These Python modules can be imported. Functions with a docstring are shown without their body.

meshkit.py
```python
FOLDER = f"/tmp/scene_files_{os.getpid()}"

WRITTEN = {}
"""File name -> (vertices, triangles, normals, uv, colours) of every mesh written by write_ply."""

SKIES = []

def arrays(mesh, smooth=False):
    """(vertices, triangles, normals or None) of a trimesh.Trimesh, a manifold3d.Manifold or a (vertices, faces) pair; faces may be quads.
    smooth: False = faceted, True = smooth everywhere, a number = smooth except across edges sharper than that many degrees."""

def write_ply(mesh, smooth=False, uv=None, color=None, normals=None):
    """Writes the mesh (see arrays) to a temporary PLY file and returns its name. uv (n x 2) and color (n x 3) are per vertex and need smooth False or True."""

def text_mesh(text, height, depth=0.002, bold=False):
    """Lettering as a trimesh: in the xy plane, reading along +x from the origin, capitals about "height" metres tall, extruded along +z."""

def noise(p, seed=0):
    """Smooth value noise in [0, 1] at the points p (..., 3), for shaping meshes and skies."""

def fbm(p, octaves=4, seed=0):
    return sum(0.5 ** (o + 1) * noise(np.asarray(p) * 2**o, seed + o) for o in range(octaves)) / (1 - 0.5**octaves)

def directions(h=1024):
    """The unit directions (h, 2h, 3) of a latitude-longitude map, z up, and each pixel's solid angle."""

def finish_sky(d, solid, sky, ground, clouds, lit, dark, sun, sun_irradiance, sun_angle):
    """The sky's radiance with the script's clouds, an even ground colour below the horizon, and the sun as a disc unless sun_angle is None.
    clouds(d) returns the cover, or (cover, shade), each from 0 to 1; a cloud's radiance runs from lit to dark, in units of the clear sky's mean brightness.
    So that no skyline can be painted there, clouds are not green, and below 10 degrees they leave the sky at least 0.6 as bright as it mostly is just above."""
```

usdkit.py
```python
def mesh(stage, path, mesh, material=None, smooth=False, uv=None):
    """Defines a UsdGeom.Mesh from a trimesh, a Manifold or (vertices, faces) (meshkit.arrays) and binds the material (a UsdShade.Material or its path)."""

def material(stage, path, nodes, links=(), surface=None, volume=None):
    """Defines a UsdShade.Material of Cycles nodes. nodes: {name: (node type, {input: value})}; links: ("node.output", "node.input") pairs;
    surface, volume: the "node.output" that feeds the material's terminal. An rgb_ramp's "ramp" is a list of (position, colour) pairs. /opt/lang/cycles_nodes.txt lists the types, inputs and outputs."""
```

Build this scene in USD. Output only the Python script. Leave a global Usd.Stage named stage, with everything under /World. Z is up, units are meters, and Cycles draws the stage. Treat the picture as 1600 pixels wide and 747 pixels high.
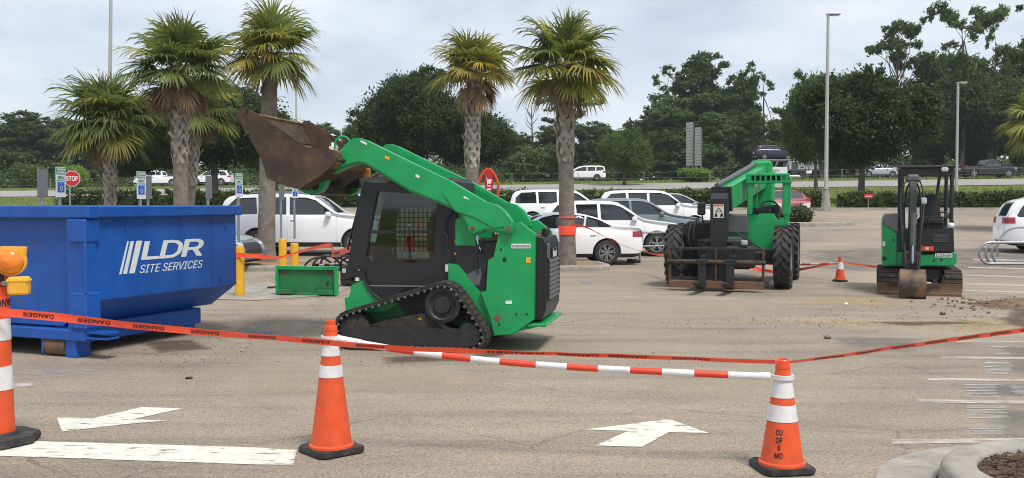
import math, random, numpy as np, trimesh, usdkit, meshkit, manifold3d
from manifold3d import Manifold, CrossSection, Mesh as MMesh
from pxr import Usd, UsdGeom, UsdLux, UsdShade, Sdf, Gf
from meshkit import fbm, noise, text_mesh

stage = Usd.Stage.CreateInMemory()
UsdGeom.SetStageUpAxis(stage, 'Z'); UsdGeom.SetStageMetersPerUnit(stage, 1.0)
UsdGeom.Xform.Define(stage, '/World'); UsdGeom.Scope.Define(stage, '/World/Looks')
PI = math.pi

# ---------------------------------------------------------------- camera, sky, sun
FP, HOR, EYE = 1500.0, 318.0, 1.715          # focal length in photo pixels, horizon row, eye height
PITCH = math.atan((373.5 - HOR) / FP)
cam = UsdGeom.Camera.Define(stage, '/World/camera')
cam.CreateHorizontalApertureAttr(36.0); cam.CreateVerticalApertureAttr(36.0 * 478 / 1024)
cam.CreateFocalLengthAttr(36.0 * FP / 1600); cam.CreateClippingRangeAttr(Gf.Vec2f(0.1, 5000))
cam.CreateExposureAttr(0.42)
cam.AddTranslateOp().Set(Gf.Vec3d(0, 0, EYE)); cam.AddRotateXOp().Set(90 - math.degrees(PITCH))
SUN_EL, SUN_AZ = math.radians(60), math.radians(148)     # azimuth = atan2(x, y)
HAZE = 0.00028
SKY_STRENGTH, SUN_INT = 0.095, 0.70
skym = usdkit.material(stage, '/World/Looks/sky_light', {
    'sky': ('sky_texture', {'sky_type': 'single_scattering', 'sun_disc': False, 'sun_elevation': SUN_EL, 'sun_rotation': SUN_AZ, 'aerosol_density': 2.0}),
    'tc': ('texture_coordinate', {}),
    'map': ('mapping', {'scale': (1.0, 1.0, 3.2), 'location': (0.35, 0.1, 0.0)}),
    'n': ('noise_texture', {'scale': 2.3, 'detail': 7.0, 'roughness': 0.52, 'distortion': 0.25}),
    'n2': ('noise_texture', {'scale': 5.0, 'detail': 6.0, 'roughness': 0.55}),
    'cov': ('rgb_ramp', {'ramp': [(0.30, (0.60,) * 3), (0.62, (1.0,) * 3)]}),
    'cc': ('rgb_ramp', {'ramp': [(0.30, (5.2, 5.9, 7.0)), (0.52, (6.7, 7.2, 8.0)), (0.72, (7.9, 8.15, 8.5))]}),
    'mx': ('mix', {}),
    'bg': ('background_shader', {'strength': SKY_STRENGTH}),
}, [('tc.generated', 'map.vector'), ('map.vector', 'n.vector'), ('map.vector', 'n2.vector'), ('n.fac', 'cov.fac'), ('n2.fac', 'cc.fac'), ('cov.color', 'mx.fac'),
    ('sky.color', 'mx.color1'), ('cc.color', 'mx.color2'), ('mx.color', 'bg.color')], surface='bg.background')
dome = UsdLux.DomeLight.Define(stage, '/World/sky')
UsdShade.MaterialBindingAPI.Apply(dome.GetPrim()).Bind(skym)
dome.GetPrim().SetCustomDataByKey('kind', 'structure')
sun = UsdLux.DistantLight.Define(stage, '/World/sun')
sun.CreateIntensityAttr(SUN_INT); sun.CreateAngleAttr(14.0); sun.CreateNormalizeAttr(True); sun.CreateColorAttr(Gf.Vec3f(1.0, 0.95, 0.87))
sun.AddRotateZOp().Set(-math.degrees(SUN_AZ)); sun.AddRotateXOp().Set(-(90 - math.degrees(SUN_EL)))

# ---------------------------------------------------------------- pixel rays (only used to measure where things stand)
C0 = np.array([0, 0, EYE])
def ray(px, py):
    r, u = (px - 800) / FP, (373.5 - py) / FP
    return np.array([r, math.cos(PITCH) + u * math.sin(PITCH), -math.sin(PITCH) + u * math.cos(PITCH)])
def at(px, py, Y):
    d = ray(px, py); return C0 + d * (Y / d[1])
def gnd(px, py, z=0.0):
    d = ray(px, py); return C0 + d * ((z - EYE) / d[2])
class Pose:
    def __init__(s, origin, rz):
        s.o = np.array(origin, float); s.rz = rz; a = math.radians(rz)
        s.R = np.array([[math.cos(a), -math.sin(a), 0], [math.sin(a), math.cos(a), 0], [0, 0, 1]])
    def on(s, axis, val, pts):
        """pixels -> the two other local coordinates on the local plane axis=val"""
        out, o = [], s.R.T @ (C0 - s.o)
        for p in pts:
            d = s.R.T @ ray(*p); q = o + d * ((val - o[axis]) / d[axis])
            out.append([q[k] for k in range(3) if k != axis])
        return np.array(out)

# ---------------------------------------------------------------- naming and prims
_count = {}
def fresh(parent, name):
    k = (parent, name); n = _count.get(k, 0); _count[k] = n + 1
    return f'{parent}/{name}' + (f'_{n:03d}' if n else '')
def tag(prim, label=None, cat=None, group=None, kind=None):
    for k, v in (('label', label), ('category', cat), ('group', group), ('kind', kind)):
        if v: prim.SetCustomDataByKey(k, v)
def pth(p): return p if isinstance(p, str) else str(p.GetPath())
def thing(name, label=None, cat=None, loc=(0, 0, 0), rz=0, group=None, kind=None, rx=0, ry=0, scale=None):
    x = UsdGeom.Xform.Define(stage, fresh('/World', name))
    x.AddTranslateOp().Set(Gf.Vec3d(*map(float, loc)))
    if rz: x.AddRotateZOp().Set(float(rz))
    if ry: x.AddRotateYOp().Set(float(ry))
    if rx: x.AddRotateXOp().Set(float(rx))
    if scale is not None: x.AddScaleOp().Set(Gf.Vec3f(*(scale if np.ndim(scale) else (scale,) * 3)))
    tag(x.GetPrim(), label, cat, group, kind)
    return x.GetPrim()
def part(parent, name, m, mat, smooth=30, label=None, kind=None, loc=None, rz=0):
    if isinstance(m, list): m = cat(m)
    g = usdkit.mesh(stage, fresh(pth(parent), name), m, mat, smooth=smooth)
    if loc is not None: g.AddTranslateOp().Set(Gf.Vec3d(*map(float, loc)))
    if rz: g.AddRotateZOp().Set(float(rz))
    tag(g.GetPrim(), label, None, None, kind)
    return g.GetPrim()
def top(name, m, mat, label=None, cat=None, group=None, kind=None, smooth=30):
    if isinstance(m, list): m = cat_(m)
    g = usdkit.mesh(stage, fresh('/World', name), m, mat, smooth=smooth)
    tag(g.GetPrim(), label, cat, group, kind); return g.GetPrim()
def copy(root, label, loc, rz=0, scale=1.0, group=None, cat=None):
    was = root.GetCustomData(); base = root.GetName().rsplit('_0', 1)[0]
    x = UsdGeom.Xform.Define(stage, fresh('/World', base))
    x.GetPrim().GetReferences().AddInternalReference(root.GetPath())
    x.ClearXformOpOrder(); 
    for n in list(x.GetPrim().GetAuthoredPropertyNames()):
        pass
    x.GetPrim().SetInstanceable(True)
    s = scale if np.ndim(scale) else (scale,) * 3
    m = Gf.Matrix4d().SetScale(Gf.Vec3d(*map(float, s))) * Gf.Matrix4d().SetRotate(Gf.Rotation(Gf.Vec3d(0, 0, 1), float(rz))) * Gf.Matrix4d().SetTranslate(Gf.Vec3d(*map(float, loc)))
    x.AddTransformOp().Set(m)
    tag(x.GetPrim(), label, cat or was.get('category'), group or was.get('group'))
    return x.GetPrim()

# ---------------------------------------------------------------- shapes
def tri(m):
    if isinstance(m, trimesh.Trimesh): return m
    v, f, _ = meshkit.arrays(m); return trimesh.Trimesh(v, f, process=False)
def cat(ms):
    return trimesh.util.concatenate([tri(m) for m in ms]) if len(ms) > 1 else tri(ms[0])
cat_ = cat
def box(c, s, b=0.0, rz=0, rx=0, ry=0):
    """box with chamfer b, centred at c"""
    h = np.array(s, float) / 2
    if b:
        b = min(b, h.min() * 0.9); v = []
        for sx in (-1, 1):
            for sy in (-1, 1):
                for sz in (-1, 1):
                    q = np.array([sx, sy, sz])
                    for k in range(3):
                        o = h - b; o = o.copy(); o[k] = h[k]; v.append(q * o)
        m = trimesh.Trimesh(v).convex_hull
    else: m = trimesh.creation.box(s)
    for ang, ax in ((rx, [1, 0, 0]), (ry, [0, 1, 0]), (rz, [0, 0, 1])):
        if ang: m.apply_transform(trimesh.transformations.rotation_matrix(math.radians(ang), ax))
    m.apply_translation(c); return m
def bb(x0, x1, y0, y1, z0, z1, b=0.0):
    return box(((x0 + x1) / 2, (y0 + y1) / 2, (z0 + z1) / 2), (abs(x1 - x0), abs(y1 - y0), abs(z1 - z0)), b)
def tube(pts, r, n=8, cap=True):
    p = np.array(pts, float); m = len(p); R = np.broadcast_to(np.array(r, float), (m,))
    t = np.gradient(p, axis=0); t /= np.linalg.norm(t, axis=1, keepdims=True) + 1e-12
    ref = np.array([0, 0, 1.0]) if abs(t[0][2]) < 0.9 else np.array([1.0, 0, 0])
    v = []; a = np.cross(t[0], ref); a /= np.linalg.norm(a)
    for i in range(m):
        a = a - t[i] * (a @ t[i]); a /= np.linalg.norm(a) + 1e-12; b = np.cross(t[i], a)
        for k in range(n):
            c = 2 * PI * k / n; v.append(p[i] + R[i] * (math.cos(c) * a + math.sin(c) * b))
    f = []
    for i in range(m - 1):
        for k in range(n):
            q = (k + 1) % n
            f += [[i * n + k, i * n + q, (i + 1) * n + q], [i * n + k, (i + 1) * n + q, (i + 1) * n + k]]
    if cap:
        v += [p[0], p[-1]]
        for k in range(n):
            q = (k + 1) % n
            f += [[m * n, q, k], [m * n + 1, (m - 1) * n + k, (m - 1) * n + q]]
    return trimesh.Trimesh(v, f, process=False)
def cyl(a, b, r, r2=None, n=20):
    return tube([a, b], [r, r if r2 is None else r2], n)
def bar(a, b, w, h, up=(0, 0, 1)):
    """rectangular bar from a to b, w across, h along up"""
    a, b, up = np.array(a, float), np.array(b, float), np.array(up, float)
    t = (b - a) / np.linalg.norm(b - a); s = np.cross(t, up); s /= np.linalg.norm(s); u = np.cross(s, t)
    v = [e + i * s * w / 2 + j * u * h / 2 for e in (a, b) for i, j in ((-1, -1), (1, -1), (1, 1), (-1, 1))]
    return trimesh.Trimesh(v).convex_hull
def spline(pts, n=24):
    from scipy.interpolate import CubicSpline
    p = np.array(pts, float); d = np.r_[0, np.cumsum(np.linalg.norm(np.diff(p, axis=0), axis=1))]
    return CubicSpline(d, p)(np.linspace(0, d[-1], n))
def CS(poly):
    p = np.array(poly, float); x, y = p[:, 0], p[:, 1]
    if np.sum(x * np.roll(y, -1) - np.roll(x, -1) * y) < 0: p = p[::-1]
    return CrossSection([p.tolist()])
def prism(poly, a, b, axis=1, holes=(), bev=0.0):
    """extrudes a polygon of the two other local coordinates (in xyz order) from a to b along axis"""
    cs = CS(poly) if not isinstance(poly, CrossSection) else poly
    for h in holes: cs = cs - CS(h)
    a, b = min(a, b), max(a, b)
    if bev and b - a > 2.5 * bev:
        m = Manifold()
        for k, (o, i) in enumerate(((0.0, 1.0), (-0.45, 0.4), (-1.0, 0.0))):
            c = cs if o == 0 else cs.offset(o * bev, manifold3d.JoinType.Round, 2.0, 12)
            m = m + c.extrude(b - a - 2 * i * bev).translate([0, 0, a + i * bev])
    else: m = cs.extrude(b - a).translate([0, 0, a])
    m = tri(m); v = m.vertices.copy()
    if axis == 1: v = np.c_[v[:, 0], v[:, 2], v[:, 1]]; flip = True
    elif axis == 0: v = np.c_[v[:, 2], v[:, 0], v[:, 1]]; flip = False
    else: flip = False
    return trimesh.Trimesh(v, m.faces[:, ::-1] if flip else m.faces, process=False)
def man(m):
    m = tri(m); m = trimesh.Trimesh(m.vertices, m.faces, process=True); m.merge_vertices()
    return Manifold(MMesh(np.asarray(m.vertices, np.float32), np.asarray(m.faces, np.uint32)))
def lathe(prof, axis=2, n=32, c=(0, 0, 0)):
    """revolves (r, h) points round axis"""
    k = len(prof); v = []; f = []
    for i in range(n):
        a = 2 * PI * i / n
        for r, h in prof: v.append([r * math.cos(a), r * math.sin(a), h])
    for i in range(n):
        j = (i + 1) % n
        for q in range(k - 1):
            f += [[i * k + q, j * k + q, j * k + q + 1], [i * k + q, j * k + q + 1, i * k + q + 1]]
    v = np.array(v)
    if axis == 1: v = np.c_[v[:, 0], -v[:, 2], v[:, 1]]
    if axis == 0: v = np.c_[v[:, 2], v[:, 0], v[:, 1]]
    m = trimesh.Trimesh(v + np.array(c), f, process=False)
    m.update_faces(m.area_faces > 1e-12); return m
def circle(c, r, n=24, a0=0, a1=2 * PI):
    return [(c[0] + r * math.cos(a), c[1] + r * math.sin(a)) for a in np.linspace(a0, a1, n, endpoint=a1 - a0 < 6.2)]
def hull2(pts):
    from scipy.spatial import ConvexHull
    p = np.array(pts); return p[ConvexHull(p).vertices]
def mir(m, axis=1):
    m = tri(m); v = m.vertices.copy(); v[:, axis] *= -1; return trimesh.Trimesh(v, m.faces[:, ::-1], process=False)
def moved(m, t=(0, 0, 0), rz=0, rx=0, ry=0):
    m = tri(m).copy()
    for ang, ax in ((rx, [1, 0, 0]), (ry, [0, 1, 0]), (rz, [0, 0, 1])):
        if ang: m.apply_transform(trimesh.transformations.rotation_matrix(math.radians(ang), ax))
    m.apply_translation(t); return m
def lettering(text, u0, u1, v0, v1, fn, bold=False, slant=0.0, depth=0.003, flip=False):
    """text stretched to the box (u0..u1, v0..v1), then fn(u, v, w) -> xyz; w is the height above the surface"""
    m = text_mesh(text, 1.0, 0.05, bold); v = m.vertices.copy()
    lo, hi = v.min(0), v.max(0); v = (v - lo) / (hi - lo); v[:, 0] += slant * (v[:, 1] - 0.5)
    if flip: v[:, :2] = 1 - v[:, :2]
    U, V, W = u0 + (u1 - u0) * v[:, 0], v0 + (v1 - v0) * v[:, 1], depth * v[:, 2]
    return trimesh.Trimesh(np.array([fn(a, b, c) for a, b, c in zip(U, V, W)]), m.faces, process=False)

# ---------------------------------------------------------------- materials
def mat(name, col, rough=0.5, metal=0.0, var=0.12, scale=6.0, bump=0.0, bscale=60.0, coat=0.0, col2=None, thr=None, spec=0.5, dust=0.0, dcol=(0.30, 0.25, 0.19), chip=None):
    """plain coloured material with a noise variation towards col2 (or a darker tone), and optional dust"""
    c = np.array(col, float); c2 = np.array(col2, float) if col2 is not None else c * (1 - var)
    lo, hi = thr or (0.35, 0.65)
    nodes = {'tc': ('texture_coordinate', {}), 'n': ('noise_texture', {'scale': scale, 'detail': 6.0, 'roughness': 0.62}),
             'r': ('rgb_ramp', {'ramp': [(lo, tuple(c)), (hi, tuple(c2))]}),
             'p': ('principled_bsdf', {'roughness': rough, 'metallic': metal, 'specular_ior_level': spec, 'coat_weight': coat, 'coat_roughness': 0.08})}
    links = [('tc.object', 'n.vector'), ('n.fac', 'r.fac')]
    out = 'r.color'
    if dust:
        nodes |= {'dn': ('noise_texture', {'scale': scale * 1.7, 'detail': 8.0, 'roughness': 0.7}), 'dr': ('rgb_ramp', {'ramp': [(0.45, (0,) * 3), (0.75, (dust,) * 3)]}), 'dm': ('mix', {'color2': dcol})}
        links += [('tc.object', 'dn.vector'), ('dn.fac', 'dr.fac'), ('dr.color', 'dm.fac'), (out, 'dm.color1')]; out = 'dm.color'
    if chip:
        csc, cth, ccol = chip
        nodes |= {'cm': ('mapping', {'scale': (1.0, 1.0, 0.35)}), 'cn': ('noise_texture', {'scale': csc, 'detail': 9.0, 'roughness': 0.72}), 'cr': ('rgb_ramp', {'ramp': [(cth, (0,) * 3), (cth + .035, (0.85,) * 3)]}), 'cx': ('mix', {'color2': ccol})}
        links += [('tc.object', 'cm.vector'), ('cm.vector', 'cn.vector'), ('cn.fac', 'cr.fac'), ('cr.color', 'cx.fac'), (out, 'cx.color1')]; out = 'cx.color'
    links.append((out, 'p.base_color'))
    if bump:
        nodes |= {'bn': ('noise_texture', {'scale': bscale, 'detail': 4.0}), 'b': ('bump', {'strength': 0.6, 'distance': bump})}
        links += [('tc.object', 'bn.vector'), ('bn.fac', 'b.height'), ('b.normal', 'p.normal')]
    return usdkit.material(stage, '/World/Looks/' + name, nodes, links, surface='p.BSDF')
def leafmat(name, a, b, c=None, trans=0.25, rough=0.55, scale=0.5):
    """foliage: tone by leaf and by a slow noise"""
    nodes = {'g': ('geometry', {}), 'tc': ('texture_coordinate', {}), 'oi': ('object_info', {}), 'n': ('noise_texture', {'scale': scale, 'detail': 3.0}),
             'w': ('math', {'math_type': 'multiply_add', 'value2': 0.5}), 'm1': ('math', {'math_type': 'multiply', 'value2': 0.5}),
             'r': ('rgb_ramp', {'ramp': [(0.2, a), (0.55, b), (0.85, c or b)]}),
             'h': ('hsv', {'fac': 1.0}), 'hv': ('map_range', {'to_min': 0.72, 'to_max': 1.25}),
             'p': ('principled_bsdf', {'roughness': rough, 'specular_ior_level': 0.3}), 't': ('translucent_bsdf', {}), 'mx': ('mix_closure', {'fac': trans})}
    links = [('tc.object', 'n.vector'), ('n.fac', 'm1.value1'), ('g.random_per_island', 'w.value1'), ('m1.value', 'w.value3'), ('w.value', 'r.fac'), ('oi.random', 'hv.value'), ('hv.result', 'h.value'), ('r.color', 'h.color'),
             ('h.color', 'p.base_color'), ('h.color', 't.color'), ('p.BSDF', 'mx.closure1'), ('t.BSDF', 'mx.closure2')]
    return usdkit.material(stage, '/World/Looks/' + name, nodes, links, surface='mx.closure')

M = {}
def add(name, *a, **k): M[name] = mat(name, *a, **k)
add('green', (0.003, 0.315, 0.088), 0.38, var=0.22, scale=3, dust=0.14, dcol=(0.10, 0.15, 0.07), bump=0.0012, bscale=9, chip=(7.0, 0.655, (0.05, 0.06, 0.045)))
add('green_dirty', (0.006, 0.20, 0.055), 0.55, var=0.3, scale=4, dust=0.6, dcol=(0.12, 0.09, 0.06))
add('blue', (0.006, 0.084, 0.395), 0.40, var=0.24, scale=2.2, dust=0.14, dcol=(0.04, 0.16, 0.42), bump=0.006, bscale=3.0, chip=(5.5, 0.66, (0.06, 0.032, 0.024)))
add('dark_plastic', (0.010, 0.0125, 0.016), 0.42, var=0.3, dust=0.16, dcol=(0.06, 0.055, 0.05))
add('black', (0.012, 0.012, 0.013), 0.5, dust=0.2, dcol=(0.06, 0.055, 0.05))
add('grey_metal', (0.10, 0.11, 0.12), 0.4, 0.3, dust=0.2)
add('charcoal', (0.022, 0.022, 0.024), 0.5, 0.2, dust=0.45, dcol=(0.075, 0.06, 0.048))
add('rubber', (0.017, 0.017, 0.018), 0.75, dust=0.6, dcol=(0.085, 0.075, 0.062), scale=9, bump=0.002, bscale=120)
add('muddy', (0.022, 0.019, 0.017), 0.85, dust=0.7, dcol=(0.085, 0.065, 0.05), scale=7, bump=0.004, bscale=60)
add('rust', (0.024, 0.016, 0.013), 0.75, col2=(0.058, 0.033, 0.021), scale=3.5, dust=0.42, dcol=(0.20, 0.115, 0.045), bump=0.004, bscale=40)
add('rust_inside', (0.10, 0.055, 0.028), 0.8, col2=(0.26, 0.15, 0.055), scale=3.5, dust=0.5, dcol=(0.33, 0.22, 0.10), bump=0.006, bscale=40)
add('rust_steel', (0.10, 0.060, 0.042), 0.7, 0.2, col2=(0.19, 0.095, 0.055), scale=5, bump=0.003)
add('chrome', (0.55, 0.56, 0.58), 0.2, 1.0, var=0.1)
add('steel', (0.36, 0.37, 0.38), 0.38, 0.85, var=0.15)
add('galv', (0.30, 0.32, 0.33), 0.5, 0.5, var=0.2)
add('pole_grey', (0.42, 0.42, 0.40), 0.6, 0.1, var=0.15)
add('orange', (0.74, 0.085, 0.016), 0.5, var=0.2, scale=9, dust=0.45, dcol=(0.36, 0.10, 0.04), chip=(11.0, 0.63, (0.16, 0.045, 0.02)))
add('orange_tape', (0.92, 0.10, 0.045), 0.35, var=0.12, scale=12)
add('red_band', (0.66, 0.055, 0.02), 0.4, var=0.15)
add('white_band', (0.70, 0.69, 0.70), 0.4, var=0.12, scale=9, dust=0.4, dcol=(0.42, 0.39, 0.36), chip=(13.0, 0.64, (0.25, 0.20, 0.16)))
add('white_plain', (0.74, 0.75, 0.77), 0.45, var=0.08)
add('cone_base', (0.020, 0.020, 0.021), 0.8, dust=0.55, dcol=(0.12, 0.105, 0.09), bump=0.003)
add('ink', (0.010, 0.009, 0.009), 0.5)
add('amber', (0.85, 0.23, 0.008), 0.18, var=0.25, scale=25, coat=0.6)
add('yellow_case', (0.78, 0.40, 0.03), 0.4, var=0.15)
add('yellow', (0.78, 0.42, 0.015), 0.45, var=0.16, scale=5, dust=0.25, dcol=(0.30, 0.2, 0.06))
add('sign_back', (0.22, 0.235, 0.25), 0.5, 0.5, var=0.12)
add('sign_white', (0.66, 0.70, 0.70), 0.35, var=0.06)
add('sign_green', (0.01, 0.24, 0.12), 0.35, var=0.06)
add('sign_blue', (0.006, 0.10, 0.50), 0.35, var=0.06)
add('sign_red', (0.48, 0.016, 0.022), 0.35, var=0.1)
add('white_paint', (0.80, 0.81, 0.83), 0.28, var=0.03, coat=0.5)
add('silver_paint', (0.40, 0.43, 0.47), 0.3, 0.4, var=0.05, coat=0.6)
add('grey_paint', (0.20, 0.235, 0.25), 0.3, 0.4, var=0.06, coat=0.6)
add('red_paint', (0.36, 0.012, 0.020), 0.28, 0.1, var=0.06, coat=0.7)
add('navy_paint', (0.012, 0.014, 0.050), 0.3, 0.2, var=0.06, coat=0.6)
add('black_paint', (0.022, 0.024, 0.028), 0.3, 0.2, var=0.06, coat=0.6)
add('car_glass', (0.016, 0.021, 0.025), 0.05, var=0.3, spec=1.0)
add('headlamp', (0.52, 0.56, 0.60), 0.12, 0.3, var=0.3, scale=20, coat=0.8)
add('taillamp', (0.34, 0.008, 0.014), 0.14, var=0.35, scale=14, coat=0.8)
add('rim_dark', (0.05, 0.052, 0.056), 0.4, 0.7)
add('rim', (0.50, 0.51, 0.52), 0.3, 0.85)
add('trunk', (0.15, 0.118, 0.092), 0.9, var=0.45, scale=7, bump=0.02, bscale=22)
add('palm_trunk', (0.23, 0.195, 0.168), 0.95, col2=(0.125, 0.102, 0.086), scale=5, bump=0.02, bscale=26)
add('boot', (0.42, 0.385, 0.34), 0.9, col2=(0.22, 0.185, 0.155), scale=6, bump=0.01, bscale=40)
add('concrete', (0.36, 0.335, 0.295), 0.9, var=0.35, scale=3, dust=0.7, dcol=(0.17, 0.145, 0.115), chip=(9.0, .60, (0.17, 0.155, 0.14)), bump=0.006, bscale=90)
add('dirt', (0.115, 0.078, 0.050), 0.95, col2=(0.20, 0.135, 0.075), scale=6, bump=0.02, bscale=30)
add('mulch', (0.055, 0.030, 0.020), 0.95, col2=(0.11, 0.062, 0.040), scale=10, bump=0.02, bscale=50)
add('mulch_light', (0.16, 0.095, 0.060), 0.95, var=0.3)
add('straw', (0.30, 0.19, 0.105), 0.95, var=0.35, scale=8, bump=0.01, bscale=60)
add('seat_cloth', (0.030, 0.032, 0.036), 0.8)
add('hivis', (0.30, 0.62, 0.02), 0.7, var=0.15)
add('decal', (0.60, 0.58, 0.50), 0.45, var=0.15, scale=20)
add('beige_box', (0.36, 0.37, 0.38), 0.5, var=0.12)
M['glass'] = usdkit.material(stage, '/World/Looks/glass', {'f': ('fresnel', {'IOR': 1.5}), 'a': ('math', {'math_type': 'add', 'value2': 0.05}), 't': ('transparent_bsdf', {'color': (0.34, 0.41, 0.41)}), 'g': ('glossy_bsdf', {'roughness': 0.03}), 'm': ('mix_closure', {})},
    [('f.fac', 'a.value1'), ('a.value', 'm.fac'), ('t.BSDF', 'm.closure1'), ('g.BSDF', 'm.closure2')], surface='m.closure')
M['amber_lens'] = M['amber']
M['frond_green'] = leafmat('frond_green', (0.115, 0.155, 0.036), (0.215, 0.265, 0.064), (0.36, 0.35, 0.088), 0.42, scale=1.2)
M['frond_mid'] = leafmat('frond_mid', (0.24, 0.25, 0.05), (0.43, 0.38, 0.078), (0.58, 0.38, 0.08), 0.42, scale=1.2)
M['frond_orange'] = leafmat('frond_orange', (0.2, 0.19, 0.03), (0.55, 0.29, 0.035), (0.58, 0.24, 0.03), 0.3, scale=1.2)
M['frond_dead'] = leafmat('frond_dead', (0.2, 0.14, 0.08), (0.36, 0.27, 0.17), (0.46, 0.37, 0.25), 0.2, scale=1.2)
M['leaf_dark'] = leafmat('leaf_dark', (0.054, 0.088, 0.024), (0.095, 0.142, 0.038), (0.145, 0.2, 0.056), 0.48)
M['leaf_mid'] = leafmat('leaf_mid', (0.074, 0.115, 0.028), (0.128, 0.184, 0.046), (0.19, 0.255, 0.065), 0.48)
M['leaf_far'] = leafmat('leaf_far', (.080, .122, .034), (.140, .200, .056), (.20, .27, .080), 0.48)
M['leaf_light'] = leafmat('leaf_light', (0.085, 0.13, 0.032), (0.14, 0.2, 0.05), (0.21, 0.28, 0.07), 0.38)
M['leaf_bright'] = leafmat('leaf_bright', (0.13, 0.21, 0.03), (0.22, 0.32, 0.05), (0.3, 0.4, 0.07), 0.3)
M['leaf_hedge'] = leafmat('leaf_hedge', (0.04, 0.072, 0.016), (0.08, 0.128, 0.028), (0.13, 0.19, 0.045), 0.2, scale=1.5)
M['leaf_greyish'] = leafmat('leaf_greyish', (0.05, 0.06, 0.03), (0.085, 0.095, 0.05), (0.13, 0.13, 0.075), 0.2)
M['grass_blade'] = leafmat('grass_blade', (0.10, 0.15, 0.03), (0.16, 0.20, 0.05), (0.26, 0.25, 0.09), 0.3)

# ================================================================ ground, road, markings
def smooth01(x): x = np.clip(x, 0, 1); return x * x * (3 - 2 * x)
PY = [-60, 26, 31, 36, 40, 44, 48, 53.5, 57, 70, 87, 99.5, 103, 111, 128, 170, 260, 900]
PZ = [0, 0, 0.12, 0.30, 0.50, 0.73, 0.97, 1.36, 1.52, 2.05, 2.84, 3.62, 3.80, 4.20, 4.30, 4.8, 6, 8]
from scipy.interpolate import PchipInterpolator
_pz = PchipInterpolator(PY, PZ)
def T(x, y):
    x, y = np.asarray(x, float), np.asarray(y, float)
    return _pz(np.clip(y, -60, 900)) + 0.012 * np.clip(x, -120, 120) * smooth01((y - 56) / 32)
def sheet(xs, ys, dz=0.0, fn=None):
    X, Y = np.meshgrid(xs, ys); Z = T(X, Y) + dz + (fn(X, Y) if fn else 0)
    n, m = X.shape; i = np.arange(n * m).reshape(n, m)
    a, b, c, d = i[:-1, :-1].ravel(), i[:-1, 1:].ravel(), i[1:, 1:].ravel(), i[1:, :-1].ravel()
    return trimesh.Trimesh(np.c_[X.ravel(), Y.ravel(), Z.ravel()], np.vstack([np.c_[a, b, c], np.c_[a, c, d]]), process=False)
def poly_sheet(pts, dz, step=None):
    """flat polygon laid on the ground"""
    m = prism(np.array(pts), 0, 0.01, axis=2)
    v = m.vertices; k = v[:, 2] > 0.005
    f = m.faces[np.all(k[m.faces], axis=1)]
    m = trimesh.Trimesh(v, f, process=False); m.remove_unreferenced_vertices()
    if step: m = m.subdivide_to_size(step)
    w = m.vertices.copy(); w[:, 2] = T(w[:, 0], w[:, 1]) + dz
    m = trimesh.Trimesh(w, m.faces, process=False)
    if len(m.faces) and m.face_normals[:, 2].mean() < 0: m.invert()
    return m

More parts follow.
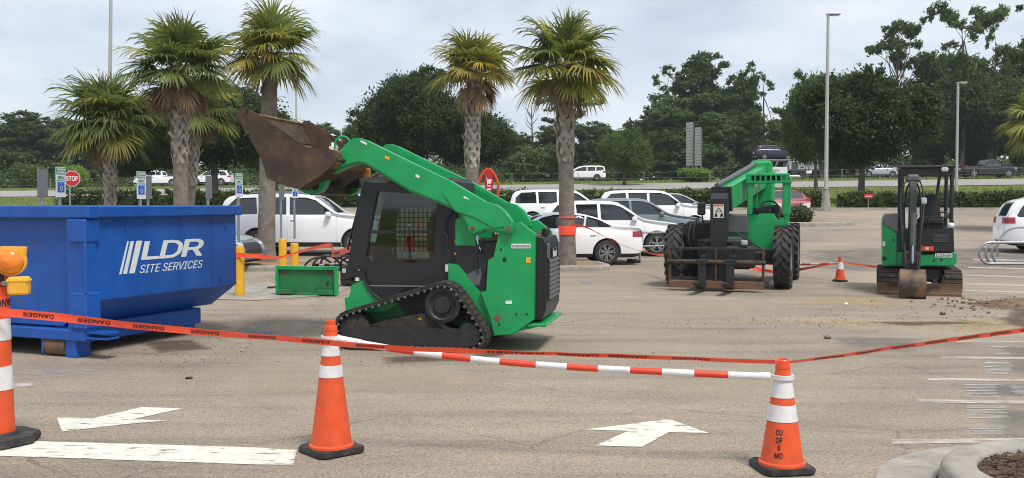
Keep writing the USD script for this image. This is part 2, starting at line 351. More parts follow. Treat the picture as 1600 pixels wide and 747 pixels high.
asphalt = usdkit.material(stage, '/World/Looks/asphalt', {
    'g': ('geometry', {}),
    'big': ('noise_texture', {'scale': 0.16, 'detail': 5.0, 'roughness': 0.6, 'distortion': 0.6}),
    'rb': ('rgb_ramp', {'ramp': [(0.30, (0.202, 0.173, 0.140)), (0.5, (0.262, 0.223, 0.178)), (0.72, (0.328, 0.277, 0.214))]}),
    'mp': ('mapping', {'scale': (0.35, 2.4, 1.0), 'rotation': (0, 0, 0.12)}),
    'st': ('noise_texture', {'scale': 0.9, 'detail': 8.0, 'roughness': 0.68}),
    'rs': ('rgb_ramp', {'ramp': [(0.28, (0.58,) * 3), (0.50, (1.0,) * 3), (0.75, (1.22, 1.20, 1.16))]}),
    'm1': ('mix', {'mix_type': 'multiply', 'fac': 0.8}),
    'sp': ('voronoi_texture', {'scale': 105.0}),
    'rp': ('rgb_ramp', {'ramp': [(0.0, (0.55,) * 3), (0.35, (0.95,) * 3), (0.8, (1.35, 1.32, 1.26))]}),
    'sep': ('separate_color', {}),
    'm2': ('mix', {'mix_type': 'multiply', 'fac': 0.75}),
    'sp2': ('noise_texture', {'scale': 38.0, 'detail': 4.0, 'roughness': 0.75}),
    'rp2': ('rgb_ramp', {'ramp': [(0.30, (0.62,) * 3), (0.5, (1.0,) * 3), (0.72, (1.32, 1.30, 1.26))]}),
    'm2b': ('mix', {'mix_type': 'multiply', 'fac': 0.85}),
    'dn': ('noise_texture', {'scale': 1.3, 'detail': 6.0, 'roughness': 0.65}),
    'dv': ('mix_vector', {'fac': 0.30}),
    'cr': ('voronoi_texture', {'scale': 0.55, 'feature': 'distance_to_edge'}),
    'rc': ('rgb_ramp', {'ramp': [(0.0, (0.42,) * 3), (0.003, (0.62,) * 3), (0.007, (1.0,) * 3)]}),
    'cn': ('noise_texture', {'scale': 0.55, 'detail': 3.0}),
    'rcn': ('rgb_ramp', {'ramp': [(0.46, (0.0,) * 3), (0.64, (0.9,) * 3)]}),
    'm3': ('mix', {'mix_type': 'multiply'}),
    'dk': ('noise_texture', {'scale': 7.0, 'detail': 7.0, 'roughness': 0.75}),
    'rdk': ('rgb_ramp', {'ramp': [(0.24, (0.45, 0.42, 0.40)), (0.34, (1.0,) * 3)]}),
    'm4': ('mix', {'mix_type': 'multiply', 'fac': 0.8}),
    'sn': ('noise_texture', {'scale': 0.23, 'detail': 7.0, 'roughness': 0.72, 'distortion': 0.9}),
    'rsn': ('rgb_ramp', {'ramp': [(0.56, (0,) * 3), (0.72, (0.55,) * 3)]}),
    'm5': ('mix', {'color2': (0.36, 0.305, 0.225)}),
    'bh': ('math', {'math_type': 'add'}), 'bmp': ('bump', {'strength': 0.55, 'distance': 0.006}),
    'p': ('principled_bsdf', {'roughness': 0.88, 'specular_ior_level': 0.3}),
}, [('g.position', 'big.vector'), ('big.fac', 'rb.fac'), ('g.position', 'mp.vector'), ('mp.vector', 'st.vector'), ('st.fac', 'rs.fac'), ('rb.color', 'm1.color1'), ('rs.color', 'm1.color2'),
    ('g.position', 'sp.vector'), ('sp.color', 'sep.color'), ('sep.r', 'rp.fac'), ('m1.color', 'm2.color1'), ('rp.color', 'm2.color2'),
    ('g.position', 'sp2.vector'), ('sp2.fac', 'rp2.fac'), ('m2.color', 'm2b.color1'), ('rp2.color', 'm2b.color2'),
    ('g.position', 'dn.vector'), ('g.position', 'dv.a'), ('dn.color', 'dv.b'), ('dv.result', 'cr.vector'), ('cr.distance', 'rc.fac'), ('g.position', 'cn.vector'), ('cn.fac', 'rcn.fac'), ('rcn.color', 'm3.fac'),
    ('m2b.color', 'm3.color1'), ('rc.color', 'm3.color2'), ('g.position', 'dk.vector'), ('dk.fac', 'rdk.fac'), ('m3.color', 'm4.color1'), ('rdk.color', 'm4.color2'),
    ('g.position', 'sn.vector'), ('sn.fac', 'rsn.fac'), ('rsn.color', 'm5.fac'), ('m4.color', 'm5.color1'), ('m5.color', 'p.base_color'),
    ('sp2.fac', 'bh.value1'), ('sep.r', 'bh.value2'), ('bh.value', 'bmp.height'), ('bmp.normal', 'p.normal')], surface='p.BSDF')
road_mat = mat('road_surface', (0.30, 0.285, 0.265), 0.9, var=0.2, scale=0.8)
grassm = usdkit.material(stage, '/World/Looks/grass_ground', {
    'g': ('geometry', {}), 'mp': ('mapping', {'scale': (0.6, 1.2, 1.0)}), 'n': ('noise_texture', {'scale': 0.9, 'detail': 8.0, 'roughness': 0.7}),
    'r': ('rgb_ramp', {'ramp': [(0.30, (0.055, 0.085, 0.020)), (0.5, (0.105, 0.135, 0.032)), (0.7, (0.20, 0.19, 0.066))]}),
    'b': ('bump', {'strength': 1.0, 'distance': 0.15}), 'p': ('principled_bsdf', {'roughness': 0.95, 'specular_ior_level': 0.1})},
    [('g.position', 'mp.vector'), ('mp.vector', 'n.vector'), ('n.fac', 'r.fac'), ('r.color', 'p.base_color'), ('n.fac', 'b.height'), ('b.normal', 'p.normal')], surface='p.BSDF')
def paintmat(name, col, lo, hi, scale=(3, 14, 1), speck=9.0, rot=0.0):
    """worn road paint: the asphalt shows through where it has flaked off"""
    return usdkit.material(stage, '/World/Looks/' + name, {
        'g': ('geometry', {}), 'mp': ('mapping', {'scale': scale, 'rotation': (0, 0, rot)}), 'n': ('noise_texture', {'scale': 1.0, 'detail': 8.0, 'roughness': 0.72}),
        'r': ('rgb_ramp', {'ramp': [(lo, (0,) * 3), (hi, (1,) * 3)]}), 'n2': ('noise_texture', {'scale': speck, 'detail': 6.0, 'roughness': 0.7}), 'r2': ('rgb_ramp', {'ramp': [(0.3, tuple(0.72 * c for c in col)), (0.6, col)]}),
        'f': ('attribute', {'attribute': 'fade'}), 'fi': ('math', {'math_type': 'subtract', 'value1': 1.0}), 'fm': ('math', {'math_type': 'multiply_add', 'value2': -0.06}),
        'p': ('principled_bsdf', {'roughness': 0.8}), 't': ('transparent_bsdf', {}), 'm': ('mix_closure', {})},
        [('g.position', 'mp.vector'), ('mp.vector', 'n.vector'), ('f.fac', 'fi.value2'), ('fi.value', 'fm.value1'), ('n.fac', 'fm.value3'), ('fm.value', 'r.fac'), ('g.position', 'n2.vector'), ('n2.fac', 'r2.fac'), ('r2.color', 'p.base_color'),
         ('r.color', 'm.fac'), ('t.BSDF', 'm.closure1'), ('p.BSDF', 'm.closure2')], surface='m.closure')
M['paint_white'] = paintmat('paint_white', (0.66, 0.64, 0.57), 0.375, 0.43, scale=(4, 16, 1))
M['paint_line'] = paintmat('paint_line', (0.52, 0.46, 0.41), 0.33, 0.56)
M['paint_faded'] = paintmat('paint_faded', (0.52, 0.51, 0.50), 0.38, 0.60)
M['paint_blue'] = paintmat('paint_blue', (0.17, 0.22, 0.40), 0.46, 0.75)
M['paint_pale'] = paintmat('paint_pale', (0.42, 0.37, 0.34), 0.46, 0.72)
M['sand'] = paintmat('sand', (0.40, 0.31, 0.17), 0.46, 0.66, scale=(0.8, 3.0, 1), speck=14)
M['soil'] = paintmat('soil', (0.115, 0.085, 0.055), 0.46, 0.62, scale=(0.9, 2.6, 1), speck=14)
M['patch_dark'] = paintmat('patch_dark', (0.155, 0.150, 0.145), 0.30, 0.62, scale=(0.5, 1.2, 1), speck=20)

def softmat(name, col, lo, hi, scale=(1.2, 1.0, 1), amount=1.0):
    """a stain that fades out to its edge (mesh attribute "fade")"""
    return usdkit.material(stage, '/World/Looks/' + name, {
        'g': ('geometry', {}), 'mp': ('mapping', {'scale': scale}), 'n': ('noise_texture', {'scale': 1.0, 'detail': 8.0, 'roughness': 0.72}),
        'f': ('attribute', {'attribute': 'fade'}), 'ad': ('math', {'math_type': 'multiply_add', 'value2': 0.62}), 'nn': ('math', {'math_type': 'subtract', 'value2': 0.62}),
        'r': ('rgb_ramp', {'ramp': [(lo, (0,) * 3), (hi, (amount,) * 3)]}), 'n2': ('noise_texture', {'scale': 22.0, 'detail': 6.0, 'roughness': 0.75}), 'r2': ('rgb_ramp', {'ramp': [(0.3, tuple(0.6 * c for c in col)), (0.62, tuple(1.15 * c for c in col))]}),
        'p': ('principled_bsdf', {'roughness': 0.9, 'specular_ior_level': 0.2}), 't': ('transparent_bsdf', {}), 'm': ('mix_closure', {})},
        [('g.position', 'mp.vector'), ('mp.vector', 'n.vector'), ('n.fac', 'nn.value1'), ('f.fac', 'ad.value1'), ('nn.value', 'ad.value3'), ('ad.value', 'r.fac'), ('g.position', 'n2.vector'), ('n2.fac', 'r2.fac'), ('r2.color', 'p.base_color'),
         ('r.color', 'm.fac'), ('t.BSDF', 'm.closure1'), ('p.BSDF', 'm.closure2')], surface='m.closure')
M['patch_dark'] = softmat('worn_asphalt', (0.150, 0.143, 0.135), 0.25, 0.75, amount=0.75)
M['sand'] = softmat('sand_stain', (0.46, 0.35, 0.185), 0.28, 0.70, amount=0.75)
M['soil'] = softmat('soil_stain', (0.105, 0.078, 0.055), 0.30, 0.60, amount=0.9)
M['pale_dust'] = softmat('dust_stain', (0.43, 0.355, 0.265), 0.26, 0.72, amount=0.75)
M['blue_soft'] = softmat('blue_stain', (0.19, 0.23, 0.38), 0.38, 0.75, amount=0.7)
M['pink_soft'] = softmat('pink_stain', (0.40, 0.27, 0.24), 0.38, 0.8, amount=0.6)
from shapely.geometry import Polygon as _Pg, Point as _Pt
import shapely
def soft(name, pts, m, dz, w=None):
    pg = _Pg(pts); w = w or 0.45 * math.sqrt(pg.area) / 1.6
    g = poly_sheet(pts, dz, max(0.12, math.sqrt(pg.area) / 14)); d = shapely.distance(pg.exterior, shapely.points(g.vertices[:, :2]))
    p = part(lot, name, g, M[m], smooth=False)
    UsdGeom.PrimvarsAPI(UsdGeom.Mesh(p)).CreatePrimvar('fade', Sdf.ValueTypeNames.FloatArray, 'vertex').Set([float(min(1, q / w)) for q in d])
lot = thing('parking_lot', 'wide tan-grey cracked asphalt parking lot with painted arrows and stall lines', None, kind='structure')
xs = np.r_[np.linspace(-60, -10, 26), np.linspace(-8, 12, 21), np.linspace(14, 60, 24)]
part(lot, 'asphalt', sheet(xs, np.r_[np.linspace(-12, 24, 19), np.linspace(25, 54.2, 40)]), asphalt, smooth=True)
ter = thing('grass_verge', 'green grass verges sloping up between the hedge and the highway', None, kind='structure')
def gap(X, Y): return np.where(Y < 52, -0.3, 0.0)
part(ter, 'ground', sheet(np.linspace(-900, 900, 121), np.r_[[-300, -100, 20, 40, 50], np.linspace(54.0, 170, 80), [200, 260, 400, 700, 900]], -0.02, gap), grassm, smooth=True)
rd = thing('frontage_road', 'pale concrete road running across behind the hedge', None, kind='structure')
part(rd, 'roadway', sheet(np.linspace(-160, 160, 81), np.linspace(87, 99.5, 14), 0.03), road_mat, smooth=True)
hw = thing('highway', 'far highway carriageway in front of the tree line', None, kind='structure')
part(hw, 'roadway', sheet(np.linspace(-220, 220, 61), np.linspace(109.5, 125, 6), 0.03), road_mat, smooth=True)

def G2(p): return [tuple(gnd(a, b)[:2]) for a, b in p]
def mark(name, px, m, dz=0.004, label=None):
    pts = G2(px); pg = _Pg(pts); g = poly_sheet(pts, dz, min(.10, max(.05, pg.area ** .5 / 10))) if pg.area < 3 else poly_sheet(pts, dz, .12)
    d = shapely.distance(pg.exterior, shapely.points(g.vertices[:, :2])); w = .016 if name in ('arrow', 'stop_bar') else .0005 if 'stroke' in name else .012
    p = part(lot, name, g, M[m], smooth=False, label=label)
    UsdGeom.PrimvarsAPI(UsdGeom.Mesh(p)).CreatePrimvar('fade', Sdf.ValueTypeNames.FloatArray, 'vertex').Set([float(min(1, q / w)) for q in d])
mark('arrow', [(88.7, 653), (96.5, 675), (211, 662), (264.5, 657.6), (207, 656), (286, 639), (221.6, 636.6), (146.5, 654)], 'paint_white', label='white turn arrow pointing left, painted below the dumpster')
mark('arrow', [(913, 672), (979, 664), (1035, 656), (1050, 657), (1108, 677.5), (1045, 676), (1004, 699), (929.6, 697), (982, 674)], 'paint_white', label='white straight arrow pointing away, painted beside the stencilled cone')
mark('stop_bar', [(-160, 681), (62, 690), (400, 700), (464, 704), (458, 727), (400, 726.6), (0, 713), (-160, 706)], 'paint_white', label='broad white stop bar in the left foreground')
for (a, b, w, m) in [((1394, 691), (1640, 688), 7, 'paint_line'), ((1405, 705), (1485, 711), 5, 'paint_pale'), ((1433, 627), (1640, 630), 5, 'paint_line'), ((1449, 593), (1640, 595), 4, 'paint_line'), ((1470, 559), (1640, 560.5), 3.4, 'paint_line'),
                     ((1490, 534), (1640, 535), 2.6, 'paint_faded'), ((1505, 430), (1600, 433), 2, 'paint_line'), ((1510, 444), (1620, 447), 2.2, 'paint_line'), ((1505, 454), (1620, 458), 2.4, 'paint_line'), ((1512, 418), (1600, 420), 1.8, 'paint_line'), ((1520, 408), (1620, 409), 1.6, 'paint_line')]:
    mark('stall_line', [(a[0], a[1] - w / 2), (b[0], b[1] - w / 2), (b[0], b[1] + w / 2), (a[0], a[1] + w / 2)], m)
rs = random.Random(4)
for (x0, x1, y0, y1, n) in [(1505, 1578, 634, 655, 4), (1510, 1578, 664, 680, 3), (1500, 1565, 598, 622, 5), (1575, 1625, 603, 616, 3), (1535, 1587, 566, 588, 5), (1548, 1580, 541, 554, 3)]:
    n = 2 * n
    for k in range(n):
        y = y0 + (y1 - y0) * (k + 0.5) / n; a, b = x0 + rs.uniform(0, 12), x1 - rs.uniform(0, 12); h = (y1 - y0) / n * 0.24
        mark('faded_stencil_stroke', [(a, y - h), (b, y - h), (b, y + h), (a, y + h)], 'paint_faded')
_dz = [0.0015]
def stain(px, m, w=None, name='stain'):
    _dz[0] += 0.0002; soft(name, G2(px), m, _dz[0], w)
for px in ([(1490, 628), (1720, 632), (1720, 716), (1460, 700)], [(1510, 534), (1720, 537), (1720, 596), (1480, 592)], [(1470, 592), (1720, 595), (1720, 630), (1450, 630)]):
    stain(px, 'patch_dark', name='worn_patch')
stain([(10, 574), (90, 571), (200, 576), (150, 588), (30, 588)], 'blue_soft', name='blue_paint'); mark('faded_paint', [(28, 580), (150, 577), (162, 584), (60, 591)], 'paint_pale', 0.007)
mark('faded_paint', [(20, 600), (50, 598), (54, 603), (20, 607)], 'paint_line')
stain([(330, 520), (400, 508), (470, 516), (440, 532), (350, 534)], 'blue_soft', name='blue_paint'); stain([(460, 502), (520, 500), (520, 510), (470, 508)], 'blue_soft', name='blue_paint')
stain([(895, 438), (940, 436), (945, 444), (880, 447)], 'blue_soft', name='blue_paint'); mark('faded_paint', [(830, 437), (925, 435), (925, 440), (870, 442)], 'paint_pale', 0.007)
mark('faded_paint', [(360, 455), (440, 447), (452, 452), (350, 463)], 'paint_pale'); 
stain([(1385, 680), (1460, 682), (1455, 706), (1400, 706)], 'pink_soft', name='pink_patch'); stain([(1410, 590), (1520, 592), (1520, 628), (1420, 626)], 'pink_soft', name='pink_patch')
for px, m in [([(1020, 494), (1260, 492), (1640, 490), (1660, 516), (1400, 516), (1100, 510)], 'sand'), ([(1200, 500), (1400, 502), (1640, 494), (1680, 526), (1520, 526), (1300, 516)], 'sand'), ([(1150, 462), (1330, 460), (1520, 468), (1480, 484), (1220, 482)], 'sand'),
              ([(1480, 496), (1560, 470), (1680, 462), (1700, 524), (1540, 520)], 'soil'), ([(1290, 500), (1500, 499), (1580, 508), (1420, 514)], 'soil'), ([(180, 532), (330, 524), (380, 548), (210, 562)], 'soil'), ([(530, 552), (700, 548), (800, 538), (890, 545), (760, 574), (560, 576)], 'soil'),
              ([(880, 452), (1100, 462), (1380, 466), (1360, 500), (1000, 520), (860, 490)], 'pale_dust'), ([(150, 560), (500, 560), (900, 570), (860, 640), (300, 640)], 'pale_dust'), ([(900, 560), (1300, 570), (1440, 600), (1300, 650), (950, 640)], 'pale_dust'), ([(330, 465), (530, 458), (520, 530), (380, 540)], 'pale_dust'), ([(1240, 520), (1500, 524), (1480, 560), (1280, 556)], 'patch_dark')]:
    stain(px, m)
# far stall lines and darker resurfaced strip
for (y0, x0, x1) in [(345, 1265, 1600), (353, 1300, 1600), (333, 1410, 1600), (362, 1480, 1640)]:
    Y = at(800, y0, 1)[1]
    pass
for (X0, X1, Y0) in [(13, 24, 34.0), (14.5, 26, 38.0), (17, 27, 42.5), (19, 30, 47.0)]:
    p_ = part(lot, 'stall_line', poly_sheet([(X0, Y0), (X1, Y0 + 0.4), (X1, Y0 + 0.52), (X0, Y0 + 0.12)], 0.006, 1.0), M['paint_line'], smooth=False); UsdGeom.PrimvarsAPI(UsdGeom.Mesh(p_)).CreatePrimvar('fade', Sdf.ValueTypeNames.FloatArray, 'constant').Set([1.0])
soft('resurfaced_strip', [(7, 23.5), (30, 25.5), (34, 35), (9, 33)], 'patch_dark', 0.003, 1.0)
# kerb along the hedge
kb = thing('back_kerb', 'long concrete kerb below the hedge at the far side of the lot', None, kind='structure')
v = []; xk = np.linspace(-45, 45, 46); f = []
for x in xk:
    z = float(T(x, 53.2)); v += [(x, 53.2, z - 0.05), (x, 53.22, z + 0.13), (x, 53.45, z + 0.14), (x, 53.5, z - 0.05)]
for i in range(len(xk) - 1):
    for k in range(3): a = 4 * i + k; f += [[a, a + 4, a + 5], [a, a + 5, a + 1]]
part(kb, 'kerb', trimesh.Trimesh(v, f, process=False), M['concrete'], smooth=False)

def island(name, outline, label, fill, h=0.14, w=0.16, fillz=0.10):
    """kerbed planting island: outline = ground points (x, y)"""
    base = float(T(*np.mean(outline, axis=0)))
    t = thing(name, label, 'traffic island', (0, 0, base))
    J = manifold3d.JoinType.Round
    cs = CS(outline).offset(0.35, J, 2.0, 64).offset(-0.35, J, 2.0, 64).offset(-0.32, J, 2.0, 64).offset(0.32, J, 2.0, 64)
    inner = cs.offset(-w + 0.01, J, 2.0, 48); P = np.array(max(cs.to_polygons(), key=len)); d = np.r_[0, np.cumsum(np.linalg.norm(np.diff(np.r_[P, P[:1]], axis=0), axis=1))]
    N = 200; u = np.linspace(0, d[-1], N, endpoint=False); Q = np.c_[np.interp(u, d, np.r_[P[:, 0], P[0, 0]]), np.interp(u, d, np.r_[P[:, 1], P[0, 1]])]
    for _ in range(3): Q = (np.roll(Q, 1, 0) + 2 * Q + np.roll(Q, -1, 0)) / 4
    tg = np.roll(Q, -1, 0) - np.roll(Q, 1, 0); tg /= np.linalg.norm(tg, axis=1, keepdims=True); nin = np.c_[-tg[:, 1], tg[:, 0]]
    if np.sum(nin * (Q.mean(0) - Q)) < 0: nin = -nin
    prof = [(-.012, -.2), (-.004, .03), (.0, h - .055), (.008, h - .028), (.024, h - .010), (.05, h - .002), (.08, h), (w - .05, h), (w - .02, h - .006), (w - .004, h - .022), (w, h - .05), (w, -.2)]
    k = len(prof); V = np.array([[*(q + n_ * a), z] for q, n_ in zip(Q, nin) for a, z in prof]); V[:, 2] += .006 * (fbm(V * 3.0, 3, 9) - .5); F = []
    for i in range(N):
        j = (i + 1) % N
        for c in range(k - 1): F += [[i * k + c, j * k + c, j * k + c + 1], [i * k + c, j * k + c + 1, i * k + c + 1]]
    kb_ = trimesh.Trimesh(V, F, process=False)
    if kb_.face_normals[kb_.triangles_center[:, 2] > h - .004][:, 2].mean() < 0: kb_.invert()
    part(t, 'kerb', kb_, M['concrete'], smooth=50)
    s = tri(inner.offset(0.01).extrude(fillz + 0.2).translate([0, 0, -0.2])); s = s.subdivide_to_size(0.25)
    vv = s.vertices.copy(); up = vv[:, 2] > fillz - 0.01; vv[up, 2] += 0.07 * fbm(vv[up] * 2.5, 3, 5) - 0.02
    part(t, 'soil', trimesh.Trimesh(vv, s.faces, process=False), M[fill])
    return t, inner
def near_pts():
    c = np.array(gnd(1684, 742)[:2]); rx, ry = 1.02, 0.86; 
    return [(c[0] + rx * math.cos(a) * (1 if math.cos(a) < 0 else 3), c[1] - 0.47 + ry * math.sin(a)) for a in np.linspace(0, 2 * PI, 40, endpoint=False)]
isl, inn = island('traffic_island', near_pts(), 'concrete kerbed island of dark mulch in the bottom right corner', 'mulch', 0.15, 0.21, 0.09)
r = np.random.default_rng(5); pc = []; c = np.mean(near_pts(), axis=0)
def chips(n, ctr, sx, sy, z, size, inside=None, rng=r):
    V, F = [], []
    while len(V) < n * 4:
        p = ctr + rng.uniform(-1, 1, 2) * (sx, sy)
        if inside is not None and not inside(p): continue
        a = rng.uniform(0, PI); l = size * rng.uniform(0.5, 1.6); w = l * rng.uniform(0.18, 0.4); u = np.array([math.cos(a), math.sin(a), rng.uniform(-.4, .4)]); n_ = np.array([-u[1], u[0], rng.uniform(-.4, .4)])
        o = np.array([p[0], p[1], z + rng.uniform(0, size * 0.6)]); k = len(V)
        V += [o - u * l - n_ * w, o + u * l - n_ * w * 0.6, o + u * l * 0.8 + n_ * w, o - u * l * 0.7 + n_ * w]; F += [[k, k + 1, k + 2], [k, k + 2, k + 3]]
    return trimesh.Trimesh(V, F, process=False)
from shapely.geometry import Polygon, Point
ip = Polygon([tuple(q) for q in inn.to_polygons()[0]])
part(isl, 'mulch_chips', chips(5200, np.array([c[0] - 0.2, c[1]]), 1.9, 1.0, 0.115, 0.018, lambda p: ip.contains(Point(*p))), M['mulch'], smooth=False, kind='stuff')
part(isl, 'pale_chips', chips(420, np.array([c[0] - 0.2, c[1]]), 1.9, 1.0, 0.125, 0.016, lambda p: ip.contains(Point(*p))), M['mulch_light'], smooth=False, kind='stuff')
ap = thing('gutter_apron', 'pale flat concrete apron round the corner island', None, kind='structure')
cs = CS(near_pts()).offset(0.02); ring = CS(np.array(near_pts()) ).offset(0.36, manifold3d.JoinType.Round, 2.0, 64) - cs
part(ap, 'slab', tri(ring.extrude(0.024).translate([0, 0, -0.012])), M['concrete'])
def ell(cx, cy, rx, ry, n=28, rot=0): return [(cx + rx * math.cos(a) * math.cos(rot) - ry * math.sin(a) * math.sin(rot), cy + rx * math.cos(a) * math.sin(rot) + ry * math.sin(a) * math.cos(rot)) for a in np.linspace(0, 2 * PI, n, endpoint=False)]
q = gnd(885, 420)
i5, _ = island('traffic_island', [(q[0] - 3.3, q[1] + 0.6), (q[0] - 3.0, q[1] - 0.9), (q[0] + 0.8, q[1] - 0.95), (q[0] + 1.15, q[1] - 0.3), (q[0] + 0.95, q[1] + 1.3), (q[0] - 2.8, q[1] + 1.5)], 'kerbed island of brown straw under the taped palm', 'straw')
q = gnd(415, 420)
i3, _ = island('traffic_island', [(q[0] - 2.2, q[1] - 1.0), (q[0] + 2.0, q[1] - 0.9), (q[0] + 2.6, q[1] + 0.2), (q[0] + 2.2, q[1] + 1.6), (q[0] - 2.2, q[1] + 1.6)], 'kerbed island of pine straw beside the yellow bollards', 'straw')
q = at(1250, 336, 44)
i7, _ = island('traffic_island', ell(q[0], 44.2, 2.6, 1.2), 'small kerbed island holding the bush by the red car', 'straw')
# raised pale walk by the bollards
w = gnd(400, 452)
sw = thing('accessible_walk', 'pale concrete walk strip behind the yellow bollards', None, kind='structure')
part(sw, 'slab', poly_sheet(G2([(330, 468), (372, 446), (520, 436), (560, 444), (520, 462), (400, 470)]), 0.010, 1.0), M['concrete'], smooth=False)

# ================================================================ blue roll-off dumpster
o = gnd(137, 561)
DP = Pose(o, -22)
def dumpster():
    t = thing('roll_off_dumpster', 'big blue steel roll-off dumpster with slanted LDR lettering on its side', 'dumpster', DP.o, DP.rz)
    S = lambda p: DP.on(0, 0.0, p)               # right face x=0 -> (y, z)
    L = S([(368, 330), (368, 340)])[0][0]
    ztop, zr = S([(137, 322)])[0][1], S([(137, 341)])[0][1]
    zt, zb, inn = S([(140, 471)])[0][1], 0.34, 0.42
    sect = [(0, ztop - .03), (0, zt), (-inn, zb), (-3.9 + inn, zb), (-3.9, zt), (-3.9, ztop - .03)]
    cav = [(-.06, ztop + .1), (-.06, zt), (-inn - .03, zb + .06), (-3.87 + inn, zb + .06), (-3.84, zt), (-3.84, ztop + .1)]
    body = man(prism(sect, 0.06, L, 1)) - man(prism(cav, 0.16, L - .06, 1))
    body = body - man(bb(-1.9, -0.30, -.1, 0.105, 0.42, zr - 0.03)) - man(bb(-3.7, -2.1, -.1, 0.105, 0.42, zr - 0.03))
    part(t, 'body', body, M['blue'])
    r = .055
    part(t, 'top_rail', [bb(-3.95, r + .02, -.03, .13, zr, ztop + .004, .012), bb(-.12, r + .012, .14, L + .05, zr + .008, ztop, .012), bb(-3.95, r + .018, L - .08, L + .055, zr + .004, ztop + .002, .012)], M['blue'])
    part(t, 'corner_post', [bb(-.27, .03, -.02, .12, .30, zr - .003, .012)], M['blue'])
    part(t, 'corner_post', [bb(-2.12, -1.88, .0, .11, .30, zr - .003, .012)], M['blue'])
    zh = DP.on(1, -0.03, [(110, 378), (110, 457), (110, 350)])
    part(t, 'hinge', [bb(-.20, .045, -.055, .16, zh[0][1], zr - .012, .01)], M['blue']); part(t, 'hinge', [bb(-.20, .045, -.055, .16, .34, zh[1][1], .01)], M['blue'])
    part(t, 'hinge_pin', cyl((.035, -.045, zh[1][1] + .002), (.035, -.045, zh[0][1] - .002), .018), M['blue'])
    part(t, 'bottom_rail', [bb(-3.8, -.0, -.035, .12, .195, .315, .01)], M['blue'])
    part(t, 'side_sill', [bb(-.62, -.30, .12, L - .35, .13, .335, .01)], M['blue'])
    part(t, 'flange', [bb(-.06, .30, -.02, .16, .225, .245), bb(-.06, .30, -.02, .16, .285, .305), bb(-.0, .03, -.01, .15, .2449, .2851)], M['blue'])
    for x in (-.48, -3.3):
        part(t, 'axle_bracket', bb(x - .20, x - .165, -.01, .2, 0.03, .32, .006), M['blue']); part(t, 'axle_bracket', bb(x + .165, x + .32, -.01, .2, 0.0, .32, .006), M['blue'])
        part(t, 'roller', cyl((x - .155, .08, .115), (x + .155, .08, .115), .105, n=28), M['rust_steel'])
    part(t, 'skid_beam', [bb(-.75, -.62, .25, L - .2, .07, .30)], M['blue']); part(t, 'skid_beam', [bb(-3.2, -3.07, .25, L - .2, .07, .30)], M['blue'])
    for k in range(4): part(t, 'cross_member', bb(-3.4, -.45, .35 + k * (L - .9) / 3, .45 + k * (L - .9) / 3, .14, .32), M['blue'])
    part(t, 'far_shoe', bb(-.6, -.36, L - .62, L - .40, .02, .20, .008), M['blue'])
    yy = DP.on(0, -.2, [(245, 478)])[0]
    part(t, 'latch_hook', [tube([(-.20, yy[0] - .1, .62), (-.10, yy[0] - .05, .60), (-.08, yy[0], .66), (-.1, yy[0] + .02, .74)], .022)], M['black'])
    for a_, z0_, z1_ in ((232, 345, 356), (198, 352, 362), (352, 350, 358), (345, 430, 440)):
        p_ = S([(a_, z0_), (a_, z1_)]); part(t, 'weld_tab', bb(-.002, .014, p_[0][0] - .012, p_[0][0] + .012, p_[1][1], p_[0][1], .004), M['blue'])
    for k in range(3):
        yk = .6 + (L - .8) * (k + .5) / 3; part(t, 'weld_seam', bb(-.002, .004, yk, yk + .012, zt + .03, zr - .004), M['blue'])
    for a_, b_ in ((88, 486), (30, 470), (56, 380)):
        p_ = DP.on(1, .11, [(a_, b_)])[0]; part(t, 'scrape', box((p_[0], .104, p_[1]), (.16, .004, .014), .001, ry=25), M['rust_steel'])
    # lettering on the side
    fn = lambda y, z, w: (0.0015 + w, y, z)
    ax = S([(222, 407), (222, 377), (317, 375), (317, 404)])
    def put(text, px0, px1, bold, slant):
        (y0, _), (y1, _) = S([px0, px1]); za0, za1 = S([px0])[0][1], S([(px0[0], px0[1] - 1)])[0][1]
    y0, y1 = ax[0][0], ax[2][0]; zl0, zl1 = ax[0][1], ax[1][1]
    cuts = [S([(a, 390)])[0][0] for a in (223, 251, 252, 285, 286, 318)]
    zz0, zz1 = S([(226, 406)])[0][1], S([(226, 377)])[0][1]
    for ch, a, b in (('L', cuts[0], cuts[1]), ('D', cuts[2], cuts[3]), ('R', cuts[4], cuts[5])):
        part(t, 'letter', lettering(ch, a, b, zz0, zz1, fn, True, 0.22), M['sign_white'], smooth=False)
    b0, b1 = S([(219, 428)])[0], S([(316, 418)])[0]
    zs0, zs1 = S([(219, 427)])[0][1], S([(219, 414)])[0][1]
    part(t, 'lettering', lettering('SITE SERVICES', b0[0], b1[0], zs0, zs1, fn, False, 0.035), M['sign_white'], smooth=False)
    for k, (xb0, xb1, xt0, xt1) in enumerate(((186, 189.5, 198.5, 201), (192, 198, 204, 209), (201.5, 210, 213, 222))):
        q = S([(xb0, 428), (xb1, 427.6), (xt1, 376.6), (xt0, 376.8)]); q[:2, 1] = S([(195, 428)])[0][1]; q[2:, 1] = S([(205, 376.8)])[0][1]
        part(t, 'logo_stripe', prism([(a, b) for a, b in q], 0.0016, 0.0045, 0), M['sign_white'], smooth=False)
dumpster()

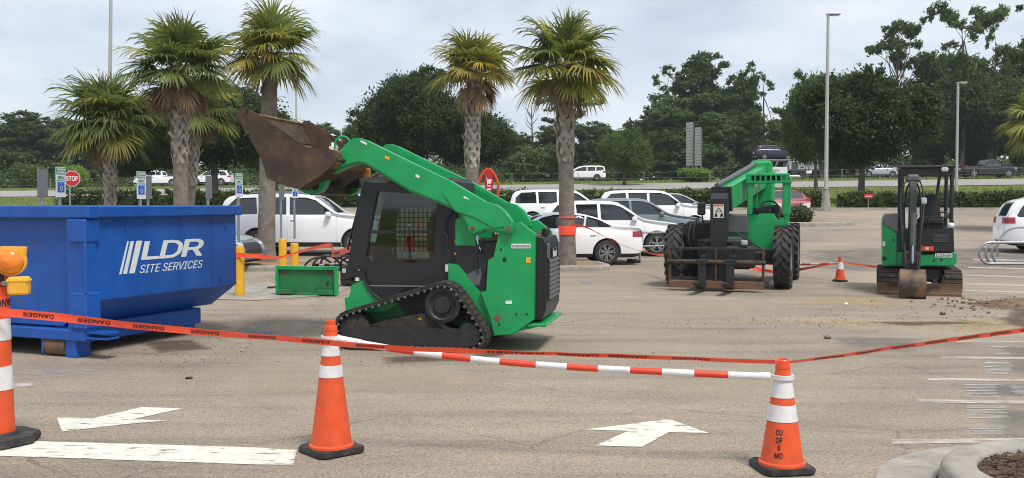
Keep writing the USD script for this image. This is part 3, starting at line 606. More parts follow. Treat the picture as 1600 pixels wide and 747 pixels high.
# ================================================================ compact track loader
SK0 = Pose((0, 0, 0), 169.0)
g = gnd(742, 553); SK = Pose(g - SK0.R @ np.array([.15, .86, 0]), 169.0)
def skid():
    t = thing('track_loader', 'green and black compact track loader with its rusty bucket raised', 'track loader', SK.o, SK.rz)
    near = lambda yl, p: SK.on(1, yl, p)
    def both(name, poly, y0, y1, m, bev=0.008, holes=(), **k):
        a = prism(poly, y0, y1, 1, holes, bev); part(t, name, a, M[m], **k); part(t, name, mir(a), M[m], **k)
    # --- tracks
    P = []
    ci, cs_, cr = (near(.86, [(550, 525)])[0], near(.86, [(690, 476)])[0], near(.86, [(733, 524)])[0])
    ci = np.array([ci[0], .235]); cr = np.array([cr[0], .20]); cs_ = np.array([cs_[0], cs_[1] - .01])
    def loop(grow, n=60):
        pts = circle(ci, .205 + grow, 40) + circle(cs_, .235 + grow, 40) + circle(cr, .17 + grow, 40); h = hull2(pts)
        h = np.vstack([h, h[:1]]); d = np.r_[0, np.cumsum(np.linalg.norm(np.diff(h, axis=0), axis=1))]
        u = np.linspace(0, d[-1], n, endpoint=False); return np.c_[np.interp(u, d, h[:, 0]), np.interp(u, d, h[:, 1])]
    outer, inner = loop(.018, 120), loop(-.012, 120)
    for side in (1, -1):
        m = man(prism(outer, .50, .86, 1)) - man(prism(inner, .4, .9, 1))
        lugs = []
        lp = loop(.026, 58); nx = np.roll(lp, -1, 0) - np.roll(lp, 1, 0)
        for (x, z), (tx, tz) in zip(lp, nx):
            ang = math.degrees(math.atan2(tz, tx))
            lugs.append(moved(box((0, 0, 0), (.072, .345, .022), .008), (x, .68, z), ry=-ang))
        tr = cat([tri(m)] + lugs)
        tk = part(t, 'track', tr if side > 0 else mir(tr), M['muddy'])
        il = loop(-.022, 50); nx = np.roll(il, -1, 0) - np.roll(il, 1, 0)
        teeth = [moved(box((0, 0, 0), (.03, .05, .03), .006), (x, .845, z), ry=-math.degrees(math.atan2(tz, tx))) for (x, z), (tx, tz) in zip(il, nx)]
        g_ = cat(teeth); part(tk, 'guide_lugs', g_ if side > 0 else mir(g_), M['grey_metal'])
        a = []
        for k in range(17):
            an = 2 * PI * k / 17; a.append(box((cs_[0] + .20 * math.cos(an), .80, cs_[1] + .20 * math.sin(an)), (.08, .05, .035), ry=-math.degrees(an)))
        a += [lathe([(0, .74), (.205, .74), (.21, .76), (.21, .82), (.17, .83), (.13, .80), (.11, .80), (.09, .845), (0, .85)], 1, 34, (cs_[0], 0, cs_[1]))]
        a = tri(max(sum((man(q) for q in a), Manifold()).decompose(), key=lambda q: q.volume())); part(t, 'sprocket', a if side > 0 else mir(a), M['charcoal'])
        a = lathe([(0, .58), (.19, .58), (.195, .6), (.195, .80), (.15, .82), (.06, .83), (0, .83)], 1, 28, (ci[0], 0, ci[1])); part(t, 'idler', a if side > 0 else mir(a), M['muddy'])
        a = lathe([(0, .58), (.15, .58), (.155, .6), (.155, .80), (.12, .83), (0, .83)], 1, 28, (cr[0], 0, cr[1])); part(t, 'idler', a if side > 0 else mir(a), M['charcoal'])
        for x in np.linspace(.48, 1.42, 4):
            a = lathe([(0, .60), (.09, .60), (.095, .62), (.095, .80), (.06, .83), (0, .83)], 1, 18, (x, 0, .115)); part(t, 'track_roller', a if side > 0 else mir(a), M['charcoal'])
    fr = near(.80, [(533, 513), (595, 511), (622, 509), (740, 517), (741, 541), (720, 546), (540, 546)])
    both('track_frame', fr, .60, .835, 'charcoal', .012)
    up = near(.78, [(568, 511), (600, 500), (663, 489), (668, 492), (700, 519), (615, 512)])
    both('track_frame_cover', up, .55, .78, 'muddy', .01)
    st = near(.80, [(664, 489), (668, 487), (703, 513), (726, 516), (726, 521), (700, 519)])
    both('frame_gusset', st, .55, .81, 'charcoal', 0)
    yt = near(.83, [(654, 499)])[0]; part(t, 'decal', prism([(yt[0] - .03, yt[1] - .008), (yt[0] + .03, yt[1] - .004), (yt[0], yt[1] + .012)], .781, .785, 1), M['yellow'])
    # --- lower chassis
    both('chassis_front', near(.52, [(568.6, 437), (549, 445), (545, 464), (538, 466), (540, 488), (600, 487), (625, 474), (597, 469), (579, 454)]), .30, .52, 'green', .01)
    part(t, 'chassis', bb(.05, 1.66, -.46, .46, .17, .62, .02), M['green_dirty'])
    part(t, 'engine_box', bb(-.45, .5, -.55, .55, .40, 1.28, .02), M['black'])
    both('step_plate', near(.52, [(620, 474), (625, 448), (740, 447), (745, 500), (640, 500)]), .30, .50, 'black', .01)
    # --- rear body
    rp = near(.66, [(779, 364), (797, 348), (812, 347), (836, 366), (834, 500), (802, 523), (772, 525), (764, 494), (750, 457), (759, 454), (762, 407), (771, 401)])
    both('rear_side_panel', rp, .56, .66, 'green', .010)
    both('fender', near(.60, [(700, 412), (716, 414), (752, 459), (766, 494), (774, 525), (757, 527), (742, 500), (728, 470), (712, 450), (700, 440)]), .54, .605, 'green', .01)
    both('tower', near(.60, [(711, 344), (728, 334), (742, 350), (743, 384), (711, 384)]), .52, .60, 'green', .01)
    both('side_cover', near(.58, [(711, 381), (743, 381), (761, 407), (758, 452), (752, 458), (735, 448), (712, 420)]), .50, .58, 'dark_plastic', .01)
    hp = near(.60, [(730, 428), (751, 419), (753, 430), (749, 446), (733, 446)]); both('bracket', hp, .585, .60, 'grey_metal', .004)
    a = near(.52, [(743, 366), (757, 415)]); 
    for s in (1, -1):
        part(t, 'lift_cylinder', cyl((a[0][0], s * .53, a[0][1]), (a[1][0], s * .53, a[1][1]), .026), M['chrome'])
        b = near(.52, [(757, 415), (765, 446)]); part(t, 'cylinder_barrel', cyl((b[0][0], s * .53, b[0][1]), (b[1][0], s * .53, b[1][1]), .045), M['black'])
    # rear door with grille
    xr = near(.50, [(834, 430)])[0][0]; zt, zb = near(.56, [(836, 372)])[0][1], near(.56, [(836, 500)])[0][1]
    dg = part(t, 'tailgate', [prism([(xr + .02, zb), (xr - .10, zb + .0), (xr - .15, zb + .12), (xr - .15, zt - .10), (xr - .11, zt), (xr + .02, zt + .02)], -.56, .56, 1, bev=.03)], M['dark_plastic'], label='dark grey louvred rear door')
    X = xr - .155
    for k in range(9):
        z = zb + .24 + k * (zt - zb - .52) / 8
        part(dg, 'slat', [moved(box((0, 0, 0), (.035, .72, .052), .008), (X, 0, z), ry=28)], M['grey_metal'])
    part(dg, 'grille_recess', bb(X - .001, X + .004, -.44, .44, zb + .19, zt - .24), M['black'])
    for s in (-1, 1):
        part(dg, 'grille_edge', [moved(box((0, 0, 0), (.03, .035, .04), .006), (X - .004, s * .41, zb + .24 + k * (zt - zb - .52) / 13)) for k in range(14)], M['charcoal'])
        part(dg, 'tail_light', [box((X - .002, s * .43, zt - .155), (.03, .13, .17), .012)], M['grey_metal'])
    part(dg, 'badge', [box((X - .006, 0, zt - .20), (.02, .36, .13), .01)], M['black'])
    part(dg, 'badge_lettering', lettering('Bobcat', -.14, .14, zt - .24, zt - .16, lambda u, v, w: (X - .0175 - w, -u, v), True), M['sign_white'], smooth=False)
    part(t, 'camera', [lathe([(0, -.02), (.05, -.02), (.05, .05), (.03, .07), (0, .07)], 2, 16, (xr - .07, .05, zt + .04)), box((xr - .07, .05, zt + .0), (.05, .06, .09), .01)], M['black'])
    part(t, 'rear_top', bb(xr - .03, .02, -.55, .55, zt - .02, zt + .035, .01), M['rust_steel'], label='rusty flat engine cover')
    part(t, 'hood_edge', bb(xr - .02, xr + .08, -.56, .56, zt - .10, zt + .05, .012), M['dark_plastic'])
    lb = near(.66, [(796, 521), (833, 506), (876, 497)])
    part(t, 'rear_bumper', [bb(xr - .17, xr + .05, -.64, .64, zb - .07, zb - .035, .008), prism([(lb[0][0], lb[0][1] + .0), (xr + .04, zb - .036), (xr - .16, zb - .036), (xr + .02, zb - .10)], -.6, .6, 1)], M['green'])
    # --- cab
    cab = [(567, 285), (704, 287), (713, 345), (713, 412), (704, 442), (640, 462), (600, 470), (578, 453), (563, 430), (538, 438), (546, 395), (556, 330)]
    win = [(590, 299), (674, 305), (683, 315), (677, 397), (664, 411), (579, 411), (572, 400)]
    cp, wp = near(.50, cab), near(.50, win)
    side = prism(cp, .44, .50, 1, [wp], .012)
    part(t, 'cab_side', side, M['dark_plastic']); part(t, 'cab_side', mir(side), M['dark_plastic'])
    pane = prism(CS(wp).offset(.01), .455, .461, 1); part(t, 'door_glass', pane, M['glass'], smooth=False)
    br = near(.50, [(576, 360), (677, 360), (677, 365), (575.5, 365)]); part(t, 'window_bar', prism(br, .452, .492, 1), M['black'])
    mesh = []
    zlo, zhi, xlo, xhi = wp[:, 1].min(), wp[:, 1].max(), wp[:, 0].min(), wp[:, 0].max()
    for x in np.arange(xlo + .03, xhi, .062): mesh.append(bar((x, -.49, zlo + .1), (x, -.49, zhi), .012, .012, (1, 0, 0)))
    for z in np.arange(zlo + .1, zhi, .062): mesh.append(bar((xlo, -.478, z), (xhi, -.478, z), .012, .012))
    part(t, 'window_screen', mesh, M['black'], smooth=False)
    rf = near(.52, [(560, 283), (705, 285), (705, 277.5), (566, 277)]); 
    part(t, 'cab_roof', prism(rf, -.53, .53, 1, bev=.012), M['grey_metal'])
    part(t, 'cab_back', [bb(cp[:, 0].min() - .0, cp[:, 0].min() + .05, -.44, .44, .75, rf[0][1] - .02), bb(cp[:, 0].min() + .05, cp[:, 0].min() + .35, .12, .44, .75, 1.25)], M['black'])
    ft = near(.50, [(568, 287), (538, 438)])
    for s in (-1, 1): part(t, 'front_pillar', bar((ft[0][0] - .03, s * .42, ft[0][1]), (ft[1][0] - .04, s * .42, ft[1][1]), .07, .07), M['black'])
    part(t, 'seat', [box((1.02, 0, .95), (.5, .5, .14), .03), box((.80, 0, 1.25), (.14, .48, .66), .04), box((.78, 0, 1.64), (.13, .3, .24), .05)], M['seat_cloth'])
    part(t, 'safety_vest', [box((.80, 0, 1.30), (.20, .54, .42), .05)], M['hivis'], label='bright yellow-green vest over the seat back')
    for s in (-.3, .3): part(t, 'joystick', [cyl((1.25, s, .75), (1.28, s, 1.2), .02), lathe([(0, 0), (.03, 0), (.035, .1), (0, .13)], 2, 12, (1.285, s, 1.18))], M['black'])
    part(t, 'cab_floor', bb(.4, 1.45, -.44, .44, .66, .72), M['black'])
    hs = near(.54, [(567, 424), (571, 442), (579, 455), (590, 466), (604, 473)]); part(t, 'hose', tube(spline([(x, .53, z) for x, z in hs]), .018), M['black'])
    hs = near(.52, [(556, 292), (546, 330), (536, 368), (531, 392)]); part(t, 'hose', tube(spline([(x, .25, z) for x, z in hs]), .012), M['black'])
    ln = near(.505, [(566, 445.5), (706, 447), (706, 448.6), (566, 447)]); part(t, 'door_sill_trim', prism(ln, .50, .507, 1), M['steel'])
    vg = near(.505, [(692, 380)])[0]
    part(t, 'door_vent', [box((vg[0] + .01 * (k % 2), .503, vg[1] + .14 - k * .032), (.05, .012, .016)) for k in range(10)], M['black'])
    dc = near(.505, [(698, 419)])[0]; part(t, 'decal', box((dc[0], .505, dc[1]), (.035, .006, .085)), M['sign_white'])
    for px in ((561, 422), (640, 352), (714, 377), (714, 396)):
        b = near(.5, [px])[0]; part(t, 'bolt', cyl((b[0], .50, b[1]), (b[0], .585 if px[0] > 700 else .51, b[1]), .012, n=8), M['amber'] if px[0] > 700 else M['steel'])
    bc = near(.2, [(573.5, 275)])[0]
    part(t, 'beacon', lathe([(0, 0), (.055, 0), (.055, .03), (.048, .035), (.044, .13), (.03, .15), (0, .152)], 2, 20, (bc[0], .2, bc[1] - .055)), M['amber'])
    # --- lift arms
    arm = [(542, 222), (550, 216), (558, 215), (570, 219), (627, 247), (702, 283), (758, 316), (774, 320), (787, 330), (797, 344), (801, 357), (793, 366), (776, 364), (757, 361), (748, 366), (739, 368), (731, 360), (718, 334), (702, 325), (640, 300), (571, 258), (560, 256), (543, 260), (522, 270), (510, 278), (505, 292), (499, 300), (487, 304), (474, 302), (467, 296), (485, 276), (527, 238)]
    ap_ = near(.70, arm)
    def armset(s):
        a = prism(ap_, .50, .70, 1, bev=.03); A = part(t, 'lift_arm', a if s > 0 else mir(a), M['green'])
        rb = near(.70, [(692, 303), (698, 301), (758, 320), (776, 325), (795, 346), (793, 354), (772, 357), (742, 340), (712, 331)]); b = prism(rb, .695, .712, 1, bev=.006); part(A, 'side_plate', b if s > 0 else mir(b), M['green'])
        for px, rr in (((795, 357), .055), ((739, 357), .055)):
            c = near(.72, [px])[0]; q = [cyl((c[0], .69, c[1]), (c[0], .725, c[1]), rr, n=24)]; w = cat(q); part(A, 'pivot_boss', w if s > 0 else mir(w), M['green'])
            w = cyl((c[0], .72, c[1]), (c[0], .742, c[1]), .03, n=6); part(A, 'pivot_bolt', w if s > 0 else mir(w), M['rust_steel'])
        for px, rr in (((492.6, 291), .05), ((537, 252), .028), ((737, 328), .016)):
            c = near(.70, [px])[0]; w = cyl((c[0], .69, c[1]), (c[0], .7025, c[1]), rr, n=20); part(A, 'pin_hole', w if s > 0 else mir(w), M['black'])
        dl = near(.70, [(564, 219), (574, 224), (573, 227), (563, 222)])
        w = prism(dl, .701, .704, 1); part(A, 'decal', w if s > 0 else mir(w), M['sign_white'] if s > 0 else M['yellow'])
    armset(1); armset(-1)
    c = near(.0, [(0, 0)]); xb = near(.70, [(486, 292), (545, 240), (760, 345)])
    part(t, 'cross_tube', cyl((xb[1][0], -.55, xb[1][1]), (xb[1][0], .55, xb[1][1]), .08), M['green'])
    part(t, 'cross_tube', cyl((xb[2][0], -.55, xb[2][1]), (xb[2][0], .55, xb[2][1]), .06), M['green'])
    part(t, 'coupler', [bb(xb[0][0] - .02, xb[0][0] + .10, -.55, .55, xb[0][1] - .10, xb[0][1] + .40, .02), bb(xb[0][0] - .25, xb[0][0] + .02, -.38, -.28, xb[0][1] + .0, xb[0][1] + .25), bb(xb[0][0] - .25, xb[0][0] + .02, .28, .38, xb[0][1] + .0, xb[0][1] + .25)], M['charcoal'])
    for s in (-.33, .33):
        part(t, 'tilt_cylinder', cyl((xb[0][0] - .05, s, xb[0][1] + .2), (xb[1][0] - .25, s, xb[1][1] + .02), .05), M['black'])
    hd = near(.66, [(524, 231), (523, 222), (530, 214), (539, 214), (545, 220)]); part(t, 'grab_handle', tube(spline([(x, .64, z) for x, z in hd]), .014), M['green'])
    rg = near(.62, [(521, 233)])[0]
    rg_m = trimesh.creation.icosphere(3, .05); rg_m.vertices *= (1.0, .7, 1.3); rg_m.vertices += .03 * (fbm(rg_m.vertices * 22, 3, 2)[:, None] - .5) * 2; part(t, 'rag', moved(rg_m, (rg[0], .60, rg[1])), M['white_plain'], smooth=True)
    for pts, m in (([(650, 272), (656, 275), (655, 279), (649, 276)], 'sign_white'), ([(602, 243), (609, 246), (608, 250), (601, 247)], 'yellow'), ([(725, 306), (733, 311), (732, 315), (724, 310)], 'sign_white')):
        part(t, 'decal', prism(near(.70, pts), .7005, .7035, 1), M[m], smooth=False)
    for pts, m in (([(822, 402), (829, 402), (829, 411), (822, 411)], 'yellow'), ([(790, 470), (800, 470), (800, 475), (790, 475)], 'sign_white'), ([(786, 402), (791, 402), (791, 409), (786, 409)], 'ink')):
        part(t, 'decal', prism(near(.66, pts), .6605, .6635, 1), M[m], smooth=False)
    for pts in ([(556, 434), (561, 434), (561, 439), (556, 439)],): part(t, 'decal', prism(near(.51, pts), .5005, .5235, 1), M['sign_white'], smooth=False)
    hp_ = near(.45, [(728, 336), (712, 330), (700, 345), (704, 372)]); part(t, 'arm_hose', tube(spline([(x, .56, z) for x, z in hp_]), .013), M['black'])
    hp_ = near(.45, [(762, 372), (752, 385), (748, 405), (752, 425)]); part(t, 'arm_hose', tube(spline([(x, .61, z) for x, z in hp_]), .013), M['black'])
    # plate on rear panel
    pl = near(.665, [(799, 381), (829, 381), (829, 388), (799, 388)])
    part(t, 'number_plate', prism(pl, .661, .665, 1), M['sign_white'], smooth=False)
    part(t, 'plate_number', lettering('10802530', pl[0][0] - .008, pl[1][0] + .008, pl[2][1] + .012, pl[0][1] - .012, lambda u, v, w: (u, .6655 + w, v), False), M['ink'], smooth=False)
    for px, rr in (((777.5, 497), .04), ((782.5, 390), .014), ((807, 491), .014), ((814.5, 491), .007), ((823, 491), .014), ((780, 507), .014)):
        c = near(.66, [px])[0]; part(t, 'bolt', [cyl((c[0], .65, c[1]), (c[0], .6635, c[1]), rr, n=14)], M['rust_steel'] if rr > .03 else M['black'])
    # --- bucket
    bk = [(372, 176), (378, 170), (386, 169), (403, 178), (479, 230), (521, 234), (524, 255), (500, 276), (467, 296), (448, 291), (417, 279), (408, 249), (387, 212)]
    q = near(.92, bk); pl = prism(q, .895, .92, 1, bev=.004)
    B = part(t, 'bucket', prism(near(.92, [(467, 292), (500, 272), (521, 236), (526, 250), (503, 277), (470, 297)]), -.89, .89, 1), M['rust'], label='rust-brown raised dirt bucket')
    part(B, 'side_plate', pl, M['rust']); part(B, 'side_plate', mir(pl), M['rust'])
    sh = near(.92, [(372, 176), (387, 212), (408, 249), (417, 279), (448, 291), (467, 296), (500, 276), (524, 255), (521, 234)])
    ins = CS(q).offset(-.022); pts = np.array(sh)
    outl = CS(q); shell = outl - outl.offset(-.02)
    keep = CrossSection()
    for a, b in zip(sh[:-1], sh[1:]): keep = keep + CS(hull2(circle(a, .045, 10) + circle(b, .045, 10)))
    part(B, 'bucket_floor', prism(shell ^ keep, -.893, .893, 1), M['rust_inside'])
    lip = near(.92, [(370, 177), (378, 168), (388, 168), (384, 180), (391, 210), (386, 212)]); a = prism(lip, .90, .945, 1, bev=.006); part(B, 'side_cutter', a, M['rust']); part(B, 'side_cutter', mir(a), M['rust'])
    e0, e1 = near(.92, [(371, 176), (390, 214)]); part(B, 'cutting_edge', bar((e0[0], 0, e0[1]), (e1[0], 0, e1[1]), 1.8, .03, (0, 1, 0)) if False else prism(near(.92, [(370, 175), (374, 174), (392, 212), (387, 214)]), -.90, .90, 1), M['rust'])
    bt = near(.92, [(478, 230), (521, 234), (521, 238), (478, 234)]); part(B, 'top_rail', prism(bt, -.89, .89, 1), M['rust_steel'])
    dm = chips(500, np.array([0, 0]), 1, 1, 0, .02, rng=np.random.default_rng(3))
skid()

# ================================================================ telehandler
TH0 = Pose((0, 0, 0), -19.0)
TH = Pose(np.array([4.47, 19.72, 0]), -19.0)
def big_wheel(t, x, y, r=.645, w=.33, side=1, name='wheel'):
    tyre = [lathe([(r * .62, -w / 2 + .02), (r * .70, -w / 2), (r * .88, -w / 2 + .0), (r * .945, -w / 2 + .05), (r * .95, 0), (r * .945, w / 2 - .05), (r * .88, w / 2), (r * .70, w / 2), (r * .62, w / 2 - .02), (r * .62, -w / 2 + .02)], 0, 40, (x, y, r))]
    n = 20
    for k in range(n):
        for s in (-1, 1):
            a0 = 2 * PI * (k + (0.5 if s > 0 else 0)) / n; da = .30
            P = []
            for (u, a) in ((0.00, a0 + da), (w * .51, a0)):
                for e in (-.068, .068):
                    for q in (.93, .992): rr = r * q; P.append((x + s * u, y + rr * math.sin(a + e), r + rr * math.cos(a + e)))
            for e in (-.05, .05): P.append((x + s * w * .515, y + r * .84 * math.sin(a0 + e), r + r * .84 * math.cos(a0 + e)))
            tyre.append(trimesh.Trimesh(P).convex_hull)
    W = part(t, name, tyre, M['rubber'], smooth=20)
    rim = lathe([(0, .06), (.12, .06), (.13, .03), (r * .42, .0), (r * .55, .06), (r * .60, w / 2 - .03), (r * .64, w / 2 - .02), (r * .64, -.1), (0, -.1)], 0, 30)
    if side < 0: rim = mir(rim, 0)
    part(W, 'rim', moved(rim, (x, y, r)), M['galv'])
    part(W, 'hub', moved(cyl((side * .02, 0, 0), (side * .13, 0, 0), .09, n=14), (x, y, r)), M['black'])
def telehandler():
    t = thing('telehandler', 'green telescopic forklift with open cab and empty fork carriage facing the camera', 'telehandler', TH.o, TH.rz)
    F = lambda y, p: TH.on(1, y, p)           # plane at depth y -> (x, z)
    for x in (-1.075, 1.075):
        s = 1 if x > 0 else -1
        big_wheel(t, x, 0, side=s); big_wheel(t, x + .03, 2.5, side=s)
        part(t, 'fender_bracket', bar((x * .6, -.05, .62), (x * .86, 0, .62), .22, .26), M['black'])
        part(t, 'fender_bracket', bar((x * .6, 2.5, .62), (x * .86, 2.5, .62), .22, .26), M['black'])
    part(t, 'axle', bb(-.9, .9, -.12, .12, .50, .74, .03), M['black']); part(t, 'axle', bb(-.9, .9, 2.38, 2.62, .50, .74, .03), M['black'])
    part(t, 'frame', [bb(-.62, .42, -.35, 3.0, .62, .98, .03), bb(-.55, .55, -.42, -.2, .42, .86, .03)], M['charcoal'])
    part(t, 'belly_plate', bb(-.40, .40, .1, 2.4, .36, .66, .02), M['black'])
    ep = F(.6, [(1075, 345), (1108, 345), (1108, 392), (1075, 392)])
    part(t, 'engine_pod', bb(ep[0][0], ep[1][0] + .15, .35, 1.9, .72, ep[0][1], .05), M['black'])
    for (px, z0, z1) in ((1082, 348, 402), (1090, 340, 402)):
        a = F(-.2, [(px, z0), (px, z1)]); part(t, 'hydraulic_hose', tube(spline([(a[0][0], -.15, a[0][1]), (a[0][0] - .06, -.3, (a[0][1] + a[1][1]) / 2), (a[1][0] + .1, -.2, a[1][1])]), .025), M['black'])
    # boom: from the rear pivot down to the front
    r0, f0 = F(2.7, [(1190, 272)])[0], F(-.35, [(1126, 306)])[0]
    A, B = np.array([r0[0], 2.7, r0[1] - .02]), np.array([f0[0], -.35, f0[1] - .08])
    part(t, 'boom', bar(A, A + (B - A) * .97, .36, .46), M['green'])
    part(t, 'boom_inner', bar(A + (B - A) * .95, B + (B - A) * .02, .27, .40), M['black'])
    u = (B - A) / np.linalg.norm(B - A); upv = np.cross(np.cross(u, [0, 0, 1]), u); upv /= np.linalg.norm(upv)
    if upv[2] < 0: upv = -upv
    part(t, 'boom_collar', bar(A + (B - A) * .955, A + (B - A) * .985, .40, .50), M['black'])
    part(t, 'boom_rail', cyl(A + upv * .28 + (B - A) * .02 + np.array([-.09, 0, 0]), A + (B - A) * .97 + upv * .27 + np.array([-.09, 0, 0]), .055), M['grey_metal'])
    part(t, 'boom_tower', [bb(A[0] - .28, A[0] + .28, 2.45, 3.1, .9, A[2] + .10, .04)], M['green'])
    part(t, 'boom_pivot_plate', bb(A[0] - .24, A[0] + .24, 2.4, 2.9, A[2] - .2, A[2] + .32, .06), M['green'])
    rt = np.array([.182, 0, 0])
    for k, (fr, m, h) in enumerate(((.40, 'sign_blue', .14), (.40, 'yellow', .07))):
        c = A + (B - A) * fr; w_ = .0
        a = c + np.array([.181 + .001 * k, 0, -.02]); part(t, 'boom_decal', bar(a - u * (.28 - .18 * k), a + u * (.28 - .30 * k), .004, h * 1.6), M[m])
    # head with decal
    hb = F(-.62, [(1111, 303), (1137, 303), (1137, 386), (1111, 386)])
    part(t, 'boom_head', prism([(-.75, hb[2][1]), (-.50, hb[2][1]), (-.30, hb[0][1] - .25), (-.30, hb[0][1] + .02), (-.55, hb[0][1] + .02), (-.75, hb[0][1] - .10)], hb[0][0], hb[1][0], 0, bev=.015), M['dark_plastic'])
    d = F(-.76, [(1114.5, 319), (1131, 319), (1131, 340.5), (1114.5, 340.5)]); part(t, 'warning_sticker', prism(d, -.756, -.751, 1), M['decal'], smooth=False)
    part(t, 'warning_stripe', prism(F(-.76, [(1115, 319.5), (1130.5, 319.5), (1130.5, 322), (1115, 322)]), -.759, -.7565, 1), M['orange'], smooth=False)
    tg = F(-.76, [(1123, 324), (1128.5, 331.5), (1117.5, 331.5)]); tgi = F(-.76, [(1123, 326), (1126.5, 330.7), (1119.5, 330.7)])
    part(t, 'warning_triangle', prism(tg, -.759, -.7565, 1, [tgi]), M['ink'], smooth=False)
    for x in (1117, 1126): part(t, 'warning_symbol', prism(F(-.76, [(x, 334), (x + 3, 333), (x + 4, 338.5), (x - 1, 339)]), -.759, -.7565, 1), M['ink'], smooth=False)
    part(t, 'head_pin', cyl((hb[0][0] - .10, -.62, hb[2][1] + .1), (hb[1][0] + .10, -.62, hb[2][1] + .1), .06), M['black'])
    tc = F(-.70, [(1124, 386), (1124, 420)]); part(t, 'tilt_cylinder', cyl((tc[0][0] + .02, -.62, tc[0][1]), (tc[1][0] + .02, -.95, tc[1][1]), .07), M['black'])
    # carriage
    yc = -1.15; c = F(yc, [(1045, 386), (1195, 386), (1195, 452), (1045, 452), (1045, 408), (1045, 437), (1103, 446), (1120, 402)])
    x0, x1, zt, zb, zm, zl = c[0][0], c[1][0], c[0][1], max(c[2][1], .03), c[4][1], c[5][1]
    fr = []
    for nm, q in (('carriage_post', (x0, x0 + .05, zb, zt)), ('carriage_post', (x1 - .05, x1, zb, zt)), ('carriage_post', ((x0 + x1) / 2 - .02, (x0 + x1) / 2 + .02, zb + .1, zt))):
        part(t, nm, bb(q[0], q[1], yc - .03, yc + .03, q[2], q[3], .006), M['rust'])
    part(t, 'backrest_rail', bb(x0 - .003, x1 + .003, yc - .025, yc + .025, zt - .045, zt + .003, .006), M['charcoal'])
    part(t, 'carriage_bar', cyl((x0 - .02, yc - .01, zm), (x1 + .02, yc - .01, zm), .045), M['rust'])
    part(t, 'carriage_plate', bb(x0 + .002, x1 - .002, yc - .035, yc + .05, zb - .01, zl - .0, .01), M['rust_steel'])
    part(t, 'carriage_shelf', bb(x0 + .05, x1 - .05, yc + .05, yc + .16, zl - .02, zl + .06, .01), M['charcoal'])
    part(t, 'attach_frame', [bb(-.06 + c[7][0] - .28, c[7][0] + .34, yc + .05, yc + .55, zm - .1, zm + .12, .03), bb(c[7][0] - .22, c[7][0] + .26, yc + .06, yc + .35, zl, zt - .02, .02)], M['black'])
    for (xa, xb) in ((1091, 1103.5), (1134.5, 1147.5)):
        e = F(yc - .06, [(xa, 408), (xb, 408), (xb, 453)])
        sh = bb(e[0][0], e[1][0], yc - .10, yc - .045, .07, e[0][1] + .03, .012)
        fk = part(t, 'fork', [sh, prism([(yc - .045, .05), (yc - .045, .12), (yc - .12, .115), (yc - 1.05, .26), (yc - 1.08, .245), (yc - .12, .05)], e[0][0] + .001, e[1][0] - .001, 0, bev=.008)], M['charcoal'])
        part(fk, 'fork_sleeve', bb(e[0][0] - .03, e[1][0] + .03, yc - .115, yc + .03, zm - .05, zm + .055, .01), M['black'])
    sp = F(-.9, [(1190, 404), (1195, 388)])
    part(t, 'brace', bar((x1 - .05, yc, zt - .02), (x1 - .55, yc + .35, zt + .28), .03, .03), M['charcoal'])
    # cab
    yf, yr = .45, 1.75
    q = F(yf, [(1167, 272), (1232, 272), (1232, 392), (1168, 334), (1178, 286), (1223, 286)])
    xl, xr_, zt, zb, zc, zbm = q[0][0], q[1][0], q[0][1], q[2][1], q[3][1], q[4][1]
    for (x, y) in ((xl, yf), (xr_ - .13, yf), (xl, yr), (xr_ - .13, yr)): part(t, 'cab_post', bb(x + .01, x + .115, y, y + .10, zc - .02, zt - .005, .015), M['green'])
    part(t, 'cab_post', bb(xr_ - .11, xr_ - .01, yf + .62, yf + .70, .9, zt - .005, .012), M['green'])
    part(t, 'roof_beam', man(bb(xl - .02, xr_ + .02, yf - .03, yf + .11, zbm - .01, zt + .01, .015)) - sum((man(bb(xl + .085 + k * .105, xl + .155 + k * .105, yf - .2, yf + .2, zbm + .045, zt - .035)) for k in range(8)), Manifold()), M['green'])
    for k, (xa, xb) in enumerate(((xl - .01, xl + .10), (xr_ - .10, xr_ + .01))): part(t, 'roof_rail', bb(xa, xb, yf + .11, yr + .1, zbm + .02, zt, .012), M['green'])
    part(t, 'roof_beam', bb(xl, xr_, yr, yr + .1, zbm + .02, zt - .002, .012), M['green'])
    part(t, 'roof_panel', bb(xl + .06, xr_ - .06, yf + .115, yf + .14, zbm + .02, zt - .012), M['black'])
    for k in range(6): part(t, 'roof_bar', bb(xl + .12 + k * .115, xl + .15 + k * .115, yf + .14, yr, zt - .05, zt - .02), M['green'])
    cw = F(yf, [(1168, 392), (1168, 350), (1180, 345), (1186, 334), (1208, 334), (1213, 344), (1232, 346), (1232, 392)])
    part(t, 'cowl', prism(cw, yf - .05, yf + .45, 1, bev=.02), M['green'])
    part(t, 'cab_tub', bb(xl + .02, xr_ - .02, yf + .4, yr + .05, .72, zc - .28, .04), M['green'])
    part(t, 'cab_back', bb(xl + .1, xr_ - .1, yr + .0, yr + .06, zc - .4, zc - .10, .02), M['green'])
    part(t, 'seat', [box(((xl + xr_) / 2 - .02, yr - .42, zc - .17), (.48, .48, .14), .04), box(((xl + xr_) / 2 - .02, yr - .17, zc + .0), (.44, .12, .36), .04)], M['seat_cloth'])
    tor = trimesh.creation.torus(.19, .02, 28, 8); part(t, 'steering_wheel', moved(tor, ((xl + xr_) / 2, yf + .52, zc + .10), rx=62), M['black'])
    part(t, 'steering_column', cyl(((xl + xr_) / 2, yf + .35, zc - .12), ((xl + xr_) / 2, yf + .52, zc + .09), .035), M['black'])
    part(t, 'console', box((xl + .17, yf + .42, zc + .05), (.30, .2, .14), .03), M['black'])
    ml = F(.2, [(1096, 326), (1112, 330)]); 
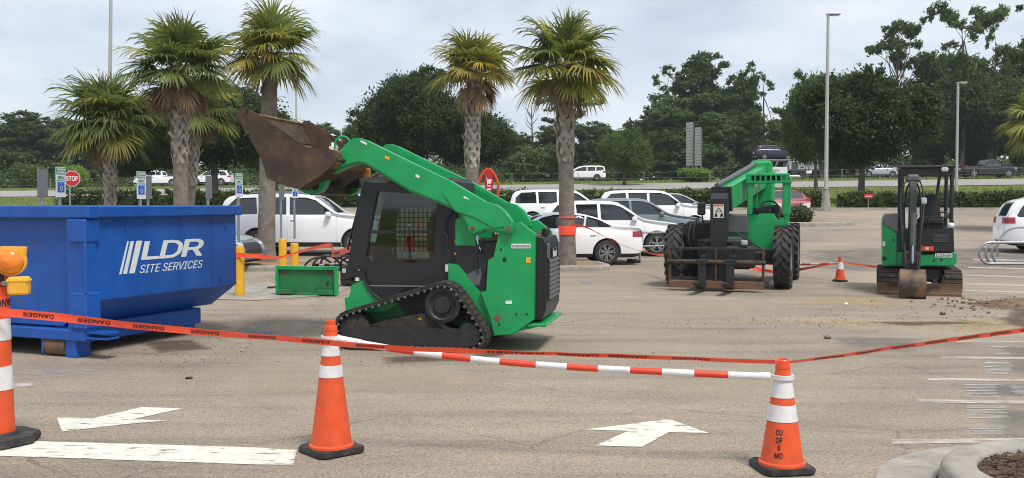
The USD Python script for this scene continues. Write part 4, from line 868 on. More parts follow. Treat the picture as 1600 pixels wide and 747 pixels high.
    m_ = part(t, 'mirror', box((ml[0][0], .2, ml[0][1]), (.17, .06, .27), .03), M['black']); part(m_, 'mirror_arm', tube([(ml[0][0], .22, ml[0][1] - .1), (ml[0][0] + .05, .25, ml[0][1] - .35), (ml[0][0] + .2, .3, ml[0][1] - .5)], .016), M['black'])
    wl = F(.6, [(1240, 275.5)])[0]; part(t, 'roof_wing', box((wl[0], .7, wl[1]), (.26, .36, .05), .02), M['sign_white'])
    part(t, 'rear_hood', bb(-.6, .62, 2.2, 3.15, .9, 1.25, .06), M['green'])
    for x in (-.34, .34):
        hl = F(-.40, [(1075, 405)])[0]; part(t, 'headlight', box((x, -.43, .93), (.14, .06, .10), .02), M['headlamp'])
    tx = F(-.43, [(1146, 386)])[0]; part(t, 'data_plate', box((tx[0] - .02, -.44, tx[1] - .03), (.10, .01, .07)), M['grey_metal'])
    gt = F(-.1, [(1158, 350)])[0]; part(t, 'valve_block', box((gt[0] - .1, .15, gt[1]), (.42, .35, .4), .03), M['grey_metal'])
telehandler()

# ================================================================ mini excavator
add('mud_bucket', (0.030, 0.027, 0.025), 0.7, col2=(0.17, 0.10, 0.055), thr=(.38, .54), scale=2.2, dust=0.5, dcol=(0.17, 0.12, 0.075), bump=0.003)
EX = Pose(gnd(1436.5, 462), -20.0)
def excavator():
    t = thing('mini_excavator', 'green and black mini excavator with canopy and its muddy bucket on the ground', 'excavator', EX.o, EX.rz)
    F = lambda y, p: EX.on(1, y, p)
    b = F(0, [(1370, 441), (1503, 462)]); xa, xb, zt = b[0][0], b[1][0], b[0][1]
    sec = [(-.02, .03), (.0, .0), (.05, .05), (.06, .14), (.03, zt), (-.01, zt), (.02, .14), (.015, .06)]
    part(t, 'dozer_blade', prism(sec, xa, xb, 0), M['mud_bucket'])
    part(t, 'blade_edge', bb(xa + .01, xb - .01, -.03, .0, -.0, .05), M['rust_steel'])
    for x in (-.3, .3): part(t, 'blade_arm', bar((x, .05, .15), (x * .9, .7, .28), .08, .10), M['charcoal'])
    def crawler(x0, x1):
        lp = np.array(hull2(circle((.42, .225), .215, 24) + circle((1.75, .225), .215, 24)))
        m = man(prism(lp, x0, x1, 0)) - man(prism(CS(lp).offset(-.035), x0 - .1, x1 + .1, 0))
        d = np.r_[lp, lp[:1]]; L = np.r_[0, np.cumsum(np.linalg.norm(np.diff(d, axis=0), axis=1))]; lg = []
        for u in np.linspace(0, L[-1], 36, endpoint=False):
            y, z = np.interp(u, L, d[:, 0]), np.interp(u, L, d[:, 1]); y2, z2 = np.interp((u + .02) % L[-1], L, d[:, 0]), np.interp((u + .02) % L[-1], L, d[:, 1])
            lg.append(moved(box((0, 0, 0), ((x1 - x0) * .96, .055, .045), .008), ((x0 + x1) / 2, y, z), rx=math.degrees(math.atan2(z2 - z, y2 - y))))
        tk = part(t, 'track', [tri(m)] + lg, M['muddy'])
        for y in (.42, 1.75): part(tk, 'idler', cyl((x0 + .05, y, .225), (x1 - .05, y, .225), .165), M['charcoal'])
        part(tk, 'track_frame', bb(x0 + .06, x1 - .06, .45, 1.72, .12, .30, .02), M['charcoal'])
    tl, tr = F(.25, [(1372, 430), (1405, 430)]), F(.25, [(1476, 430), (1504, 430)])
    crawler(tl[0][0], tl[1][0]); crawler(tr[0][0], tr[1][0])
    part(t, 'undercarriage', bb(-.42, .42, .5, 1.7, .22, .50, .05), M['black']); part(t, 'slew_ring', cyl((0, 1.1, .48), (0, 1.1, .62), .36, n=28), M['black'])
    # house
    y0 = .42; P = F(y0, [(1379, 416), (1402, 416), (1402, 360), (1398, 340), (1384, 340), (1379, 350)])
    part(t, 'counterweight_side', prism(P, y0, 1.95, 1, bev=.03), M['green'])
    P = F(y0, [(1379.5, 352), (1403, 366), (1404, 334), (1384, 335), (1380, 342)]); part(t, 'engine_cover', prism(P, y0 - .012, 1.9, 1, bev=.03), M['grey_metal'])
    P = F(y0, [(1402, 392), (1440, 392), (1440, 398), (1495, 396), (1495, 410), (1490, 416), (1402, 416)])
    part(t, 'house_base', prism(P, y0, 1.9, 1, bev=.02), M['green'])
    P = F(y0, [(1402, 358), (1490, 358), (1491, 394), (1402, 394)]); part(t, 'operator_floor', prism(P, y0 - .02, 1.7, 1, bev=.02), M['dark_plastic'])
    P = F(y0 - .03, [(1456, 366), (1484, 366), (1484, 379), (1456, 379)])
    part(t, 'floor_vent', [bb(P[0][0], P[1][0], y0 - .025, y0 - .005, P[2][1] + k * .033, P[2][1] + k * .033 + .034 * (.6 if k % 2 else .61)) for k in range(1)], M['black'])
    for k in range(5):
        z = P[2][1] + (k + .5) * (P[0][1] - P[2][1]) / 5; part(t, 'vent_slot', bb(P[0][0] + .02, P[1][0] - .02, y0 - .032, y0 - .02, z - .006, z + .006), M['grey_metal'])
    P = F(y0 - .03, [(1440, 385), (1459, 385), (1459, 391.5), (1440, 391.5)])
    part(t, 'safety_label', prism(P, y0 - .035, y0 - .022, 1), M['orange'], smooth=False); part(t, 'safety_label', prism(F(y0 - .03, [(1446, 386), (1451, 386), (1451, 391), (1446, 391)]), y0 - .039, y0 - .0352, 1), M['decal'], smooth=False)
    P = F(y0 - .02, [(1461, 396), (1488, 396), (1488, 402.5), (1461, 402.5)])
    part(t, 'number_plate', prism(P, y0 - .01, y0 - .004, 1), M['sign_white'], smooth=False); part(t, 'plate_number', lettering('1123439', P[0][0] + .015, P[1][0] - .015, P[2][1] + .014, P[0][1] - .014, lambda u, v, w: (u, y0 - .0105 - w, v), True), M['ink'], smooth=False)
    for px in ((1459, 407), (1471, 406), (1396, 375)):
        c = F(y0, [px])[0]; part(t, 'tie_down_hole', cyl((c[0], y0 - .004, c[1]), (c[0], y0 + .02, c[1]), .022, n=14), M['black'])
    lb = F(y0 - .03, [(1378, 381), (1383, 377)]); part(t, 'side_decal', box((lb[0][0] + .035, y0 - .002, lb[0][1]), (.05, .006, .09)), M['sign_white']); part(t, 'side_decal', box((lb[0][0] + .045, y0 - .002, lb[0][1] - .28), (.07, .006, .07)), M['ink'])
    # seat and controls
    P = F(1.25, [(1437, 345), (1437, 310), (1444, 304), (1459, 304), (1467, 312), (1471, 345)]); part(t, 'seat', [prism(P, 1.2, 1.34, 1, bev=.03), box((P[:, 0].mean(), 1.0, P[0][1] + .0), (.46, .48, .14), .04)], M['seat_cloth'])
    part(t, 'seat_base', box((P[:, 0].mean(), 1.1, P[0][1] - .22), (.5, .6, .36), .03), M['black'])
    cs_ = F(.62, [(1440, 340), (1486, 340), (1482, 334)])
    part(t, 'console_bar', tube([(cs_[0][0], .62, cs_[0][1]), (cs_[1][0], .62, cs_[1][1])], .02), M['black']); part(t, 'hand_rail', tube(spline([(cs_[1][0] + .0, .62, cs_[1][1] - .28), (cs_[1][0] + .03, .60, cs_[1][1] - .05), (cs_[1][0] + .0, .62, cs_[1][1] + .03), (cs_[1][0] - .3, .64, cs_[1][1] + .03)]), .014), M['black'])
    for x in (.02, .16): part(t, 'travel_lever', tube([(x + .0, .6, 1.0), (x, .55, 1.42), (x, .52, 1.48)], .013), M['black'])
    for s in (0, 1): part(t, 'armrest', box((P[:, 0].mean() + (-.30 if s == 0 else .32), .95, P[0][1] + .10), (.12, .4, .1), .03), M['grey_metal' if s else 'black'])
    # canopy
    c = F(.45, [(1407.5, 262), (1485, 262), (1412, 345)]); zt = c[0][1]
    for (x, y) in ((c[0][0], .45), (c[1][0], .45), (c[0][0], 1.75), (c[1][0], 1.75)): part(t, 'canopy_post', tube([(x + .03, y, .95), (x + .03, y, zt - .02)], .036, 10), M['dark_plastic'])
    part(t, 'canopy_brace', tube([(c[1][0] - .22, 1.3, 1.45), (c[1][0] - .10, 1.5, zt - .05)], .03), M['dark_plastic'])
    part(t, 'canopy_roof', [bb(c[0][0] - .03, c[1][0] + .09, .36, 1.9, zt - .02, zt + .035, .02), bb(c[0][0] + .0, c[1][0] + .05, .40, .46, zt - .16, zt - .0, .01)], M['black'])
    wl = F(.36, [(1476, 265)])[0]; part(t, 'work_light', box((wl[0], .33, wl[1] - .0), (.12, .07, .085), .02), M['headlamp'])
    gl = F(.5, [(1485.5, 352)])[0]; part(t, 'rag', moved(trimesh.creation.icosphere(2, .06), (gl[0], .45, gl[1])), M['white_plain'])
    # boom, arm and bucket
    p = F(-.25, [(1425, 418), (1426, 292), (1428, 278), (1427, 330), (1427, 414)])
    bx = p[0][0]
    part(t, 'swing_bracket', [bb(bx - .14, bx + .14, .1, .45, .48, .82, .04)], M['charcoal'])
    bm = [(.28, .66), (.18, .74), (-.02, 1.5), (-.02, 2.0), (-.12, 2.32), (.0, 2.36), (.14, 2.1), (.16, 1.5), (.38, .78)]
    zt2 = p[2][1]; bm = [(y, z * zt2 / 2.36) for y, z in bm]
    part(t, 'boom', prism(bm, bx - .06, bx + .06, 0, bev=.012), M['charcoal'])
    st = [(-.02, zt2 - .02), (-.12, zt2 + .02), (-.32, zt2 - .28), (-.46, .62), (-.36, .56), (-.20, zt2 - .42)]
    part(t, 'stick', prism(st, bx - .06, bx + .06, 0, bev=.012), M['charcoal'])
    part(t, 'elbow_pin', cyl((bx - .13, -.05, zt2 - .03), (bx + .13, -.05, zt2 - .03), .05), M['grey_metal'])
    part(t, 'elbow_cap', [box((bx, -.09, zt2 + .0), (.22, .18, .14), .04)], M['grey_metal'])
    part(t, 'boom_cylinder', cyl((bx, -.12, .70), (bx, -.2, 1.35), .05), M['grey_metal']); part(t, 'boom_cylinder_rod', cyl((bx, -.2, 1.35), (bx, -.24, 1.62), .026), M['chrome'])
    part(t, 'bucket_cylinder', cyl((bx + .0, -.44, .95), (bx + .0, -.42, 1.55), .045), M['grey_metal']); part(t, 'bucket_cylinder_rod', cyl((bx, -.46, .62), (bx, -.44, .96), .024), M['chrome'])
    for s in (-1, 1):
        part(t, 'boom_hose', tube(spline([(bx + s * .10, .2, .8), (bx + s * .13, -.05, 1.3), (bx + s * .12, -.12, 1.9), (bx + s * .07, -.18, zt2 - .1)]), .016), M['black'])
        part(t, 'boom_hose', tube(spline([(bx + s * .15, .25, .9), (bx + s * .19, .05, 1.5), (bx + s * .17, .02, 2.0), (bx + s * .10, -.1, zt2 - .03)]), .014), M['grey_metal'])
        lk = F(-.45, [(1414 if s < 0 else 1436, 398), (1416 if s < 0 else 1434, 365)]); part(t, 'bucket_link', bar((bx + s * .10, -.50, .40), (bx + s * .14, -.36, .98), .03, .07, (0, 1, 0)), M['charcoal'])
    hl = F(-.1, [(1443, 314)])[0]; part(t, 'boom_light', [box((hl[0], -.03, hl[1]), (.12, .07, .12), .02), ], M['headlamp'])
    part(t, 'light_bracket', bar((hl[0] - .03, .0, hl[1]), (bx, .05, hl[1] - .05), .04, .05), M['black'])
    k = F(-.55, [(1405, 420), (1447, 420), (1426, 471), (1405, 434)]); hw = (k[1][0] - k[0][0]) / 2; bx2 = (k[1][0] + k[0][0]) / 2
    pr = [(-.42, .52), (-.60, .50), (-.74, .40), (-.80, .26), (-.76, .10), (-.66, .0), (-.50, -.0), (-.30, .05), (-.22, .12)]
    pr = [tuple(q) for q in spline(pr, 26)]; bk = CS(pr); shell = bk - bk.offset(-.02)
    keep = CrossSection()
    for a_, b_ in zip(pr[:-1], pr[1:]): keep = keep + CS(hull2(circle(a_, .03, 8) + circle(b_, .03, 8)))
    B = part(t, 'bucket', prism(shell ^ keep, bx2 - hw, bx2 + hw, 0), M['mud_bucket'], label='muddy digging bucket')
    for s in (-1, 1): part(B, 'side_plate', prism(pr, bx2 + s * hw, bx2 + s * (hw - .018), 0), M['mud_bucket'])
    for q in range(4):
        x = bx2 - hw + .06 + q * (2 * hw - .12) / 3; part(B, 'tooth', prism([(-.26, .10), (-.23, .15), (-.12, .19), (-.13, .15)], x - .03, x + .03, 0), M['steel'])
    part(B, 'bucket_ear', bb(bx - .09, bx - .06, -.56, -.36, .36, .66, .01), M['charcoal']); part(B, 'bucket_ear', bb(bx + .06, bx + .09, -.56, -.36, .36, .66, .01), M['charcoal'])
excavator()

# ================================================================ loader attachments left on the ground
def attachments():
    a, b = gnd(433, 461), gnd(527, 463)
    ang = math.degrees(math.atan2(b[1] - a[1], b[0] - a[0])); P = Pose(a, ang); W = float(np.linalg.norm(b - a))
    t = thing('attachment_frame', 'green steel loader mounting plate standing on the ground', 'attachment plate', P.o, ang)
    zt = P.on(1, 0, [(470, 416)])[0][1]
    part(t, 'plate', bb(.0, W, .0, .025, .04, zt - .03), M['green_dirty'])
    part(t, 'top_rail', prism([(-.05, zt - .06), (.09, zt - .04), (.09, zt), (-.05, zt)], .0 - .006, W + .006, 0), M['green'])
    for x in (.0, W - .04): part(t, 'side_rail', bb(x - .003, x + .043, -.07, .08, .02, zt - .065, .008), M['green'])
    for x in (.045, W - .35): part(t, 'foot_bracket', [bb(x, x + .30, -.09, -.001, .03, .06, .006), bb(x, x + .30, -.10, -.075, .0301, .12, .006)], M['green_dirty'])
    for x in (.05, W - .2): part(t, 'rust_patch', bb(x, x + .14, -.003, .001, zt - .16, zt - .08), M['rust_steel'])
    part(t, 'bottom_rail', bb(.05, W - .05, -.03, .06, .0, .05, .008), M['green_dirty'])
    part(t, 'latch', bb(W * .835, W * .86, -.03, .0, .22, .28, .006), M['black'])
    # black trencher body with hoses
    a = gnd(528, 450, 0); Q = Pose((a[0], a[1] + .2, 0), -4)
    u = thing('hydraulic_attachment', 'black hydraulic loader attachment with coiled hoses behind the green plate', 'loader attachment', Q.o, -4)
    part(u, 'housing', [bb(.0, .62, .0, .55, .03, .46, .05)], M['black'])
    part(u, 'motor', [lathe([(0, 0), (.12, 0), (.13, .02), (.13, .2), (.09, .24), (0, .24)], 2, 22, (.36, .25, .45))], M['black'])
    part(u, 'mounting_arm', bar((-.6, .2, .40), (.05, .25, .38), .16, .14), M['black'])
    part(u, 'label_plate', bb(.06, .13, -.006, .0, .30, .38), M['sign_white'])
    part(u, 'label_mark', bb(.085, .105, -.009, -.0061, .32, .36), M['ink'])
    rr = random.Random(9)
    for k in range(5):
        x0 = -.75 + .18 * k; pts = [(x0, .1, .33), (x0 + .1, -.02 + .03 * k, .52 + .05 * (k % 3)), (x0 + .35, .08, .60 + .04 * (k % 2)), (x0 + .55, .15, .48), (x0 + .72, .2, .42)]
        part(u, 'hose', tube(spline(pts, 20), .022), M['black'])
    part(u, 'hose', tube(spline([(-.95, -.1, .35), (-1.05, -.3, .12), (-1.2, -.45, .04), (-1.35, -.5, .03)], 18), .02), M['black'], label='hose end lying on the ground')
    for (x, z) in ((-.42, .44), (-.2, .46)): part(u, 'coupling', cyl((x, .0, z), (x + .1, .02, z + .02), .032), M['steel'])
attachments()

# ================================================================ cones, bars, tape
def cone(name, base, h, rb, rt, bands, label, rz=30, group=None, cat_='traffic cone', baseh=.045, bw=None, text=None):
    """bands: [(z0, z1)] white collars as fractions of the height"""
    t = thing(name, label, cat_, base, rz, group); bw = bw or rb * 2.35
    oc = [(sx * bw / 2 - sx * bw * .12 * a, sy * bw / 2 - sy * bw * .12 * b) for sx, sy, o in ((1, 1, 0), (-1, 1, 1), (-1, -1, 0), (1, -1, 1)) for a, b in (((0, 1), (1, 0)) if o == 0 else ((1, 0), (0, 1)))]
    oc = [tuple(p) for p in hull2(oc)]
    part(t, 'base', prism(oc, 0.002, baseh, 2, bev=.010), M['cone_base'])
    R = lambda z: rb + (rt - rb) * (z - baseh) / (h - baseh)
    prof = [(0, baseh - .01), (rb * 1.10, baseh - .01), (rb * 1.08, baseh + .015), (R(baseh + .02), baseh + .022)]
    prof += [(R(z), z) for z in np.linspace(baseh + .03, h * .92, 12)] + [(R(h * .925) + .004, h * .925), (R(h * .94) + .004, h * .955), (R(h * .96) - .004, h * .962), (R(h) + .001, h * .97), (R(h) + .001, h - .004), (R(h) * .75, h), (R(h) * .7, h - .03), (0, h - .03)]
    part(t, 'cone', lathe(prof, 2, 40), M['orange'])
    for z0, z1 in bands:
        z0, z1 = z0 * h, z1 * h; part(t, 'white_collar', lathe([(R(z0) - .004, z0), (R(z0) + .003, z0 + .001), (R(z1) + .003, z1 - .001), (R(z1) - .004, z1)], 2, 40), M['white_band'])
    if text:
        a0 = text[0]
        for (s, z0, z1, half) in text[1]:
            fn = lambda u, v, w: ((R(v) + .0012 + w) * math.cos(a0 + u / R(v)), (R(v) + .0012 + w) * math.sin(a0 + u / R(v)), v)
            part(t, 'stencil', lettering(s, -half, half, z0 * h, z1 * h, fn, True, 0, .0015), M['ink'], smooth=False)
    return t
c1, c2 = gnd(518, 706), gnd(1221.5, 734)
cone('traffic_cone', c1, .914, .142, .033, [(.575, .665), (.735, .832)], 'tall orange traffic cone with two white collars, left end of the striped bar', rz=41, bw=.36)
def facing(c): return math.atan2(-c[1], -c[0])
cone('traffic_cone', c2, .715, .138, .036, [(.455, .60), (.665, .845)], 'shorter orange traffic cone stencilled CU OF S MO at the right end of the bar', rz=8, bw=.34,
     text=(facing(c2) - math.radians(8) - .16, [('CU', .345, .395, .021), ('OF', .277, .327, .020), ('S', .215, .262, .009), ('MO', .146, .194, .025)]))
g3, g4 = gnd(1312.5, 440), gnd(1116.5, 440)
cone('traffic_cone', g3, .55, .11, .03, [(.50, .78)], 'small distant orange cone between the telehandler and the excavator', rz=20)
cone('traffic_cone', (g4[0] + .9, g4[1] + 3.2, float(T(g4[0], g4[1] + 3.2))), .71, .13, .035, [(.46, .60), (.68, .84)], 'orange cone seen through the fork carriage of the telehandler', rz=20)
def sag(pts, n): return spline(pts, n)
def cone_bar(name, pts, segs, r, label, cap=.0):
    """pts: 3D curve; segs: fractions with colours"""
    t = thing(name, label, 'cone bar', (0, 0, 0))
    C = sag(pts, 160); d = np.r_[0, np.cumsum(np.linalg.norm(np.diff(C, axis=0), axis=1))] / np.sum(np.linalg.norm(np.diff(C, axis=0), axis=1))
    P = lambda u: np.array([np.interp(u, d, C[:, k]) for k in range(3)])
    for a, b, m, k in segs: part(t, 'bar_segment' if k == 1 else 'bar_sleeve', tube([P(u) for u in np.linspace(a, b, 8)], r * k, 18), M[m])
    return t
tp1, tp2 = C0 + ray(518, 527.5) * (c1[1] / ray(518, 527.5)[1]), C0 + ray(1220, 588.5) * (c2[1] / ray(1220, 588.5)[1])
mids = []
for (px, py) in ((614, 545), (748, 562), (899, 574), (1044, 581.5), (1142, 586)):
    f = (px - 518) / (1220 - 518); Y = c1[1] + (c2[1] - c1[1]) * f - .02; mids.append(at(px, py, Y))
xs_ = [(567, 'w'), (614, 'r'), (657, 'w'), (702, 'r'), (748, 'w'), (794, 'r'), (851, 'w'), (899, 'r'), (947, 'w'), (996, 'r'), (1044, 'w'), (1092, 'r'), (1142, 'w'), (1189, 'x')]
fr = lambda x: (x - 518) / (1220 - 518)
segs = [(fr(528), fr(568), 'white_band', 1.18)]
order = [(567, 614, 'white_band'), (614, 657, 'red_band'), (657, 702, 'white_band'), (702, 748, 'red_band'), (748, 794, 'white_band'), (794, 851, 'red_band'), (851, 899, 'white_band')]
order = [(568, 612, 'white_band'), (612, 656, 'red_band'), (656, 702, 'white_band'), (702, 748, 'red_band'), (748, 794, 'red_band')]
bnd = [568, 612, 657, 702, 748, 794, 851, 899, 947, 996, 1044, 1092, 1142, 1189]
cols = ['white_band', 'red_band'] * 7
# colours read left to right in the photograph
seq = ['white_band', 'red_band', 'white_band', 'red_band', 'red_band']
segs += [(fr(a), fr(b), 'white_band' if k % 2 == 0 else 'red_band', 1) for k, (a, b) in enumerate(zip(bnd[:-1], bnd[1:]))]
segs += [(fr(1189), fr(1204), 'white_band', 1.15)]
bt = cone_bar('cone_bar', [tp1] + mids + [tp2], segs, .0225, 'red and white striped plastic bar hung between the two front cones')
for c, p, h, rb, rt in ((c1, tp1, .914, .142, .033), (c2, tp2, .715, .138, .036)):
    R = rb + (rt - rb) * (p[2] - .045) / (h - .045) + .004
    part(bt, 'end_ring', lathe([(R, -.014), (R + .014, -.014), (R + .014, .014), (R, .014), (R, -.014)], 2, 32, (c[0], c[1], p[2])), M['white_band'])
B0, B1 = at(1165, 410, 25.0), at(1312, 412, g3[1] + .0)
B1 = np.array([g3[0], g3[1], B1[2]])
cone_bar('cone_bar', [B0, (B0 + B1) / 2 - (0, 0, .03), B1], [(k / 11, (k + 1) / 11, 'red_band' if k % 2 else 'white_band', 1) for k in range(11)], .03, 'distant red and white bar behind the telehandler')

def tape(label, pts, width, n=120, texts=(), twist=None, name='danger_tape', ty=None):
    """a ribbon along pts (3D centre line). width: number or list; twist: tilt of the ribbon, degrees; texts: (u0, u1) fractions where the print stands"""
    t = thing(name, label, 'warning tape', (0, 0, 0))
    C = sag(pts, n) if len(pts) > 2 else np.linspace(pts[0], pts[1], n)
    L = np.r_[0, np.cumsum(np.linalg.norm(np.diff(C, axis=0), axis=1))]; u = L / L[-1]
    W = np.interp(u, np.linspace(0, 1, len(width)), width) if np.ndim(width) else np.full(n, width)
    TW = np.radians(np.interp(u, np.linspace(0, 1, len(twist)), twist)) if twist is not None else np.zeros(n)
    tg = np.gradient(C, axis=0); tg /= np.linalg.norm(tg, axis=1, keepdims=True)
    sd = np.cross(tg, [0, 0, 1.0]); sd /= np.linalg.norm(sd, axis=1, keepdims=True); up = np.cross(sd, tg)
    flip = np.where(sd[:, 1] > 0, -1, 1)[:, None]; sd = sd * flip                     # sd looks to the camera
    wu = up * np.cos(TW)[:, None] + sd * np.sin(TW)[:, None]; nr = sd * np.cos(TW)[:, None] - up * np.sin(TW)[:, None]
    wob = (noise(np.c_[u * 31, u * 0, u * 0], 3) - .5)
    k = 4; rows = np.linspace(-.5, .5, k); V = []; 
    for i in range(n):
        for r_ in rows: V.append(C[i] + wu[i] * W[i] * r_ + nr[i] * (.007 * wob[i] + .10 * W[i] * (abs(r_) - .25)))
    V = np.array(V); back = V - np.repeat(nr, k, 0) * .0006
    F = []
    for i in range(n - 1):
        for j in range(k - 1):
            a, b, c, d = i * k + j, i * k + j + 1, (i + 1) * k + j + 1, (i + 1) * k + j; F += [[a, c, b], [a, d, c]]
    F = np.array(F); part(t, 'ribbon', trimesh.Trimesh(np.vstack([V, back]), np.vstack([F, F[:, ::-1] + len(V)]), process=False), M['orange_tape'], smooth=True)
    ii = lambda a, A: np.array([np.interp(a, u, A[:, q]) for q in range(3)])
    for (u0, u1) in texts:
        fn = lambda a, v, w: ii(a, C) + ii(a, wu) * v * np.interp(a, u, W) + ii(a, nr) * (.007 * np.interp(a, u, wob) + .10 * np.interp(a, u, W) * (abs(v) - .25) + .0025 + w)
        m = lettering('DANGER', u0, u1, -.25, .25, fn, True, 0, .0006, flip=True)
        m = m.subdivide_to_size(.03) if len(m.faces) < 4000 else m
        part(t, 'print', m, M['ink'], smooth=False)
    return t
dr = gnd(-4, 692)
yl = [(-30, 484.5, dr[1] - .13), (4, 488, dr[1] - .13), (40, 491, dr[1] - .08), (130, 500, 6.74), (300, 517.5, 6.66), (420, 527, 6.58), (519, 536, c1[1] - .085), (600, 542.5, 6.3), (700, 547, 6.25), (900, 554, 6.2), (1080, 560.5, 6.18), (1212, 566, c2[1] - .06)]
P3 = [at(a, b, y) for a, b, y in yl]
spx = [(36, 84), (122, 172), (208, 256), (298, 342), (388, 430), (472, 514), (556, 600), (760, 850), (870, 935), (950, 1010), (1050, 1108)]
def ufrac(px): 
    Q = np.array([p[0] for p in yl]); CC = sag(P3, 400); L = np.r_[0, np.cumsum(np.linalg.norm(np.diff(CC, axis=0), axis=1))]; L /= L[-1]
    X = 800 + FP * CC[:, 0] / (CC[:, 1] * math.cos(PITCH) - (CC[:, 2] - EYE) * math.sin(PITCH)); return float(np.interp(px, X, L))
tape('orange DANGER tape strung from the striped post past the tall cone to the shorter cone', P3, [.058, .060, .055, .050, .047, .044, .042, .038, .035, .034, .034, .028], 260, [(ufrac(a), ufrac(b)) for a, b in spx], twist=[8, 2, 22, 10, 34, 14, 40, 22, 48, 26, 40, 20])
P4 = [at(1228, 567, c2[1] - .03), at(1300, 557.5, c2[1] + .25), at(1400, 543, c2[1] + .8), at(1500, 529, c2[1] + 1.4), at(1600, 515.5, c2[1] + 2.0), at(1720, 500, c2[1] + 2.8)]
tape('orange DANGER tape rising from the shorter cone to the right edge of the lot', P4, [.024, .034, .040, .046, .050, .05], 160, [(.06 + .105 * k, .13 + .105 * k) for k in range(8)], twist=[40, 32, 28, 24, 20, 20])
part(thing('danger_tape', 'knot of orange tape wound round the tip of the shorter cone', 'warning tape', (c2[0], c2[1], .705)), 'wrap', lathe([(.036, -.018), (.041, -.016), (.042, .006), (.038, .012), (.036, .012), (.036, -.018)], 2, 24), M['orange_tape'])

# striped post at the left edge
def post():
    t = thing('striped_post', 'orange and white striped post with amber lamp on an octagonal rubber base', 'traffic post', dr, 12)
    z = lambda py: at(0, py, dr[1])[2]
    b = [(.285 * math.cos(a), .285 * math.sin(a)) for a in np.linspace(PI / 8, PI / 8 + 2 * PI, 8, endpoint=False)]
    part(t, 'base', prism(b, .002, .062, 2, bev=.014), M['cone_base'])
    part(t, 'base_collar', lathe([(0, .05), (.15, .05), (.135, .085), (0, .085)], 2, 32), M['cone_base'])
    zs = [(z(690), .118), (z(676), .120), (z(664), .116), (z(650), .113), (z(608), .109), (z(570), .103), (z(531), .100), (z(497), .096), (z(455), .092), (z(448), .088)]
    part(t, 'tube', lathe([(0, zs[0][0])] + [(r, h) for h, r in zs] + [(.06, z(446)), (0, z(446))], 2, 40), M['orange'])
    for a, b_, ra, rb in ((571, 608, .103, .109), (497, 531, .096, .100)):
        part(t, 'white_band', lathe([(ra - .004, z(a)), (ra + .003, z(a) - .002), (rb + .003, z(b_) + .002), (rb - .004, z(b_))], 2, 40), M['white_band'])
    part(t, 'handle', [box((.02, 0, z(432)), (.16, .07, z(413) - z(452)), .03)], M['orange'])
    part(t, 'handle_slot', box((.045, -.037, z(432)), (.06, .012, z(424) - z(440)), .004), M['ink'])
    # lamp
    la = at(17, 408, dr[1] - .07); a = math.radians(-12); la = np.array([la[0] - dr[0], la[1] - dr[1], la[2]]); la = np.array([math.cos(a) * la[0] - math.sin(a) * la[1], math.sin(a) * la[0] + math.cos(a) * la[1], la[2]])
    lens = lathe([(0, .075), (.03, .073), (.06, .062), (.08, .045), (.092, .02), (.097, .0), (.092, -.02), (.08, -.045), (.06, -.062), (.03, -.073), (0, -.075)], 1, 40)
    fan = box((0, 0, .02), (.19, .05, .17), .02)
    W = part(t, 'warning_lamp', moved(lens, la), M['amber'], label='round amber lens')
    part(W, 'lens_rim', moved(lathe([(.094, -.022), (.104, -.018), (.104, .018), (.094, .022)], 1, 40), la), M['yellow_case'])
    part(W, 'lens_shield', moved(prism([(-.085, .02), (.095, .0), (.105, .10), (-.06, .105)], -.03, .03, 1, bev=.01), la), M['yellow_case'])
    part(W, 'battery_case', moved(box((.05, 0, 0), (.135, .10, z(430) - z(458)), .014), (la[0] + .0, la[1], z(445))), M['yellow_case'])
    part(W, 'case_ridge', moved(box((.05, 0, 0), (.145, .11, .02), .006), (la[0], la[1], z(437))), M['yellow_case'])
    part(t, 'lamp_bolt', cyl((la[0] - .06, -.06, z(442)), (la[0] - .06, -.03, z(442)), .018, n=10), M['steel'])
    fn = lambda u, v, w: ((.0955 + w) * math.cos(u), (.0955 + w) * math.sin(u), v)
    part(t, 'tape_wrap', lathe([(.094, z(492)), (.098, z(491)), (.0985, z(476)), (.096, z(462)), (.092, z(462))], 2, 40), M['orange_tape'])
    a0 = facing(dr) - math.radians(12)
    part(t, 'tape_print', lettering('DANGER', a0 - .60, a0 + 1.55, z(479), z(466), lambda u, v, w: ((.0995 + w) * math.cos(u), (.0995 + w) * math.sin(u), v), True, 0, .001, flip=True), M['ink'], smooth=False)
post()

